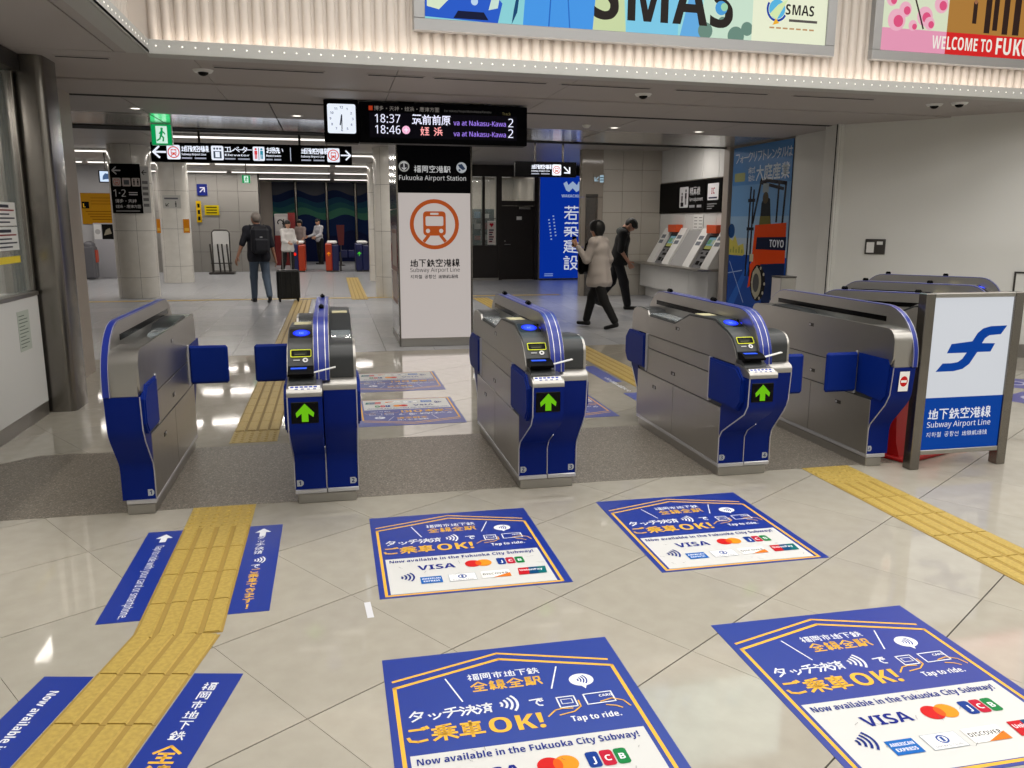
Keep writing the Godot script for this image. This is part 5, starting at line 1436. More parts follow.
# ---------------------------------------------------------------- square pillar clad as a sign
func pillar_sign() -> void:
	var t := thing("sign_pillar", "square pillar clad as a white sign with an orange train ring", "pillar", Vector3(0.80, 0, -10.33))
	part("core", MB.new().bx(0.02, 0.895, 0, HALL, -1.30, -0.02), mats.steel_dark, t)
	part("plinth", MB.new().bx(-0.004, 0.92, 0, 0.10, -1.31, 0.004, 0.003), mats.steel, t)
	part("front_panel", MB.new().bx(0.012, 0.903, 0.10, HALL, -0.02, 0.0, 0.003), paint("panel_warm", Color(0.84, 0.80, 0.775), 0.42), t)
	for x in [0.0, 0.915]:
		part("corner_trim", MB.new().bx(x - 0.008, x + 0.012, 0.0, HALL, -0.03, 0.006, 0.003), mats.steel_upright, t)
	for y in [[0.10, 0.9], [0.91, 1.7], [1.71, HALL]]:
		part("side_panel", MB.new().bx(0.0, 0.02, y[0], y[1], -1.29, -0.032, 0.003), paint("side_grey", Color(0.55, 0.55, 0.55), 0.12, 0.6), t)
		part("side_panel", MB.new().bx(0.895, 0.915, y[0], y[1], -1.29, -0.032, 0.003), mats.side_grey, t)
	var k := Ink.new(self, 0.0008)
	var white := Color(0.90, 0.90, 0.90)
	k.rect(0.014, 0.104, 0.901, 1.893, Color(0.90, 0.86, 0.84)); k.rect(0.012, 1.893, 0.903, HALL, Color(0.02, 0.02, 0.024))
	k.disc(0.092, 2.205, 0.064, Color(0.72, 0.72, 0.70)); k.disc(0.092, 2.205, 0.048, Color(0.22, 0.21, 0.22)); k.line([Vector2(0.092, 2.165), Vector2(0.092, 2.245)], 0.012, white); k.arc(0.092, 2.20, 0.026, 200, 340, 0.01, white); k.arc(0.092, 2.225, 0.03, 20, 160, 0.01, white)
	k.disc(0.795, 2.20, 0.064, Color(0.80, 0.82, 0.84)); k.poly(pv([[0.75, 2.235], [0.80, 2.245], [0.845, 2.185], [0.81, 2.17], [0.77, 2.20]]), Color(0.20, 0.26, 0.36)); k.disc(0.77, 2.17, 0.014, Color(0.25, 0.3, 0.4))
	k.kanji("福岡空港駅", 0.213, 2.135, 0.083, white, 0.1, 1.09)
	k.fit("Fukuoka Airport Station", 0.03, 2.045, 0.055, 0.82, white)
	icon_train(k, 0.452, 1.515, 0.305, Color(0.78, 0.36, 0.16), Color(0.90, 0.86, 0.84))
	k.kanji("地下鉄空港線", 0.142, 0.995, 0.096, Color(0.07, 0.06, 0.07), 0.12, 1.09)
	k.fit("Subway Airport Line", 0.142, 0.933, 0.050, 0.62, Color(0.16, 0.15, 0.16))
	k.kanji("지하철 공항선 地铁机场线", 0.145, 0.85, 0.047, Color(0.18, 0.17, 0.18), 0.12, 1.06)
	tag(printed("print", k, t, Transform3D(), 0.55), "backlit white face with a black head")
	area(Vector3(0.457, 1.0, 0.02), Vector3.BACK, Vector2(0.88, 1.75), 0.35, Color(1.0, 0.95, 0.92), "face_light", t)
	# floor notices leaning at the foot on the left side
	var q := Ink.new(self, 0.001)
	q.rect(0.25, 0.5, 1.05, 1.45, Color(0.62, 0.50, 0.48)); q.rect(0.3, 0.98, 1.0, 1.4, Color(0.75, 0.72, 0.70)); q.rect(0.3, 0.55, 1.0, 0.92, Color(0.80, 0.74, 0.72))
	printed("side_poster", q, t, sheet(Vector3(0.0, 0, -1.3), Vector3.BACK, Vector3.UP))

# ---------------------------------------------------------------- departure board with clock
func departure_board() -> void:
	var x0 := -0.03; var z := -8.98
	var t := thing("departure_board", "black departure board with a square white clock, hung before the pillar sign", "departure board", Vector3(x0, 0, z), 0.0)
	part("case", MB.new().bx(0.355, 2.135, 2.352, 2.755, -0.2, 0.0, 0.008), mats.black, t)
	part("case", MB.new().bx(0.0, 0.35, 2.345, 2.768, -0.2, 0.004, 0.008), mats.black, t)
	for x in [0.85, 1.6]: part("hanger", MB.new().bx(x - 0.08, x + 0.08, 2.75, 2.778, -0.14, -0.06), mats.black, t)
	var c := Ink.new(self, 0.0)
	c.rrect(0.0, 0.0, 0.285, 0.29, 0.02, Color(0.93, 0.96, 1.0))
	for h in 12:
		var a := TAU * h / 12.0
		var o := Vector2(0.1425 + 0.112 * sin(a), 0.145 + 0.112 * cos(a))
		c.text(str(12 if h == 0 else h), o.x, o.y - 0.012, 0.024, Color(0.42, 0.46, 0.55), "c", true)
	c.line([Vector2(0.1425, 0.175), Vector2(0.127, 0.085)], 0.013, Color(0.18, 0.2, 0.24)); c.line([Vector2(0.145, 0.185), Vector2(0.143, 0.045)], 0.009, Color(0.18, 0.2, 0.24))
	tag(printed("clock", c, t, sheet(Vector3(0.036, 2.437, 0.0055), Vector3.RIGHT, Vector3.UP), 0.95), "square white clock face showing about half past six")
	var k := Ink.new(self, 0.001)
	var w := Color(0.92, 0.92, 1.0); var dim := Color(0.42, 0.40, 0.38); var vio := Color(0.66, 0.52, 0.98)
	k.rect(0.36, 2.365, 2.125, 2.745, Color(0.006, 0.006, 0.008)); k.rect(0.46, 2.405, 2.02, 2.655, Color(0.035, 0.03, 0.05))
	k.rect(0.455, 2.675, 0.495, 2.72, Color(0.62, 0.20, 0.10))
	k.kanji("博多・天神・姪浜・唐津方面", 0.51, 2.675, 0.046, dim, 0.1, 1.14)
	k.fit("For Hakata/Tenjin/Meinohama/Karatsu", 1.24, 2.680, 0.022, 0.5, Color(0.30, 0.29, 0.28)); k.text("Track", 1.86, 2.665, 0.028, Color(0.36, 0.33, 0.22))
	for q in [["18:37", 2.556], ["18:46", 2.446]]:
		k.fit(q[0], 0.515, q[1], 0.084, 0.262, w)
		k.text("2", 1.925, q[1] - 0.012, 0.088, w, "l", false, 1.05)
		k.fit("va at Nakasu-Kawa", 1.335, q[1] - 0.008, 0.05, 0.565, vio)
	k.kanji("筑前前原", 0.90, 2.545, 0.098, w, 0.11, 1.05)
	k.kanji("姪浜", 0.985, 2.435, 0.092, Color(1.0, 0.66, 0.66), 0.11, 1.55)
	k.disc(0.835, 2.488, 0.042, Color(0.96, 0.72, 0.84)); k.line([Vector2(0.815, 2.488), Vector2(0.855, 2.488)], 0.008, Color(0.98, 0.95, 1.0)); k.line([Vector2(0.835, 2.466), Vector2(0.835, 2.51)], 0.008, Color(0.98, 0.95, 1.0))
	tag(printed("screen", k, t, Transform3D(), 1.0), "dark screen with white, violet and pink lamps")

# ---------------------------------------------------------------- signs that hang in the concourse
func sign_case(called: String, label: String, x0: float, x1: float, y0: float, y1: float, z: float, rods: Array, top: float) -> Node3D:
	var t := thing(called, label, "hanging sign", Vector3((x0 + x1) / 2, 0, z))
	var h := (x1 - x0) / 2
	part("case", MB.new().bx(-h, h, y0, y1, -0.12, 0.0, 0.006), mats.black, t)
	for x in rods:
		part("rod", MB.new().cyl(Vector3(x, y1 - 0.01, -0.06), Vector3(x, top, -0.06), 0.018, 0.018, 10), mats.steel_dark, t)
		part("flange", MB.new().cyl(Vector3(x, top - 0.025, -0.06), Vector3(x, top, -0.06), 0.05, 0.05, 14), mats.white_metal, t)
	return t

func three_lines(k: Ink, x: float, y: float, h: float, wd: float, first: String, second: String, jp := true) -> void:
	var w := Color(0.93, 0.95, 1.0)
	if jp: k.kanji(first, x, y + h * 0.52, h * 0.42, w, 0.13, wd / (h * 0.42 * first.length()))
	k.fit(second, x, y + h * 0.28, h * 0.14, wd * 0.95, w, true)
	k.line([Vector2(x, y + h * 0.08), Vector2(x + wd * 0.4, y + h * 0.08)], h * 0.1, Color(0.62, 0.64, 0.7), 0.0); k.line([Vector2(x + wd * 0.5, y + h * 0.08), Vector2(x + wd * 0.95, y + h * 0.08)], h * 0.1, Color(0.62, 0.64, 0.7), 0.0)

func hanging_signs() -> void:
	var w := Color(0.93, 0.95, 1.0)
	var t := sign_case("direction_sign", "long black lit direction sign below the green exit sign", -2.46, 0.345, 2.375, 2.645, -12.9, [-0.75, 0.65], CONC)
	var k := Ink.new(self, 0.0008)
	icon_arrow(k, 0.115, 0.135, 0.18, 180, w)
	k.rrect(0.215, 0.035, 0.395, 0.235, 0.02, w); icon_train(k, 0.305, 0.135, 0.08, Color(0.85, 0.25, 0.15), w)
	three_lines(k, 0.41, 0.04, 0.20, 0.35, "地下鉄空港線", "Subway Airport Line")
	k.rrect(0.815, 0.035, 0.985, 0.235, 0.02, w); k.rect(0.845, 0.06, 0.955, 0.16, Color(0.25, 0.3, 0.35)); k.rect(0.87, 0.075, 0.93, 0.15, w)
	for j in 3: k.disc(0.86 + j * 0.04, 0.195, 0.014, Color(0.25, 0.3, 0.35))
	three_lines(k, 1.0, 0.04, 0.20, 0.36, "エレベーター", "Elevator")
	k.rrect(1.39, 0.035, 1.555, 0.235, 0.02, w); icon_person(k, 1.432, 0.135, 0.15, Color(0.86, 0.25, 0.28)); icon_person(k, 1.512, 0.135, 0.15, Color(0.15, 0.55, 0.66)); k.rect(1.468, 0.05, 1.476, 0.22, Color(0.2, 0.2, 0.25))
	three_lines(k, 1.575, 0.04, 0.20, 0.22, "お手洗い", "Restroom")
	k.rect(1.915, 0.04, 1.925, 0.23, Color(0.75, 0.78, 0.85))
	three_lines(k, 2.07, 0.04, 0.20, 0.35, "地下鉄空港線", "Subway Airport Line")
	k.rrect(2.445, 0.035, 2.625, 0.235, 0.02, w); icon_train(k, 2.535, 0.135, 0.08, Color(0.85, 0.25, 0.15), w)
	icon_arrow(k, 2.715, 0.135, 0.15, 0, w)
	printed("face", k, t, sheet(Vector3(-1.4025, 2.375, 0), Vector3.RIGHT, Vector3.UP), 0.95)
	area(Vector3(0, 2.51, 0.02), Vector3.BACK, Vector2(2.6, 0.2), 0.12, Color(0.93, 0.95, 1.0), "face_light", t)
	# right hand sign
	t = sign_case("direction_sign", "short black lit direction sign with an arrow pointing down right", 3.30, 4.45, 2.355, 2.625, -15.0, [-0.2, 0.33], CONC)
	k = Ink.new(self, 0.0008)
	three_lines(k, 0.30, 0.04, 0.19, 0.36, "地下鉄空港線", "Subway Airport Line")
	k.rrect(0.69, 0.03, 0.86, 0.225, 0.02, w); icon_train(k, 0.775, 0.128, 0.07, Color(0.80, 0.35, 0.18), w)
	icon_arrow(k, 0.97, 0.128, 0.16, -45, w)
	printed("face", k, t, sheet(Vector3(-0.575, 2.355, 0), Vector3.RIGHT, Vector3.UP), 0.95)
	# emergency exit
	t = thing("exit_sign", "green lit running man exit sign under the glossy ceiling", "exit sign", Vector3(-2.12, 0, -11.9))
	part("case", MB.new().bx(-0.13, 0.13, 2.52, 2.785, -0.06, 0.0, 0.005), mats.white_plastic, t)
	part("stem", MB.new().bx(-0.05, 0.05, 2.765, HALL + 0.005, -0.05, -0.01), mats.white_plastic, t)
	k = Ink.new(self, 0.0008)
	exit_face(k, 0.25, 0.26)
	printed("face", k, t, sheet(Vector3(-0.125, 2.523, 0), Vector3.RIGHT, Vector3.UP), 0.85)
	area(Vector3(0, 2.635, 0.02), Vector3.BACK, Vector2(0.24, 0.25), 0.02, Color(0.3, 1.0, 0.6), "face_light", t)
	t = thing("exit_sign", "small far green exit sign behind the long direction sign", "exit sign", Vector3(-2.02, 0, -22.0))
	part("case", MB.new().bx(-0.1, 0.1, 2.47, 2.67, -0.06, 0.0, 0.005), mats.white_plastic, t)
	part("rod", MB.new().cyl(Vector3(0, 2.66, -0.03), Vector3(0, CONC, -0.03), 0.012, 0.012, 8), mats.steel_dark, t)
	k = Ink.new(self, 0.0008)
	exit_face(k, 0.19, 0.19)
	printed("face", k, t, sheet(Vector3(-0.095, 2.475, 0), Vector3.RIGHT, Vector3.UP), 0.85)
	# small lit monitor at the left edge of the opening
	t = thing("monitor", "small lit monitor hung beyond the left shutter post", "monitor", Vector3(-4.75, 0, -19.9), 0.3)
	part("case", MB.new().bx(-0.14, 0.14, 2.36, 2.62, -0.08, 0.0, 0.01), mats.black, t)
	part("rod", MB.new().cyl(Vector3(0, 2.61, -0.04), Vector3(0, CONC, -0.04), 0.015, 0.015, 8), mats.steel_dark, t)
	k = Ink.new(self, 0.0008)
	k.rect(0, 0, 0.24, 0.22, Color(0.80, 0.88, 0.98)); k.poly(pv([[0.05, 0.04], [0.17, 0.06], [0.19, 0.16], [0.11, 0.18], [0.06, 0.12]]), Color(0.25, 0.35, 0.5))
	printed("screen", k, t, sheet(Vector3(-0.12, 2.38, 0), Vector3.RIGHT, Vector3.UP), 0.9)

func exit_face(k: Ink, w: float, h: float) -> void:
	var g := Color(0.05, 0.62, 0.34); var p := Color(0.86, 0.98, 0.92)
	k.rect(0, 0, w, h, g)
	k.rect(w * 0.22, h * 0.08, w * 0.78, h * 0.92, p)
	k.disc(w * 0.52, h * 0.78, w * 0.065, g)
	k.line([Vector2(w * 0.52, h * 0.68), Vector2(w * 0.47, h * 0.46)], w * 0.12, g)
	k.line([Vector2(w * 0.40, h * 0.56), Vector2(w * 0.48, h * 0.66), Vector2(w * 0.60, h * 0.62), Vector2(w * 0.66, h * 0.54)], w * 0.06, g)
	k.line([Vector2(w * 0.47, h * 0.46), Vector2(w * 0.58, h * 0.36), Vector2(w * 0.56, h * 0.2)], w * 0.075, g)
	k.line([Vector2(w * 0.46, h * 0.46), Vector2(w * 0.40, h * 0.30), Vector2(w * 0.27, h * 0.22)], w * 0.075, g)

# ---------------------------------------------------------------- free standing line sign on the right
func line_sign() -> void:
	var t := thing("line_sign", "standing steel framed sign with a blue line emblem, right of the no entry gate", "sign", Vector3(3.553, 0, -4.40), 0.0)
	for x in [0.0, 0.645]:
		part("post", MB.new().bx(x, x + 0.068, 0.0, 1.125, -0.07, 0.004, 0.004), mats.steel_upright, t)
	part("top_rail", MB.new().bx(0.068, 0.645, 1.098, 1.125, -0.065, 0.0, 0.003), mats.steel, t)
	part("bottom_rail", MB.new().bx(0.068, 0.645, 0.095, 0.125, -0.065, 0.0, 0.003), mats.steel, t)
	part("panel_body", MB.new().bx(0.066, 0.647, 0.12, 1.10, -0.055, -0.012), mats.white_plastic, t)
	var k := Ink.new(self, 0.0)
	var b := Color(0.05, 0.26, 0.62)
	k.rect(0.0, 0.0, 0.577, 0.976, Color(0.87, 0.885, 0.91))
	k.rect(0.0, 0.0, 0.577, 0.341, b)
	var s := func(x, y): return Vector2(x, y - 0.123)
	# the flowing emblem: a slanted S with a bar across
	var up := [s.call(0.55, 0.915), s.call(0.43, 0.913), s.call(0.375, 0.90), s.call(0.338, 0.872), s.call(0.305, 0.82), s.call(0.155, 0.80 + 0.006), s.call(0.128, 0.748), s.call(0.272, 0.748), s.call(0.245, 0.71), s.call(0.215, 0.69), s.call(0.17, 0.684), s.call(0.105, 0.684), s.call(0.06, 0.632), s.call(0.19, 0.632), s.call(0.255, 0.645), s.call(0.30, 0.675), s.call(0.35, 0.75), s.call(0.447, 0.75), s.call(0.475, 0.803), s.call(0.378, 0.806), s.call(0.395, 0.835), s.call(0.425, 0.855), s.call(0.51, 0.860)]
	k.poly(PackedVector2Array(up), b)
	var w := Color(0.92, 0.93, 0.96)
	k.kanji("地下鉄空港線", 0.038, 0.198, 0.073, w, 0.105, 1.07)
	k.fit("Subway Airport Line", 0.038, 0.148, 0.036, 0.47, w)
	k.kanji("지하철 공항선 地铁机场线", 0.04, 0.083, 0.034, w, 0.08, 1.12)
	printed("face", k, t, sheet(Vector3(0.068, 0.123, -0.0115), Vector3.RIGHT, Vector3.UP), 0.72)
	# red board leaning behind
	var r := thing("red_board", "red plastic board with a base behind the line sign", "board", Vector3(3.72, 0, -4.72), 0.35)
	part("base", MB.new().bx(-0.16, 0.62, 0, 0.028, -0.10, 0.16, 0.008), paint("red_plastic", Color(0.72, 0.04, 0.06), 0.4), r)
	part("board", MB.new().prism(pv([[-0.06, 0.028], [0.08, 0.028], [0.05, 0.12], [0.03, 0.40], [0.0, 0.42], [-0.03, 0.40]]), "x", -0.13, 0.42), mats.red_plastic, r)

# ---------------------------------------------------------------- right hand walls
func right_side() -> void:
	var w := setting("wall_right", "beige panelled wall that carries the forklift poster")
	part("core", MB.new().bx(6.68, 6.85, 0, HALL + 0.02, -13.4, -9.72), mats.beige, w)
	part("panel", MB.new().bx(6.655, 6.685, 0.0, HALL + 0.01, -11.28, -10.06, 0.002), mats.wall, w)
	part("panel", MB.new().bx(6.655, 6.685, 0.0, 0.14, -13.2, -11.29, 0.002), mats.wall, w)
	part("panel", MB.new().bx(6.36, 6.66, 0.0, HALL + 0.01, -10.06, -10.03), mats.wall, w)
	part("corner_post", MB.new().bx(6.60, 6.86, 0, HALL + 0.2, -13.42, -13.22, 0.005), mats.beige, w)
	var p := thing("wall_poster", "tall blue wall poster with an orange forklift", "poster", Vector3(6.65, 0.15, -13.16))
	part("sheet", MB.new().bx(-0.004, 0.004, 0, 2.61, 0.0, 1.86), paint("poster_blue", Color(0.30, 0.46, 0.66), 0.3), p)
	forklift_print(p)
	# ticket machine wall
	var m := setting("wall_right", "white panelled wall behind the fare machines")
	part("core", MB.new().bx(6.93, 7.1, 0, CONC + 0.1, -17.1, -13.43), mats.beige, m)
	for j in 5:
		part("panel", MB.new().bx(6.905, 6.935, 2.36, CONC + 0.02, -16.98 + j * 0.69, -16.30 + j * 0.69, 0.003), mats.panel_white, m)
		part("panel", MB.new().bx(6.905, 6.935, 0.72, 1.725, -16.98 + j * 0.69, -16.30 + j * 0.69, 0.003), mats.panel_white, m)
	var sg := thing("fare_sign", "long black sign with white pictograms above the fare machines", "sign", Vector3(6.89, 1.735, -16.98))
	part("board", MB.new().bx(-0.015, 0.015, 0, 0.605, 0, 2.30, 0.002), mats.black, sg)
	part("board", MB.new().bx(-0.015, 0.015, 0, 0.605, 2.31, 2.98, 0.002), mats.black, sg)
	var k := Ink.new(self, 0.001)
	var wh := Color(0.85, 0.85, 0.86)
	k.rrect(1.12, 0.10, 1.54, 0.50, 0.03, wh); icon_person(k, 1.24, 0.26, 0.26, Color(0.08, 0.08, 0.1)); icon_person(k, 1.42, 0.30, 0.30, Color(0.08, 0.08, 0.1)); k.rect(1.18, 0.12, 1.32, 0.2, Color(0.08, 0.08, 0.1))
	k.kanji("精算機", 1.60, 0.33, 0.15, wh, 0.1, 1.05)
	k.fit("Fare adjustment", 1.60, 0.22, 0.07, 0.6, wh)
	k.line([Vector2(1.60, 0.12), Vector2(1.85, 0.12)], 0.05, Color(0.6, 0.6, 0.62), 0.0); k.line([Vector2(1.95, 0.12), Vector2(2.15, 0.12)], 0.05, Color(0.6, 0.6, 0.62), 0.0)
	k.rrect(2.40, 0.22, 2.85, 0.52, 0.02, wh); k.text("IC", 2.625, 0.33, 0.11, Color(0.62, 0.12, 0.2), "c", true); k.line([Vector2(2.45, 0.26), Vector2(2.8, 0.26)], 0.03, Color(0.2, 0.2, 0.3), 0.0)
	for j in 3: k.line([Vector2(2.40, 0.15 - j * 0.04), Vector2(2.8 - j * 0.1, 0.15 - j * 0.04)], 0.018, Color(0.55, 0.55, 0.56), 0.0)
	printed("print", k, sg, sheet(Vector3(-0.015, 0, 0), Vector3.BACK, Vector3.UP))
	# counter under the machines
	var c := thing("machine_counter", "grey counter shelf with white panels under the fare machines", "counter", Vector3(6.9, 0, -15.3))
	part("top", MB.new().bx(-0.66, 0.0, 0.70, 0.735, -1.58, 1.80, 0.006), mats.steel, c)
	for j in 4: part("front_panel", MB.new().bx(-0.43, -0.40, 0.22, 0.69, -1.56 + j * 0.83, -0.735 + j * 0.83, 0.004), mats.panel_white, c)
	part("body", MB.new().bx(-0.40, 0.0, 0.20, 0.70, -1.56, 1.74), mats.panel_white, c)
	part("toe_board", MB.new().bx(-0.3, 0.0, 0.0, 0.20, -1.56, 1.74), mats.panel_white, c)
	for q in [[-15.9, "fare machine with sloping front and orange header, left of two"], [-14.1, "fare machine with sloping front and orange header, right of two"]]: fare_machine(q[0], q[1])
	var f := thing("filler_panel", "plain grey sloping panel between the two fare machines", "panel", Vector3(6.9, 0.735, -15.0))
	part("slope", MB.new().prism(pv([[-0.42, 0.0], [-0.02, 0.66], [0.0, 0.66], [0.0, 0.0]]), "z", -0.34, 0.34), paint("slope_grey", Color(0.60, 0.60, 0.60), 0.45), f)
	var np := thing("notice", "white sheet of instructions on the wall between the fare machines", "notice", Vector3(6.897, 1.42, -15.2))
	part("paper", MB.new().bx(-0.003, 0.0, 0, 0.28, 0.0, 0.44), mats.white_plastic, np)
	k = Ink.new(self)
	for j in 4: k.line([Vector2(0.04, 0.04 + j * 0.06), Vector2(0.18, 0.04 + j * 0.06)], 0.015, Color(0.5, 0.5, 0.5), 0.0); k.line([Vector2(0.25, 0.04 + j * 0.06), Vector2(0.4, 0.04 + j * 0.06)], 0.015, Color(0.5, 0.5, 0.5), 0.0)
	printed("print", k, np, sheet(Vector3(-0.003, 0, 0), Vector3.BACK, Vector3.UP))
	# tiled end wall with a glossy corner and a steel lift frame
	var e := setting("wall_back", "tiled end wall beside the fare machines")
	part("core", MB.new().bx(5.6, 6.95, 0, CONC + 0.1, -17.3, -16.93), mats.grout, e)
	for i in 3:
		for j in 7:
			part("tile", MB.new().bx(5.6 + i * 0.433 + 0.002, 5.6 + (i + 1) * 0.433 - 0.002, j * 0.437 + 0.002, (j + 1) * 0.437 - 0.002, -16.935, -16.90, 0.004), mats.wall_tile, e)
	for j in 3:
		part("gloss_panel", MB.new().bx(5.13, 5.595, j * 1.03 + 0.003, (j + 1) * 1.03 - 0.003, -17.05, -16.88, 0.004), paint("gloss_beige", Color(0.60, 0.57, 0.53), 0.08), e)
	part("side_plaster", MB.new().bx(6.95, 7.1, 0, CONC + 0.1, -22.2, -17.32), mats.wall_tile, setting("wall_right", "plain wall beyond the tiled end wall"))
	part("side_plaster", MB.new().bx(6.76, 6.94, 0, CONC + 0.1, -22.2, -21.9), mats.wall_tile, setting("wall_back", "plain strip right of the blue advertisement"))
	var d := setting("door_2", "narrow steel framed recess in the glossy corner panel")
	part("frame", MB.new().bx(5.22, 5.25, 0.0, 2.06, -16.885, -16.85, 0.004), mats.steel_upright, d)
	part("frame", MB.new().bx(5.45, 5.48, 0.0, 2.06, -16.885, -16.85, 0.004), mats.steel_upright, d)
	part("frame", MB.new().bx(5.22, 5.48, 2.06, 2.12, -16.885, -16.84, 0.004), mats.steel_dark, d)
	part("leaf", MB.new().bx(5.25, 5.45, 0.0, 2.06, -16.885, -16.87), mats.steel_upright, d)
	# reflection of a lit arrow sign, painted on the corner as a glowing plate
	var a := thing("arrow_reflection", "painted reflection of a lit arrow sign on the glossy corner panel", "sign", Vector3(5.40, 2.34, -16.87))
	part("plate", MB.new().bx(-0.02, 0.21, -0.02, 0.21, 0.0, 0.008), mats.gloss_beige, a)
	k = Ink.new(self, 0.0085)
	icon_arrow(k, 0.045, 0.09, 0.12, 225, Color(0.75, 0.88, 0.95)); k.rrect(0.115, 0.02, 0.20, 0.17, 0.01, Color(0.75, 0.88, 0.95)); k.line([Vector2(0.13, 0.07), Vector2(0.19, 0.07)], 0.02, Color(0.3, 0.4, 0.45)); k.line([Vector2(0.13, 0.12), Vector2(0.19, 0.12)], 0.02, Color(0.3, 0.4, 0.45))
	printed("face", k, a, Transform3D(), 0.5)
	# fittings of the slanting white wall
	var dirn := Vector3(9.3 - 6.42, 0, -6.5 + 9.72).normalized()
	var nrm := Vector3(-dirn.z, 0, dirn.x)
	var b := thing("wall_box", "small steel control box with a white label on the white wall", "control box", Vector3(6.42, 0, -9.72) + dirn * 0.36 + nrm * 0.002 + Vector3(0, 1.16, 0))
	b.basis = Basis(dirn, Vector3.UP, nrm)
	part("plate", MB.new().bx(0.0, 0.24, 0.0, 0.19, 0.0, 0.025, 0.004), mats.steel_dark, b)
	part("label", MB.new().bx(0.02, 0.11, 0.02, 0.15, 0.025, 0.027), mats.white_plastic, b)
	part("label", MB.new().bx(0.14, 0.21, 0.12, 0.16, 0.025, 0.027), mats.white_plastic, b)
	var h := thing("panel_door", "flush white service panel with a dark frame on the white wall", "panel", Vector3(6.42, 0, -9.72) + dirn * 2.03 + nrm * 0.002)
	h.basis = Basis(dirn, Vector3.UP, nrm)
	part("leaf", MB.new().bx(0.02, 0.98, 0.02, 0.98, 0.0, 0.008), mats.wall, h)
	part("frame", MB.new().bx(0.0, 0.02, 0.0, 1.0, 0.0, 0.02), mats.steel_dark, h)
	part("frame", MB.new().bx(0.98, 1.0, 0.0, 1.0, 0.0, 0.02), mats.steel_dark, h)
	part("frame", MB.new().bx(0.02, 0.98, 0.98, 1.0, 0.0, 0.02), mats.steel_dark, h)
	var bo := thing("steel_bollard", "short steel box post behind the right post of the line sign", "post", Vector3(6.05, 0, -5.75), BANK)
	part("body", MB.new().bx(-0.07, 0.07, 0, 0.985, -0.12, 0.12, 0.01), mats.steel, bo)
	part("cap", MB.new().bx(-0.075, 0.075, 0.985, 1.0, -0.125, 0.125, 0.004), mats.steel_dark, bo)
	var ps := thing("steel_bollard", "grey steel box post beside the forklift poster", "post", Vector3(3.92, 0, -6.68), 0.0)
	part("body", MB.new().bx(-0.075, 0.075, 0, 1.075, -0.08, 0.08, 0.006), mats.steel, ps)
	part("cap", MB.new().bx(-0.078, 0.078, 1.075, 1.085, -0.083, 0.083, 0.003), mats.steel_dark, ps)
	for q in [[6.55, -6.75, "round blue floor sticker by the white wall"], [6.15, -6.1, "square blue floor sticker by the white wall"]]:
		var s := thing("floor_sticker", q[2], "floor sticker", Vector3(q[0], 0.0002, q[1]), 0.4)
		part("film", MB.new().prism(pv([[-0.3, -0.2], [0.3, -0.2], [0.3, 0.2], [-0.3, 0.2]]) if q[0] < 6.5 else pv([[-0.3, 0], [-0.2, -0.2], [0.2, -0.2], [0.3, 0], [0.2, 0.2], [-0.2, 0.2]]), "y", 0, 0.0014), paint("sticker_lilac", Color(0.36, 0.36, 0.66), 0.4), s)
		k = Ink.new(self, 0.0016)
		k.disc(0, 0, 0.11, Color(0.8, 0.8, 0.88)); k.disc(0, 0, 0.07, Color(0.36, 0.36, 0.66))
		printed("print", k, s, sheet(Vector3.ZERO, Vector3.RIGHT, Vector3.FORWARD))

func fare_machine(z: float, label: String) -> void:
	var t := thing("fare_machine", label, "ticket machine", Vector3(6.9, 0.735, z), 0.0, "fare machines")
	var slope := pv([[-0.44, 0.0], [-0.44, 0.03], [-0.05, 0.70], [0.0, 0.70], [0.0, 0.0]])
	for s in [[-0.55, -0.24], [0.24, 0.55]]:
		part("cheek", MB.new().prism(slope, "z", s[0], s[1]), mats.white_plastic, t)
	part("front", MB.new().prism(pv([[-0.40, 0.0], [-0.02, 0.64], [0.0, 0.64], [0.0, 0.0]]), "z", -0.24, 0.24), paint("machine_grey", Color(0.40, 0.40, 0.41), 0.4), t)
	part("header", MB.new().bx(-0.15, 0.0, 0.62, 0.77, -0.2, 0.2, 0.006), paint("machine_orange", Color(0.82, 0.30, 0.10), 0.4), t)
	var up := Vector3(0.38, 0.64, 0).normalized()
	var k := Ink.new(self, 0.002)
	k.rect(-0.2, 0.36, 0.2, 0.66, Color(0.08, 0.08, 0.08)); k.rect(-0.17, 0.39, 0.17, 0.63, Color(0.55, 0.72, 0.78)); k.rect(-0.17, 0.39, 0.17, 0.46, Color(0.72, 0.72, 0.42)); k.rect(-0.15, 0.49, -0.02, 0.58, Color(0.45, 0.66, 0.45)); k.rect(0.02, 0.49, 0.15, 0.58, Color(0.80, 0.82, 0.70))
	printed("screen", k, t, sheet(Vector3(-0.40, 0, 0), Vector3.BACK, up), 0.35)
	var dark := Ink.new(self, 0.003)
	for q in [[-0.16, 0.06, -0.02, 0.14], [0.03, 0.05, 0.17, 0.12], [-0.1, 0.19, 0.1, 0.24], [-0.18, 0.28, -0.08, 0.32], [0.04, 0.27, 0.16, 0.33]]: dark.rect(q[0], q[1], q[2], q[3], Color(0.06, 0.06, 0.07))
	printed("slots", dark, t, sheet(Vector3(-0.40, 0, 0), Vector3.BACK, up))
	var lab := Ink.new(self, 0.0015)
	var up2 := Vector3(0.39, 0.67, 0).normalized()
	for s in [-0.5, 0.29]:
		for j in 2: lab.rect(s, 0.42 + j * 0.12, s + 0.2, 0.5 + j * 0.12, Color(0.45, 0.47, 0.5))
	printed("labels", lab, t, sheet(Vector3(-0.44, 0.03, 0), Vector3.BACK, up2))

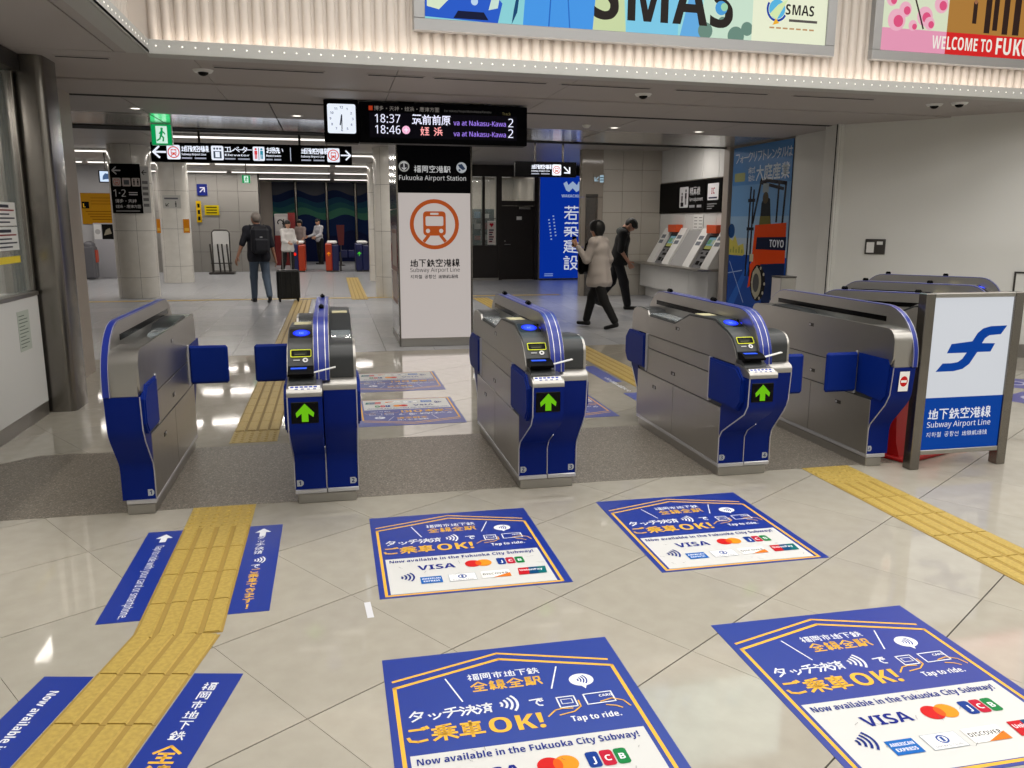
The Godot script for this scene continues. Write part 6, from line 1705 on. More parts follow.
func forklift_print(p: Node3D) -> void:
	var k := Ink.new(self, 0.0006)
	var W := 1.86
	k.rect(0, 0, W, 2.61, Color(0.33, 0.52, 0.74))
	k.rect(0, 0, W, 2.0, Color(0.42, 0.59, 0.77)); k.rect(0, 0, W, 1.5, Color(0.54, 0.66, 0.78)); k.rect(0, 0, W, 1.15, Color(0.64, 0.70, 0.76))
	k.rect(0, 0, W, 0.88, Color(0.12, 0.27, 0.58))
	k.poly(pv([[0.0, 0.0], [0.25, 0.0], [0.9, 0.88], [0.8, 0.88]]), Color(0.16, 0.36, 0.70))
	for q in [[Vector2(0.05, 0.75), Vector2(0.6, 0.1)], [Vector2(0.0, 0.55), Vector2(0.5, 0.62)]]: k.line(q, 0.014, Color(0.60, 0.70, 0.84))
	# cargo at the left
	k.poly(pv([[0.0, 0.86], [0.0, 1.14], [0.12, 1.10], [0.2, 1.2], [0.32, 1.02], [0.5, 1.06], [0.56, 0.9], [0.5, 0.86]]), Color(0.74, 0.70, 0.34)); k.disc(0.06, 1.26, 0.12, Color(0.12, 0.26, 0.46))
	for j in 5: k.rect(0.04 + j * 0.1, 0.90, 0.09 + j * 0.1, 0.96 + 0.04 * (j % 2), Color(0.55, 0.58, 0.3))
	# forklift: mast, cab, counterweight, wheels
	var dk := Color(0.09, 0.11, 0.15)
	k.line([Vector2(0.62, 0.55), Vector2(0.66, 1.95)], 0.05, dk); k.line([Vector2(0.74, 0.55), Vector2(0.76, 1.90)], 0.05, dk); k.line([Vector2(0.60, 1.3), Vector2(0.80, 1.3)], 0.05, dk); k.line([Vector2(0.60, 1.75), Vector2(0.80, 1.75)], 0.05, dk)
	k.line([Vector2(0.78, 1.4), Vector2(0.98, 2.06), Vector2(1.72, 1.98), Vector2(1.68, 1.4)], 0.055, dk); k.line([Vector2(0.95, 2.02), Vector2(1.65, 1.90)], 0.05, dk); k.line([Vector2(1.1, 2.04), Vector2(1.12, 1.9)], 0.04, dk); k.rect(1.04, 1.86, 1.22, 2.0, Color(0.55, 0.6, 0.62)); k.line([Vector2(1.52, 1.96), Vector2(1.50, 1.42)], 0.05, dk)
	k.poly(pv([[1.0, 1.36], [1.02, 1.7], [1.12, 1.82], [1.28, 1.76], [1.34, 1.40]]), Color(0.13, 0.14, 0.16)); k.disc(1.14, 1.78, 0.09, Color(0.30, 0.26, 0.2)); k.poly(pv([[0.98, 1.36], [1.0, 1.5], [1.3, 1.5], [1.36, 1.36]]), Color(0.40, 0.38, 0.2))
	k.poly(pv([[0.72, 0.35], [0.80, 0.75], [0.86, 1.36], [1.80, 1.40], [1.82, 0.80], [1.2, 0.74], [1.1, 0.5]]), Color(0.82, 0.27, 0.10))
	k.poly(pv([[0.92, 0.98], [0.94, 1.17], [1.82, 1.19], [1.82, 0.99]]), Color(0.09, 0.12, 0.22))
	k.fit("TOYO", 1.34, 1.03, 0.11, 0.42, Color(0.82, 0.84, 0.88), true)
	k.poly(pv([[1.1, 0.75], [1.82, 0.80], [1.82, 0.1], [1.2, 0.05]]), Color(0.07, 0.14, 0.30)); k.poly(pv([[0.75, 0.72], [0.92, 0.85], [0.95, 0.6], [0.80, 0.45]]), Color(0.86, 0.30, 0.14)); k.rect(0.74, 0.78, 0.86, 0.90, Color(0.75, 0.72, 0.6))
	k.disc(1.04, 0.45, 0.24, Color(0.10, 0.10, 0.11), 0.29); k.disc(1.0, 0.45, 0.16, Color(0.62, 0.60, 0.52), 0.24); k.disc(0.99, 0.45, 0.10, Color(0.3, 0.3, 0.3), 0.15)
	for j in 10:
		var a := TAU * j / 10.0
		k.disc(1.06 + 0.2 * cos(a), 0.45 + 0.25 * sin(a), 0.026, Color(0.66, 0.64, 0.58))
	# lettering
	var w := Color(0.86, 0.90, 0.94)
	k.kanji("フォークリフトレンタルは", 0.07, 2.36, 0.155, w, 0.11, 0.95)
	k.kanji("大庭産業", 0.80, 2.05, 0.235, w, 0.12, 1.08)
	k.kanji("株式", 0.54, 2.17, 0.105, w, 0.11, 1.06); k.kanji("会社", 0.54, 2.05, 0.105, w, 0.11, 1.06)
	k.rrect(0.08, 2.06, 0.44, 2.2, 0.03, Color(0.62, 0.64, 0.44))
	printed("print", k, p, sheet(Vector3(-0.004, 0, 0), Vector3.BACK, Vector3.UP), 0.0, 0.25)

# ---------------------------------------------------------------- dark shop front and blue advertisement
func shop_front() -> void:
	var w := setting("wall_back", "dark brown timber shop front at the end of the concourse")
	part("head", MB.new().bx(2.0, 5.46, 2.72, CONC + 0.1, -22.2, -21.98), mats.door_brown, w)
	part("sill_panel", MB.new().bx(3.2, 4.40, 0.06, 0.93, -22.1, -21.98, 0.004), mats.door_brown, w)
	part("kick_plate", MB.new().bx(3.2, 4.40, 0.0, 0.06, -22.1, -21.97), mats.steel, w)
	part("pier", MB.new().bx(2.0, 3.25, 0.0, 2.72, -22.2, -21.98), mats.door_brown, w)
	part("pier", MB.new().bx(5.36, 5.46, 0.0, 2.72, -22.1, -21.96), mats.door_brown, w)
	part("pier", MB.new().bx(4.38, 4.47, 0.0, 2.72, -22.1, -21.96), mats.door_brown, w)
	part("rail", MB.new().bx(4.47, 5.36, 1.97, 2.10, -22.1, -21.97), mats.door_brown, w)
	part("blank", MB.new().bx(2.0, 5.5, 0.0, CONC, -25.2, -25.1), mats.wall_tile, w)
	part("lid", MB.new().bx(2.0, 5.5, CONC - 0.1, CONC, -25.2, -22.2), mats.ceiling_far, w)
	part("side", MB.new().bx(5.46, 5.56, 0.0, CONC, -25.2, -22.0), mats.wall_tile, w)
	var n := setting("window_2", "shop window with dark mullions")
	for x in [3.27, 3.98, 4.36]: part("mullion", MB.new().bx(x - 0.035, x + 0.035, 0.93, 2.72, -22.08, -21.97), mats.door_brown, n)
	part("pane", MB.new().bx(3.3, 3.95, 0.93, 2.72, -22.04, -22.03), mats.glass, n)
	part("pane", MB.new().bx(4.01, 4.33, 0.93, 2.72, -22.04, -22.03), mats.glass, n)
	part("transom_pane", MB.new().bx(4.5, 5.33, 2.10, 2.68, -22.04, -22.03), mats.glass, n)
	var d := setting("door_1", "dark brown door with lever handle and small white plate")
	part("leaf", MB.new().bx(4.475, 5.355, 0.01, 1.965, -22.06, -22.0, 0.004), mats.door_brown, d)
	part("closer", MB.new().bx(4.95, 5.25, 1.88, 1.94, -22.0, -21.95, 0.006), mats.steel, d)
	part("plate", MB.new().bx(4.88, 5.02, 1.60, 1.69, -22.0, -21.995), mats.white_plastic, d)
	var hd := part("handle", MB.new().cyl(Vector3(4.55, 0.95, -21.93), Vector3(4.70, 0.95, -21.93), 0.012, 0.012, 8).cyl(Vector3(4.56, 0.95, -22.0), Vector3(4.56, 0.95, -21.93), 0.012, 0.012, 8), mats.steel, d)
	part("rose", MB.new().cyl(Vector3(4.56, 1.04, -22.0), Vector3(4.56, 1.04, -21.985), 0.02, 0.02, 10), mats.steel, hd)
	# inside: lamps, shelf with papers
	var k := 0
	for z in [-22.9, -24.2]:
		var l := thing("shop_lamp", "linear lamp inside the shop, %s" % ["nearer the window", "farther from the window"][k], "ceiling light", Vector3(4.0, CONC - 0.12, z), 0.0, "lamps inside the shop")
		part("housing", MB.new().bx(-1.2, 1.2, -0.05, 0.0, -0.06, 0.06), mats.white_metal, l)
		part("tube", MB.new().bx(-1.18, 1.18, -0.075, -0.05, -0.04, 0.04, 0.008), lit(Color(1, 0.98, 0.95), 1.6), l)
		area(Vector3(0, -0.09, 0), Vector3.DOWN, Vector2(2.3, 0.08), 1.6, Color(1, 0.97, 0.94), "lamp_light", l)
		k += 1
	var s := thing("shop_shelf", "dark display shelf seen through the shop window", "shelf", Vector3(4.0, 0, -23.2))
	part("case", MB.new().bx(-0.85, 0.5, 0.0, 1.9, -0.3, 0.0, 0.01), paint("shelf_green", Color(0.26, 0.31, 0.30), 0.5), s)
	for y in [1.02, 1.32, 1.62]: part("board", MB.new().bx(-0.85, 0.5, y, y + 0.025, 0.0, 0.22), mats.steel_dark, s)
	var cs := [Color(0.75, 0.74, 0.72), Color(0.35, 0.50, 0.60), Color(0.80, 0.80, 0.78), Color(0.55, 0.30, 0.28), Color(0.62, 0.62, 0.58), Color(0.30, 0.36, 0.34)]
	for i in 3:
		for j in 5:
			var bx := thing("shop_box", "small box on the shop shelf, %s board, place %s from the left" % [["lowest", "middle", "top"][i], ["first", "second", "third", "fourth", "fifth"][j]], "box", Vector3(3.28 + j * 0.24, 1.045 + i * 0.3, -23.1), 0.0, "boxes on the shop shelf")
			part("carton", MB.new().bx(-0.08, 0.08, 0, 0.12 + 0.03 * ((i + j) % 3), -0.06, 0.06, 0.004), paint("carton%d" % ((i * 5 + j) % 6), cs[(i * 5 + j) % 6], 0.5), bx)
	var po := thing("window_poster", "narrow pale poster with a red heart in the shop window", "poster", Vector3(4.20, 0.95, -22.02))
	part("paper", MB.new().bx(-0.11, 0.11, 0, 0.62, -0.004, 0.0), mats.white_plastic, po)
	var q := Ink.new(self, 0.0008)
	q.rect(-0.10, 0.02, 0.10, 0.60, Color(0.80, 0.76, 0.74)); q.disc(-0.025, 0.53, 0.032, Color(0.70, 0.14, 0.2)); q.disc(0.025, 0.53, 0.032, Color(0.70, 0.14, 0.2)); q.poly(pv([[-0.055, 0.52], [0.055, 0.52], [0.0, 0.45]]), Color(0.70, 0.14, 0.2))
	for j in 6: q.rect(-0.07, 0.06 + j * 0.06, 0.02 + 0.02 * (j % 3), 0.10 + j * 0.06, [Color(0.4, 0.2, 0.25), Color(0.3, 0.3, 0.35)][j % 2])
	printed("print", q, po)
	# blue advertisement
	var a := thing("light_box", "tall blue backlit advertisement with white vertical characters", "advertisement", Vector3(5.47, 0, -21.86))
	part("case", MB.new().bx(0.0, 1.28, 0.02, 2.78, -0.1, 0.0, 0.006), mats.steel, a)
	q = Ink.new(self, 0.001)
	var wh := Color(0.93, 0.95, 1.0)
	q.rect(0.02, 0.04, 1.26, 2.76, Color(0.04, 0.22, 0.70))
	q.kanji("若築建設", 0.69, 1.60, 0.38, wh, 0.092, 1.17, true, 1.1)
	q.poly(pv([[0.66, 2.56], [0.75, 2.62], [0.80, 2.52], [0.92, 2.62], [1.04, 2.52], [1.09, 2.62], [1.18, 2.56], [1.10, 2.38], [1.02, 2.34], [0.92, 2.44], [0.82, 2.34], [0.74, 2.38]]), Color(0.70, 0.80, 0.94))
	q.text("WAKACHIKU", 0.92, 2.20, 0.075, Color(0.75, 0.83, 0.95), "c", true, 1.0)
	for j in 2:
		for m in 7: q.line([Vector2(0.27 + j * 0.12 + m * 0.012, 1.62 + j * 0.1 - m * 0.085), Vector2(0.275 + j * 0.12 + m * 0.012, 1.585 + j * 0.1 - m * 0.085)], 0.045, Color(0.62, 0.72, 0.92), 0.0)
	for j in 2: q.line([Vector2(0.16, 0.16 - j * 0.05), Vector2(0.40, 0.16 - j * 0.05)], 0.025, Color(0.55, 0.66, 0.9), 0.0)
	printed("face", q, a, Transform3D(), 0.6)
	area(Vector3(0.64, 1.4, 0.03), Vector3.BACK, Vector2(1.2, 2.6), 0.25, Color(0.45, 0.6, 1.0), "face_light", a)

# ---------------------------------------------------------------- things far off on the left
func board(called: String, label: String, at: Vector3, w: float, h: float, k: Ink, m: Material, turn := 0.0, cat := "sign") -> Node3D:
	var t := thing(called, label, cat, at, turn)
	part("plate", MB.new().bx(0, w, 0, h, -0.02, 0.0, 0.002), m, t)
	printed("print", k, t, Transform3D(Basis(), Vector3(0, 0, 0.0004)))
	return t

func left_distance() -> void:
	var w := Color(0.82, 0.82, 0.82); var bk := Color(0.03, 0.03, 0.035)
	var k := Ink.new(self)
	k.rect(0, 0, 0.56, 0.95, bk); icon_arrow(k, 0.12, 0.82, 0.16, 180, w)
	for j in 3: k.rrect(0.04 + j * 0.175, 0.52, 0.19 + j * 0.175, 0.68, 0.015, Color(0.76, 0.72, 0.70))
	icon_train(k, 0.115, 0.60, 0.06, Color(0.75, 0.3, 0.2), Color(0.8, 0.78, 0.76)); k.rect(0.24, 0.55, 0.34, 0.64, Color(0.35, 0.36, 0.38)); icon_person(k, 0.43, 0.6, 0.12, Color(0.1, 0.1, 0.12)); icon_person(k, 0.50, 0.6, 0.12, Color(0.1, 0.1, 0.12))
	k.text("1·2", 0.04, 0.32, 0.14, w, "l", false, 0.95)
	for j in 2: k.line([Vector2(0.32, 0.36 + j * 0.04), Vector2(0.48, 0.36 + j * 0.04)], 0.018, w, 0.0)
	k.kanji("博多・天神", 0.06, 0.20, 0.075, w, 0.12, 1.05); k.kanji("姪浜・唐津方面", 0.06, 0.10, 0.065, w, 0.12, 1.02); k.line([Vector2(0.06, 0.045), Vector2(0.5, 0.045)], 0.025, Color(0.55, 0.55, 0.55), 0.0)
	board("direction_board", "black direction board with the numbers 1 and 2 on the tiled column", Vector3(-4.18, 1.69, -17.815), 0.52, 0.95, k, mats.black)
	k = Ink.new(self)
	k.rect(0, 0, 0.17, 0.9, Color(0.72, 0.72, 0.71)); icon_arrow(k, 0.085, 0.78, 0.1, 180, bk)
	for j in 5: k.rect(0.03, 0.12 + j * 0.11, 0.14, 0.18 + j * 0.11, Color(0.42, 0.42, 0.42))
	board("direction_board", "narrow white direction strip on the right side of the tiled column", Vector3(-3.645, 1.70, -17.87), 0.15, 0.9, k, mats.white_plastic, 0.55)
	k = Ink.new(self)
	k.rect(0, 0, 0.42, 0.32, Color(0.74, 0.74, 0.72)); icon_arrow(k, 0.1, 0.09, 0.1, 225, bk); icon_person(k, 0.30, 0.1, 0.14, Color(0.3, 0.3, 0.3)); k.line([Vector2(0.04, 0.24), Vector2(0.36, 0.24)], 0.04, Color(0.4, 0.4, 0.42), 0.0)
	board("notice_board", "small white notice with an arrow on the second tiled column", Vector3(-4.05, 1.85, -22.22), 0.40, 0.32, k, mats.white_plastic)
	for q in [[-4.24, 0.0, "left"], [-3.62, 0.4, "right"]]:
		k = Ink.new(self)
		k.rect(0, 0, 0.15, 0.34, Color(0.80, 0.50, 0.10)); k.rect(0.02, 0.05, 0.13, 0.12, Color(0.88, 0.7, 0.3))
		board("orange_label", "orange label on the %s side of the second tiled column" % q[2], Vector3(q[0], 1.25, -22.25 if q[0] < -4.0 else -22.28), 0.15, 0.34, k, mats.white_plastic, -0.75 if q[0] < -4.0 else q[1])
	# yellow board, display machine and round topped bin on the far left
	k = Ink.new(self)
	k.rect(0, 0, 0.94, 0.83, Color(0.60, 0.43, 0.05)); k.rect(0.02, 0.42, 0.2, 0.6, bk); k.text("L", 0.05, 0.45, 0.1, Color(0.9, 0.7, 0.1), "l", true)
	for j in 4: k.line([Vector2(0.1 + 0.05 * j, 0.34 - j * 0.07), Vector2(0.8, 0.34 - j * 0.07)], 0.022, Color(0.42, 0.27, 0.02), 0.0)
	for j in 3: k.line([Vector2(0.25, 0.7 - j * 0.08), Vector2(0.85, 0.7 - j * 0.08)], 0.02, Color(0.48, 0.31, 0.02), 0.0)
	board("yellow_board", "large yellow board on the far left wall behind the first column", Vector3(-6.6, 1.45, -24.77), 0.98, 0.83, k, paint("board_yellow", Color(0.60, 0.43, 0.05), 0.5))
	var m := thing("display_machine", "white display machine with a dark picture under the yellow board", "machine", Vector3(-6.08, 0.0, -24.55))
	part("cabinet", MB.new().bx(-0.22, 0.30, 0.0, 1.48, -0.2, 0.0, 0.01), paint("cabinet_grey", Color(0.60, 0.60, 0.62), 0.4), m)
	k = Ink.new(self)
	k.rect(-0.20, 1.05, -0.02, 1.45, Color(0.78, 0.78, 0.78)); k.disc(-0.11, 1.25, 0.07, Color(0.62, 0.62, 0.62)); k.rect(0.0, 1.05, 0.28, 1.45, Color(0.05, 0.05, 0.05)); k.poly(pv([[0.04, 1.15], [0.24, 1.2], [0.2, 1.35], [0.1, 1.3]]), Color(0.5, 0.48, 0.42))
	printed("picture", k, m)
	var b := thing("round_bin", "grey round topped bin with an orange panel beyond the shutter post", "bin", Vector3(-6.28, 0, -24.0))
	part("body", MB.new().bx(-0.16, 0.14, 0.02, 0.90, -0.18, 0.18, 0.05), paint("bin_grey", Color(0.34, 0.34, 0.36), 0.5), b)
	part("lid", MB.new().ball(Vector3(-0.01, 0.90, 0), Vector3(0.15, 0.12, 0.18), 14), mats.bin_grey, b)
	part("orange_panel", MB.new().bx(0.13, 0.17, 0.45, 0.78, -0.12, 0.1, 0.01), paint("bin_orange", Color(0.70, 0.24, 0.12), 0.5), b)
	var pl := thing("black_pole", "slanting black pole leaning on the round topped bin", "pole", Vector3(-6.60, 0, -23.9))
	part("shaft", MB.new().cyl(Vector3(0.06, 0.0, 0), Vector3(-0.09, 1.1, 0.0), 0.045, 0.03, 8), mats.black, pl)
	# signs on the far tiled wall
	for q in [["blue_sign", "small blue arrow sign on the far tiled wall", -3.92, 2.30, 0.30, 0.34, Color(0.10, 0.14, 0.42)], ["yellow_sign", "tall yellow sign with black marks on the far tiled wall", -3.98, 1.50, 0.15, 0.64, Color(0.72, 0.58, 0.06)], ["yellow_sign", "square yellow sign with dark lines on the far tiled wall", -3.74, 1.72, 0.42, 0.30, Color(0.70, 0.62, 0.08)]]:
		k = Ink.new(self)
		k.rect(0, 0, q[4], q[5], q[6])
		if q[0] == "blue_sign": icon_arrow(k, 0.15, 0.17, 0.2, 45, w)
		elif q[4] < 0.2:
			for j in 3: k.rect(0.04, 0.06 + j * 0.19, 0.11, 0.18 + j * 0.19, Color(0.1, 0.09, 0.05))
		else:
			for j in 3: k.line([Vector2(0.05, 0.07 + j * 0.08), Vector2(0.36, 0.07 + j * 0.08)], 0.035, Color(0.22, 0.2, 0.06), 0.0)
		board(q[0], q[1], Vector3(q[2], q[3], -26.965), q[4], q[5], k, mats.white_plastic)
	# notice stand with poles
	var s := thing("notice_stand", "white rounded notice stand with steel poles, left of the walking man", "stand", Vector3(-3.2, 0, -25.9))
	part("base", MB.new().bx(-0.36, 0.36, 0.0, 0.06, -0.22, 0.22, 0.015), mats.steel_dark, s)
	part("board", MB.new().bx(-0.23, 0.23, 0.10, 1.26, -0.05, -0.02, 0.02), mats.white_plastic, s)
	part("frame", MB.new().tube([Vector3(-0.24, 0.05, -0.03), Vector3(-0.25, 1.2, -0.03), Vector3(-0.18, 1.28, -0.03), Vector3(0.18, 1.28, -0.03), Vector3(0.25, 1.2, -0.03), Vector3(0.24, 0.05, -0.03)], 0.016, 8), mats.steel_dark, s)
	for x in [-0.30, -0.09, 0.03, 0.17]: part("pole", MB.new().cyl(Vector3(x + 0.05, 0.05, 0.1), Vector3(x, 0.88, 0.06), 0.024, 0.024, 8), mats.steel_dark, s)
	part("cross_bar", MB.new().cyl(Vector3(-0.3, 0.32, 0.1), Vector3(0.3, 0.32, 0.1), 0.016, 0.016, 8), mats.steel_dark, s)
	var tb := thing("side_table", "thin steel leaning rail behind the second tiled column", "rail", Vector3(-4.55, 0, -26.6))
	part("top", MB.new().bx(-0.3, 0.3, 0.84, 0.90, -0.12, 0.12, 0.01), mats.steel_dark, tb)
	part("leg", MB.new().bx(-0.03, 0.03, 0.0, 0.84, -0.03, 0.03), mats.steel_dark, tb)
	part("foot", MB.new().bx(-0.3, 0.3, 0.0, 0.05, -0.12, 0.12, 0.01), mats.steel_dark, tb)
	# mural of waves behind the far gates
	var mu := thing("wave_mural", "dark blue mural of green waves behind the far gates", "mural", Vector3(-2.15, 0, -33.35))
	part("panel", MB.new().bx(0, 3.6, 0.0, CONC, -0.04, 0.0), paint("mural_navy", Color(0.045, 0.09, 0.20), 0.4), mu)
	k = Ink.new(self, 0.001)
	var bands := [[2.62, 0, Color(0.07, 0.15, 0.30)], [2.36, 0, Color(0.10, 0.26, 0.36)], [2.16, 0, Color(0.14, 0.34, 0.36)], [1.96, 0, Color(0.24, 0.44, 0.36)], [1.70, 0, Color(0.07, 0.14, 0.30)], [1.1, 0, Color(0.05, 0.10, 0.24)]]
	for q in bands:
		var p := PackedVector2Array()
		for j in 25: p.append(Vector2(3.6 * j / 24.0, q[0] + 0.11 * sin(j * 0.62 + q[0] * 1.7)))
		p.append(Vector2(3.6, 0.0)); p.append(Vector2(0, 0.0))
		k.poly(p, q[2])
	printed("waves", k, mu)
	for x in [-1.25, -0.12, 0.95]:
		var f := thing("steel_post", "slim steel post before the wave mural, %s" % {-1.25: "left", -0.12: "middle", 0.95: "right"}[x], "post", Vector3(x, 0, -32.6), 0.0, "posts before the mural")
		part("shaft", MB.new().cyl(Vector3(0, 0, 0), Vector3(0, CONC, 0), 0.055, 0.055, 12), mats.steel_upright, f)
		part("foot", MB.new().cyl(Vector3(0, 0, 0), Vector3(0, 0.03, 0), 0.09, 0.09, 12), mats.steel_dark, f)
	# kiosk and extinguisher
	var ki := thing("red_kiosk", "red and white kiosk behind the far gates", "kiosk", Vector3(-1.6, 0, -30.6))
	part("body", MB.new().bx(-0.36, 0.36, 0.0, 1.05, -0.3, 0.0, 0.01), paint("kiosk_red", Color(0.46, 0.08, 0.08), 0.4), ki)
	part("panel", MB.new().bx(-0.34, 0.12, 1.05, 1.80, -0.3, 0.0, 0.01), paint("kiosk_grey", Color(0.62, 0.60, 0.60), 0.4), ki)
	part("side", MB.new().bx(0.12, 0.36, 1.05, 1.84, -0.3, 0.0, 0.01), mats.kiosk_red, ki)
	k = Ink.new(self)
	k.rect(-0.30, 1.2, 0.08, 1.7, Color(0.70, 0.69, 0.68)); k.arc(-0.14, 1.5, 0.09, -40, 220, 0.04, Color(0.12, 0.12, 0.12)); k.line([Vector2(-0.05, 1.34), Vector2(-0.02, 1.6)], 0.035, Color(0.12, 0.12, 0.12))
	printed("picture", k, ki)
	var ex := thing("red_banner", "narrow red banner on a stand at the right end of the mural", "banner", Vector3(0.32, 0, -30.2))
	part("cloth", MB.new().prism(pv([[-0.14, 1.42], [0.14, 1.42], [0.10, 0.72], [-0.08, 0.72]]), "z", -0.03, 0.03), paint("banner_red", Color(0.40, 0.05, 0.06), 0.5), ex)
	part("pole", MB.new().cyl(Vector3(0, 0, 0), Vector3(0, 0.75, 0), 0.02, 0.02, 8), mats.steel_dark, ex)
	part("base", MB.new().cyl(Vector3(0, 0, 0), Vector3(0, 0.03, 0), 0.12, 0.12, 14), mats.steel_dark, ex)
	# far gates in orange and blue
	var names := ["far ticket gate with a red lamp, blue on its left and orange on its right", "far ticket gate with an orange left half, beside the blue bars", "far dark ticket gate at the edge of the white columns"]
	var gx := [-1.02, 0.0, 0.93]
	for j in 3:
		var g := thing("far_gate", names[j], "ticket gate", Vector3(gx[j], 0, -26.4), 0.0, "far ticket gates")
		var ca := paint("far_blue", Color(0.06, 0.10, 0.32), 0.4); var cb := paint("far_orange", Color(0.72, 0.22, 0.06), 0.4)
		part("left_half", MB.new().bx(-0.20, 0.0, 0.04, 0.86, -1.3, 0.0, 0.02), ca if j != 1 else cb, g)
		part("right_half", MB.new().bx(0.0, 0.20, 0.04, 0.82, -1.3, 0.0, 0.02), cb if j == 0 else ca, g)
		part("plinth", MB.new().bx(-0.19, 0.19, 0.0, 0.04, -1.28, -0.02), mats.steel_dark, g)
		part("top", MB.new().bx(-0.15, 0.17, 0.86, 0.94, -1.2, -0.08, 0.03), mats.white_plastic, g)
		k = Ink.new(self)
		if j == 0: k.disc(-0.10, 0.55, 0.05, Color(1.0, 0.16, 0.10))
		elif j == 1: icon_arrow(k, -0.1, 0.55, 0.12, 90, Color(1.0, 0.6, 0.1))
		else: icon_arrow(k, -0.1, 0.55, 0.12, 90, Color(0.3, 0.9, 0.2))
		printed("lamp", k, g, Transform3D(), 0.9)
	for q in [[0.37, "left"], [0.61, "right"]]:
		var f := thing("blue_flap", "dark blue barrier flap of the far gates, %s one" % q[1], "barrier", Vector3(q[0], 0.0, -26.8), 0.0, "far barrier flaps")
		part("leaf", MB.new().bx(-0.10, 0.10, 0.42, 0.66, -0.02, 0.02, 0.012), mats.far_blue if mats.has("far_blue") else mats.gate_blue, f)
		part("arm", MB.new().bx(-0.14 if q[0] < 0.5 else 0.09, -0.09 if q[0] < 0.5 else 0.10, 0.0, 0.6, -0.02, 0.02), mats.steel_dark, f)

# ---------------------------------------------------------------- people
func hand_into(out: MB, wrist: Vector3, dir: Vector3, palm_n: Vector3, h: float, curl: float) -> void:
	# palm and five fingers; dir runs from wrist to knuckles, palm_n points out of the palm
	var side := dir.cross(palm_n).normalized()
	var f := Flesh.new()
	var L := h * 0.108
	var kn := wrist + dir * L * 0.5
	f.add(wrist, kn + side * L * 0.10, h * 0.012, h * 0.011); f.add(wrist, kn - side * L * 0.12, h * 0.012, h * 0.010)
	var lens := [0.44, 0.5, 0.47, 0.37]
	for j in 4:
		var root := kn + side * L * (0.17 - 0.115 * j)
		var d := dir
		var p := root
		for s in 3:
			d = (d * cos(curl * (0.6 + 0.3 * s)) + palm_n * sin(curl * (0.6 + 0.3 * s))).normalized()
			var q: Vector3 = p + d * L * lens[j] * [0.45, 0.32, 0.23][s]
			f.add(p, q, h * (0.0058 - 0.0005 * s), h * (0.0053 - 0.0006 * s))
			p = q
	var tb := wrist + dir * L * 0.18 + side * L * 0.2
	var t1 := tb + (dir * 0.6 + side * 0.7 + palm_n * 0.3).normalized() * L * 0.24
	f.add(wrist + dir * L * 0.1 + side * L * 0.08, tb, h * 0.009, h * 0.0075); f.add(tb, t1, h * 0.0072, h * 0.0062); f.add(t1, t1 + (dir * 0.85 + palm_n * 0.4).normalized() * L * 0.18, h * 0.0062, h * 0.0052)
	f.into(out, h * 0.0042, h * 0.004)

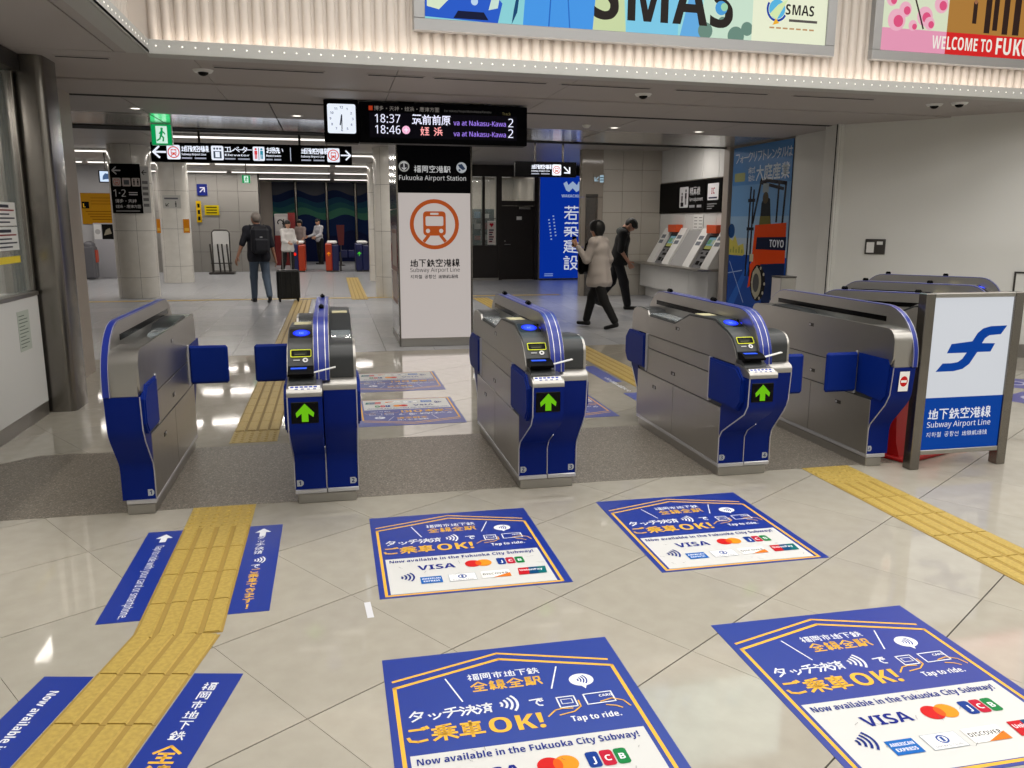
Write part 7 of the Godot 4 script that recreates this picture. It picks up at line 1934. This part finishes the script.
func person(label: String, at: Vector3, turn: float, h: float, p: Dictionary, cell := 0.014) -> Node3D:
	var t := thing("person", label, "person", at, turn)
	var lean: float = p.get("lean", 0.05)
	var slim: float = p.get("slim", 1.0)
	var J := {}
	# legs
	var low := 1e9
	for s in [1, -1]:
		var k := "L" if s > 0 else "R"
		var a: float = p["thigh" + k]; var b: float = p["knee" + k]
		var hip := Vector3(0.052 * h * s, 0, 0)
		var knee := hip + Vector3(0.004 * h * s, -cos(a), sin(a)) * Vector3(1, 0.245 * h, 0.245 * h)
		var ank := knee + Vector3(0, -cos(a - b), sin(a - b)) * 0.24 * h
		J["hip" + k] = hip; J["knee" + k] = knee; J["ank" + k] = ank
		var toe_down: float = p.get("toe" + k, 0.0)
		J["heel" + k] = ank + Vector3(0, -0.026 * h, -0.022 * h)
		J["toe" + k] = ank + Vector3(0.008 * h * s, -0.028 * h - sin(toe_down) * 0.09 * h, cos(toe_down) * 0.092 * h)
		low = minf(low, minf(J["heel" + k].y, J["toe" + k].y) - 0.014 * h)
	for k in J: J[k] = J[k] - Vector3(0, low, 0)
	var pel := Vector3(0, -low, 0)
	var up := Vector3(0, cos(lean), sin(lean))
	var fw := Vector3(0, -sin(lean), cos(lean))
	var waist := pel + up * 0.10 * h; var chest := pel + up * 0.21 * h; var sh := pel + up * 0.285 * h
	var neck := sh + up * 0.035 * h
	var hp: float = p.get("nod", 0.1); var hy: float = p.get("look", 0.0)
	var hb := Basis(Vector3.UP, hy) * Basis(Vector3.RIGHT, hp + lean * 0.5)
	var head := neck + hb * Vector3(0, 0.068 * h, 0.012 * h)
	for s in [1, -1]:
		var k := "L" if s > 0 else "R"
		var a: float = p["arm" + k]; var e: float = p["elbow" + k]; var o: float = p.get("out" + k, 0.12); var tw: float = p.get("in" + k, 0.0)
		var so := sh + Vector3(0.100 * h * s * slim, -0.012 * h, 0)
		var ud := Vector3(sin(o) * s, -cos(o) * cos(a), cos(o) * sin(a))
		var el := so + ud * 0.17 * h
		var fd := Vector3(sin(o) * s - tw * s, -cos(a + e), sin(a + e)).normalized()
		var wr := el + fd * 0.145 * h
		J["sh" + k] = so; J["el" + k] = el; J["wr" + k] = wr; J["fd" + k] = fd
	# body: one continuous surface
	var f := Flesh.new()
	var trunk := func(g: Flesh, x: float) -> void:
		g.add(pel + Vector3(-0.042 * h, 0, 0), pel + Vector3(0.042 * h, 0, 0), 0.058 * h * slim + x)
		g.add(pel, waist, 0.066 * h * slim + x, 0.058 * h * slim + x)
		g.add(waist + Vector3(-0.03 * h, 0, 0), waist + Vector3(0.03 * h, 0, 0), 0.055 * h * slim + x)
		g.add(waist, chest, 0.060 * h * slim + x, 0.064 * h * slim + x)
		g.add(chest + Vector3(-0.048 * h * slim, 0, 0), chest + Vector3(0.048 * h * slim, 0, 0), 0.058 * h * slim + x)
		g.add(J.shL, J.shR, 0.036 * h + x)
	trunk.call(f, 0.0)
	f.add(sh, neck + up * 0.02 * h, 0.032 * h, 0.030 * h)
	f.add(head + hb * Vector3(0, -0.012 * h, 0.004 * h), head + hb * Vector3(0, 0.024 * h, -0.008 * h), 0.044 * h, 0.048 * h)
	f.add(head + hb * Vector3(0, -0.045 * h, 0.024 * h), head + hb * Vector3(0, 0.0, 0.026 * h), 0.020 * h, 0.026 * h)
	f.add(head + hb * Vector3(0, -0.008 * h, 0.052 * h), head + hb * Vector3(0, 0.008 * h, 0.046 * h), 0.007 * h, 0.005 * h)
	for s in [-1, 1]: f.add(head + hb * Vector3(0.047 * h * s, -0.010 * h, -0.002 * h), head + hb * Vector3(0.049 * h * s, 0.012 * h, -0.006 * h), 0.008 * h)
	for k in ["L", "R"]:
		f.add(J["sh" + k], J["el" + k], 0.028 * h, 0.022 * h); f.add(J["el" + k], J["wr" + k], 0.022 * h, 0.015 * h)
		f.add(J["hip" + k], J["knee" + k], 0.046 * h * slim, 0.031 * h); f.add(J["knee" + k], J["ank" + k], 0.031 * h, 0.020 * h)
		f.add(J["heel" + k], J["toe" + k], 0.014 * h, 0.012 * h)
	var out := MB.new()
	f.into(out, cell, 0.025)
	for s in [1, -1]:
		var k := "L" if s > 0 else "R"
		var inward: Vector3 = Vector3(-s, 0, 0.25)
		var pn: Vector3 = (inward - J["fd" + k] * inward.dot(J["fd" + k])).normalized()
		hand_into(out, J["wr" + k], J["fd" + k], pn, h, p.get("curl" + k, 0.45))
	part("body", out, paint("skin%s" % p.skin.to_html(), p.skin, 0.5), t)
	# trousers
	var tr := Flesh.new()
	tr.add(pel + Vector3(-0.042 * h, 0, 0), pel + Vector3(0.042 * h, 0, 0), 0.064 * h * slim)
	tr.add(pel, pel + up * 0.06 * h, 0.070 * h * slim)
	for k in ["L", "R"]:
		var w: float = p.get("wide", 1.0)
		tr.add(J["hip" + k], J["knee" + k], 0.054 * h * slim, 0.042 * h * w)
		tr.add(J["knee" + k], J["ank" + k] + Vector3(0, 0.012 * h, 0), 0.042 * h * w, 0.033 * h * w)
	out = MB.new(); tr.into(out, cell, 0.03)
	part("trousers", out, paint("cloth%s" % p.trousers.to_html(), p.trousers, 0.85), t)
	# top
	var tp := Flesh.new()
	trunk.call(tp, 0.012 * h * p.get("loose", 1.0))
	if p.get("hem", 0.0) > 0.0:
		tp.add(chest, pel + Vector3(0, -p.hem * h, 0), 0.072 * h * slim, 0.078 * h * slim)
		for s in [-1, 1]:
			for e in [-1, 1]: tp.add(waist + Vector3(0.03 * h * e, 0, 0.02 * h * s), pel + Vector3(0.044 * h * e, -p.hem * h, 0.045 * h * s), 0.056 * h * slim, 0.062 * h * slim)
		for s in [-1, 1]: tp.add(chest + Vector3(0.04 * h * s, 0, 0), pel + Vector3(0.048 * h * s, -p.hem * h, 0), 0.066 * h * slim, 0.070 * h * slim)
	tp.add(sh, neck - up * 0.004 * h, 0.044 * h, 0.037 * h)
	for k in ["L", "R"]:
		tp.add(J["sh" + k], J["el" + k], 0.041 * h, 0.034 * h)
		if p.get("sleeve", "short") == "long": tp.add(J["el" + k], J["wr" + k].lerp(J["el" + k], 0.06), 0.034 * h, 0.025 * h)
	out = MB.new(); tp.into(out, cell, 0.03)
	var cut: float = pel.y - (0.04 + p.get("hem", 0.0)) * h      # a straight hem
	for i in out.v.size():
		if absf(out.v[i].x) < 0.14 * h: out.v[i].y = maxf(out.v[i].y, cut)
	part(p.get("top_name", "shirt"), out, paint("cloth%s" % p.top.to_html(), p.top, 0.85), t)
	# shoes
	for k in ["L", "R"]:
		var sf := Flesh.new()
		sf.add(J["heel" + k], J["toe" + k], 0.021 * h, 0.017 * h); sf.add(J["heel" + k] + Vector3(0, 0.012 * h, 0.006 * h), J["ank" + k], 0.022 * h, 0.021 * h)
		out = MB.new(); sf.into(out, cell * 0.75, 0.012)
		# soles stand on the floor
		for i in out.v.size(): out.v[i].y = maxf(out.v[i].y, 0.002)
		part("shoe", out, paint("shoe%s" % p.shoe.to_html(), p.shoe, 0.5), t)
	# hair
	var hf := Flesh.new()
	hf.add(head + hb * Vector3(0, 0.022 * h, -0.016 * h), head + hb * Vector3(0, 0.030 * h, 0.008 * h), 0.054 * h * p.get("puff", 1.0), 0.046 * h * p.get("puff", 1.0))
	hf.add(head + hb * Vector3(0, 0.0, -0.026 * h), head + hb * Vector3(0, 0.03 * h, -0.01 * h), 0.042 * h * p.get("puff", 1.0), 0.046 * h * p.get("puff", 1.0))
	if p.get("hair_len", 0.0) > 0.0:
		for s in [-1, 1]: hf.add(head + hb * Vector3(0.034 * h * s, 0.02 * h, -0.01 * h), head + hb * Vector3(0.034 * h * s, -p.hair_len * h, -0.014 * h), 0.026 * h, 0.022 * h)
		hf.add(head + hb * Vector3(0, 0.0, -0.026 * h), head + hb * Vector3(0, -p.hair_len * h, -0.026 * h), 0.042 * h, 0.034 * h)
	if p.has("fringe"): hf.add(head + hb * Vector3(-0.02 * h, 0.04 * h, 0.036 * h), head + hb * Vector3(0.02 * h, 0.03 * h, 0.044 * h), 0.022 * h)
	out = MB.new(); hf.into(out, cell * 0.75, 0.02)
	part("hair", out, paint("hair%s" % p.hair.to_html(), p.hair, 0.55), t)
	var ey := MB.new()
	for s in [-1, 1]: ey.ball(head + hb * Vector3(0.018 * h * s, 0.002 * h, 0.046 * h), Vector3(0.0065, 0.005, 0.005) * h * 0.9, 8)
	part("eyes", ey, paint("eye_dark", Color(0.05, 0.04, 0.04), 0.3), t)
	part("mouth", MB.new().box(head + hb * Vector3(0, -0.030 * h, 0.0445 * h), Vector3(0.022, 0.004, 0.006) * h, 0.001), paint("lip", Color(0.50, 0.26, 0.23), 0.5), t)
	t.set_meta("J", 0)
	t.remove_meta("J")
	joints = J; joints["sh"] = sh; joints["chest"] = chest; joints["waist"] = waist; joints["head"] = head
	return t

var joints := {}

func people() -> void:
	var skin := Color(0.72, 0.54, 0.44)
	# man walking away with a backpack and a suitcase
	var a := Vector3(-1.38, 0, -16.7)
	var turn := -2.86
	person("grey haired man in navy shirt and jeans walking away, pulling a suitcase", a, turn, 1.74, {
		"thighL": 0.22, "kneeL": 0.14, "thighR": -0.26, "kneeR": 0.24, "toeR": 0.35, "armL": -0.32, "elbowL": 0.25, "outL": 0.42, "armR": -0.12, "elbowR": 0.12, "outR": 0.22,
		"skin": Color(0.62, 0.45, 0.36), "top": Color(0.05, 0.06, 0.11), "trousers": Color(0.33, 0.39, 0.46), "shoe": Color(0.06, 0.06, 0.065), "hair": Color(0.46, 0.43, 0.40), "loose": 1.5, "hem": 0.03, "lean": 0.08, "nod": 0.06, "look": 0.3, "slim": 1.08})
	var b := thing("backpack", "dark navy backpack on the walking man's back", "backpack", a, turn)
	var c: Vector3 = joints.chest
	part("bag", MB.new().box(c + Vector3(0, -0.08, -0.22), Vector3(0.34, 0.50, 0.20), 0.06), paint("pack_navy", Color(0.045, 0.055, 0.10), 0.7), b)
	part("pocket", MB.new().box(c + Vector3(0, -0.17, -0.335), Vector3(0.27, 0.25, 0.07), 0.03), mats.pack_navy, b)
	part("top_flap", MB.new().box(c + Vector3(0, 0.13, -0.20), Vector3(0.30, 0.10, 0.18), 0.04), paint("pack_dark", Color(0.03, 0.035, 0.06), 0.7), b)
	part("logo", MB.new().box(c + Vector3(0.0, -0.02, -0.322), Vector3(0.05, 0.02, 0.006), 0.002), mats.edge_silver, b)
	for s in [-1.0, 1.0]:
		part("strap", MB.new().tube([c + Vector3(0.12 * s, 0.15, -0.14), c + Vector3(0.13 * s, 0.20, 0.02), c + Vector3(0.13 * s, 0.05, 0.135), c + Vector3(0.14 * s, -0.12, 0.08), c + Vector3(0.15 * s, -0.22, -0.12)], 0.02, 6), mats.pack_dark, b)
	var s := thing("suitcase", "black upright suitcase on wheels beside the walking man", "suitcase", Vector3(-0.86, 0, -16.72), 0.12)
	part("shell", MB.new().bx(-0.215, 0.215, 0.06, 0.62, -0.13, 0.13, 0.03), paint("case_black", Color(0.035, 0.034, 0.034), 0.4), s)
	for x in [-0.14, -0.05, 0.05, 0.14]: part("rib", MB.new().bx(x - 0.012, x + 0.012, 0.09, 0.59, 0.125, 0.136, 0.004), mats.case_black, s)
	part("zip_band", MB.new().bx(-0.218, 0.218, 0.08, 0.60, -0.012, 0.012, 0.004), mats.steel_dark, s)
	for x in [-0.17, 0.17]:
		for z in [-0.09, 0.09]:
			part("wheel", MB.new().cyl(Vector3(x - 0.014, 0.03, z), Vector3(x + 0.014, 0.03, z), 0.03, 0.03, 12), mats.rubber, s)
			part("fork", MB.new().bx(x - 0.02, x + 0.02, 0.03, 0.075, z - 0.012, z + 0.012), mats.black, s)
	part("handle", MB.new().tube([Vector3(-0.08, 0.6, -0.1), Vector3(-0.08, 0.98, -0.1), Vector3(0.08, 0.98, -0.1), Vector3(0.08, 0.6, -0.1)], 0.01, 8), mats.steel, s)
	# woman in a beige jacket
	a = Vector3(3.84, 0, -11.66); turn = -2.35
	person("woman in a pale beige jacket and black trousers walking behind the gates", a, turn, 1.60, {
		"thighL": -0.30, "kneeL": 0.22, "toeL": 0.35, "thighR": 0.40, "kneeR": 0.16, "armL": 0.30, "elbowL": 2.2, "outL": 0.25, "inL": 0.2, "armR": -0.25, "elbowR": 0.65, "outR": 0.3, "curlL": 0.6,
		"skin": skin, "top": Color(0.68, 0.645, 0.62), "top_name": "jacket", "trousers": Color(0.028, 0.028, 0.03), "shoe": Color(0.02, 0.02, 0.022), "hair": Color(0.018, 0.016, 0.016), "sleeve": "long", "loose": 1.1, "hem": 0.09, "puff": 1.22, "hair_len": 0.035, "lean": 0.05, "nod": 0.12, "look": 0.15, "wide": 1.05}, 0.012)
	var ph := thing("phone", "small phone held to the face of the woman in the beige jacket", "phone", a, turn)
	part("body", MB.new().box(Vector3(joints.wrL) + Vector3(joints.fdL) * 0.10 + Vector3(-0.02, 0.0, 0.01), Vector3(0.012, 0.14, 0.07), 0.004), mats.gloss_black, ph)
	var sb := thing("shoulder_bag", "black shoulder bag at the side of the woman in the beige jacket", "bag", a, turn)
	var wp: Vector3 = joints.waist
	part("bag", MB.new().box(wp + Vector3(0.04, -0.02, 0.22), Vector3(0.30, 0.34, 0.12), 0.04), mats.black, sb)
	part("strap", MB.new().tube([wp + Vector3(0.10, 0.14, 0.20), wp + Vector3(0.12, 0.24, 0.16), Vector3(joints.shL) + Vector3(-0.01, 0.03, 0.075), Vector3(joints.shL) + Vector3(-0.02, 0.078, 0.0)], 0.012, 6), mats.black, sb)
	# man in black looking down
	a = Vector3(5.04, 0, -14.25); turn = 1.12
	var ym := person("young man in black with a grey collar looking down, before the fare machines", a, turn, 1.72, {
		"thighL": -0.30, "kneeL": 0.30, "toeL": 0.5, "thighR": 0.30, "kneeR": 0.12, "armL": -0.12, "elbowL": 0.6, "outL": 0.16, "inL": 0.5, "armR": -0.1, "elbowR": 0.65, "outR": 0.16, "inR": 0.5,
		"skin": Color(0.70, 0.52, 0.43), "top": Color(0.032, 0.034, 0.042), "trousers": Color(0.04, 0.044, 0.07), "shoe": Color(0.03, 0.03, 0.03), "hair": Color(0.02, 0.017, 0.016), "loose": 1.3, "hem": 0.02, "lean": 0.20, "nod": 0.75, "look": -0.1, "fringe": true, "wide": 1.2, "slim": 0.95}, 0.013)
	var fl := Flesh.new()
	fl.add(Vector3(joints.shL).lerp(joints.sh, 0.25) + Vector3(0, 0.035, -0.04), Vector3(joints.sh) + Vector3(0, 0.02, -0.075), 0.06, 0.065)
	fl.add(Vector3(joints.shR).lerp(joints.sh, 0.25) + Vector3(0, 0.035, -0.04), Vector3(joints.sh) + Vector3(0, 0.02, -0.075), 0.06, 0.065)
	var o := MB.new()
	fl.into(o, 0.014, 0.02)
	part("hood", o, paint("collar_grey", Color(0.20, 0.22, 0.22), 0.85), ym)
	# far figures
	person("woman in a white top and dark trousers facing this way, behind the walking man", Vector3(-1.22, 0, -24.4), 0.5, 1.60, {
		"thighL": 0.15, "kneeL": 0.1, "thighR": -0.2, "kneeR": 0.2, "armL": 0.3, "elbowL": 1.1, "inL": 0.3, "armR": 0.3, "elbowR": 1.0, "inR": 0.3,
		"skin": skin, "top": Color(0.78, 0.77, 0.76), "trousers": Color(0.05, 0.05, 0.055), "shoe": Color(0.5, 0.5, 0.5), "hair": Color(0.06, 0.045, 0.04), "hair_len": 0.05, "loose": 0.7, "hem": 0.05, "slim": 0.9, "sleeve": "long"}, 0.02)
	person("person in pale clothes behind the red lamp gate", Vector3(-1.0, 0, -29.0), -0.6, 1.62, {
		"thighL": 0.1, "kneeL": 0.1, "thighR": -0.15, "kneeR": 0.15, "armL": 0.2, "elbowL": 0.8, "armR": 0.2, "elbowR": 0.8,
		"skin": skin, "top": Color(0.62, 0.56, 0.54), "trousers": Color(0.22, 0.10, 0.10), "shoe": Color(0.1, 0.1, 0.1), "hair": Color(0.06, 0.045, 0.04), "hair_len": 0.03, "loose": 0.7, "slim": 0.9}, 0.024)
	person("attendant in a pale shirt and black trousers before the wave mural", Vector3(-0.42, 0, -31.2), -0.9, 1.66, {
		"thighL": 0.02, "kneeL": 0.04, "thighR": -0.04, "kneeR": 0.04, "armL": 0.3, "elbowL": 1.0, "armR": 0.3, "elbowR": 1.0,
		"skin": skin, "top": Color(0.70, 0.70, 0.72), "trousers": Color(0.03, 0.03, 0.035), "shoe": Color(0.03, 0.03, 0.03), "hair": Color(0.05, 0.04, 0.04), "loose": 0.7, "slim": 0.92, "sleeve": "long"}, 0.02)
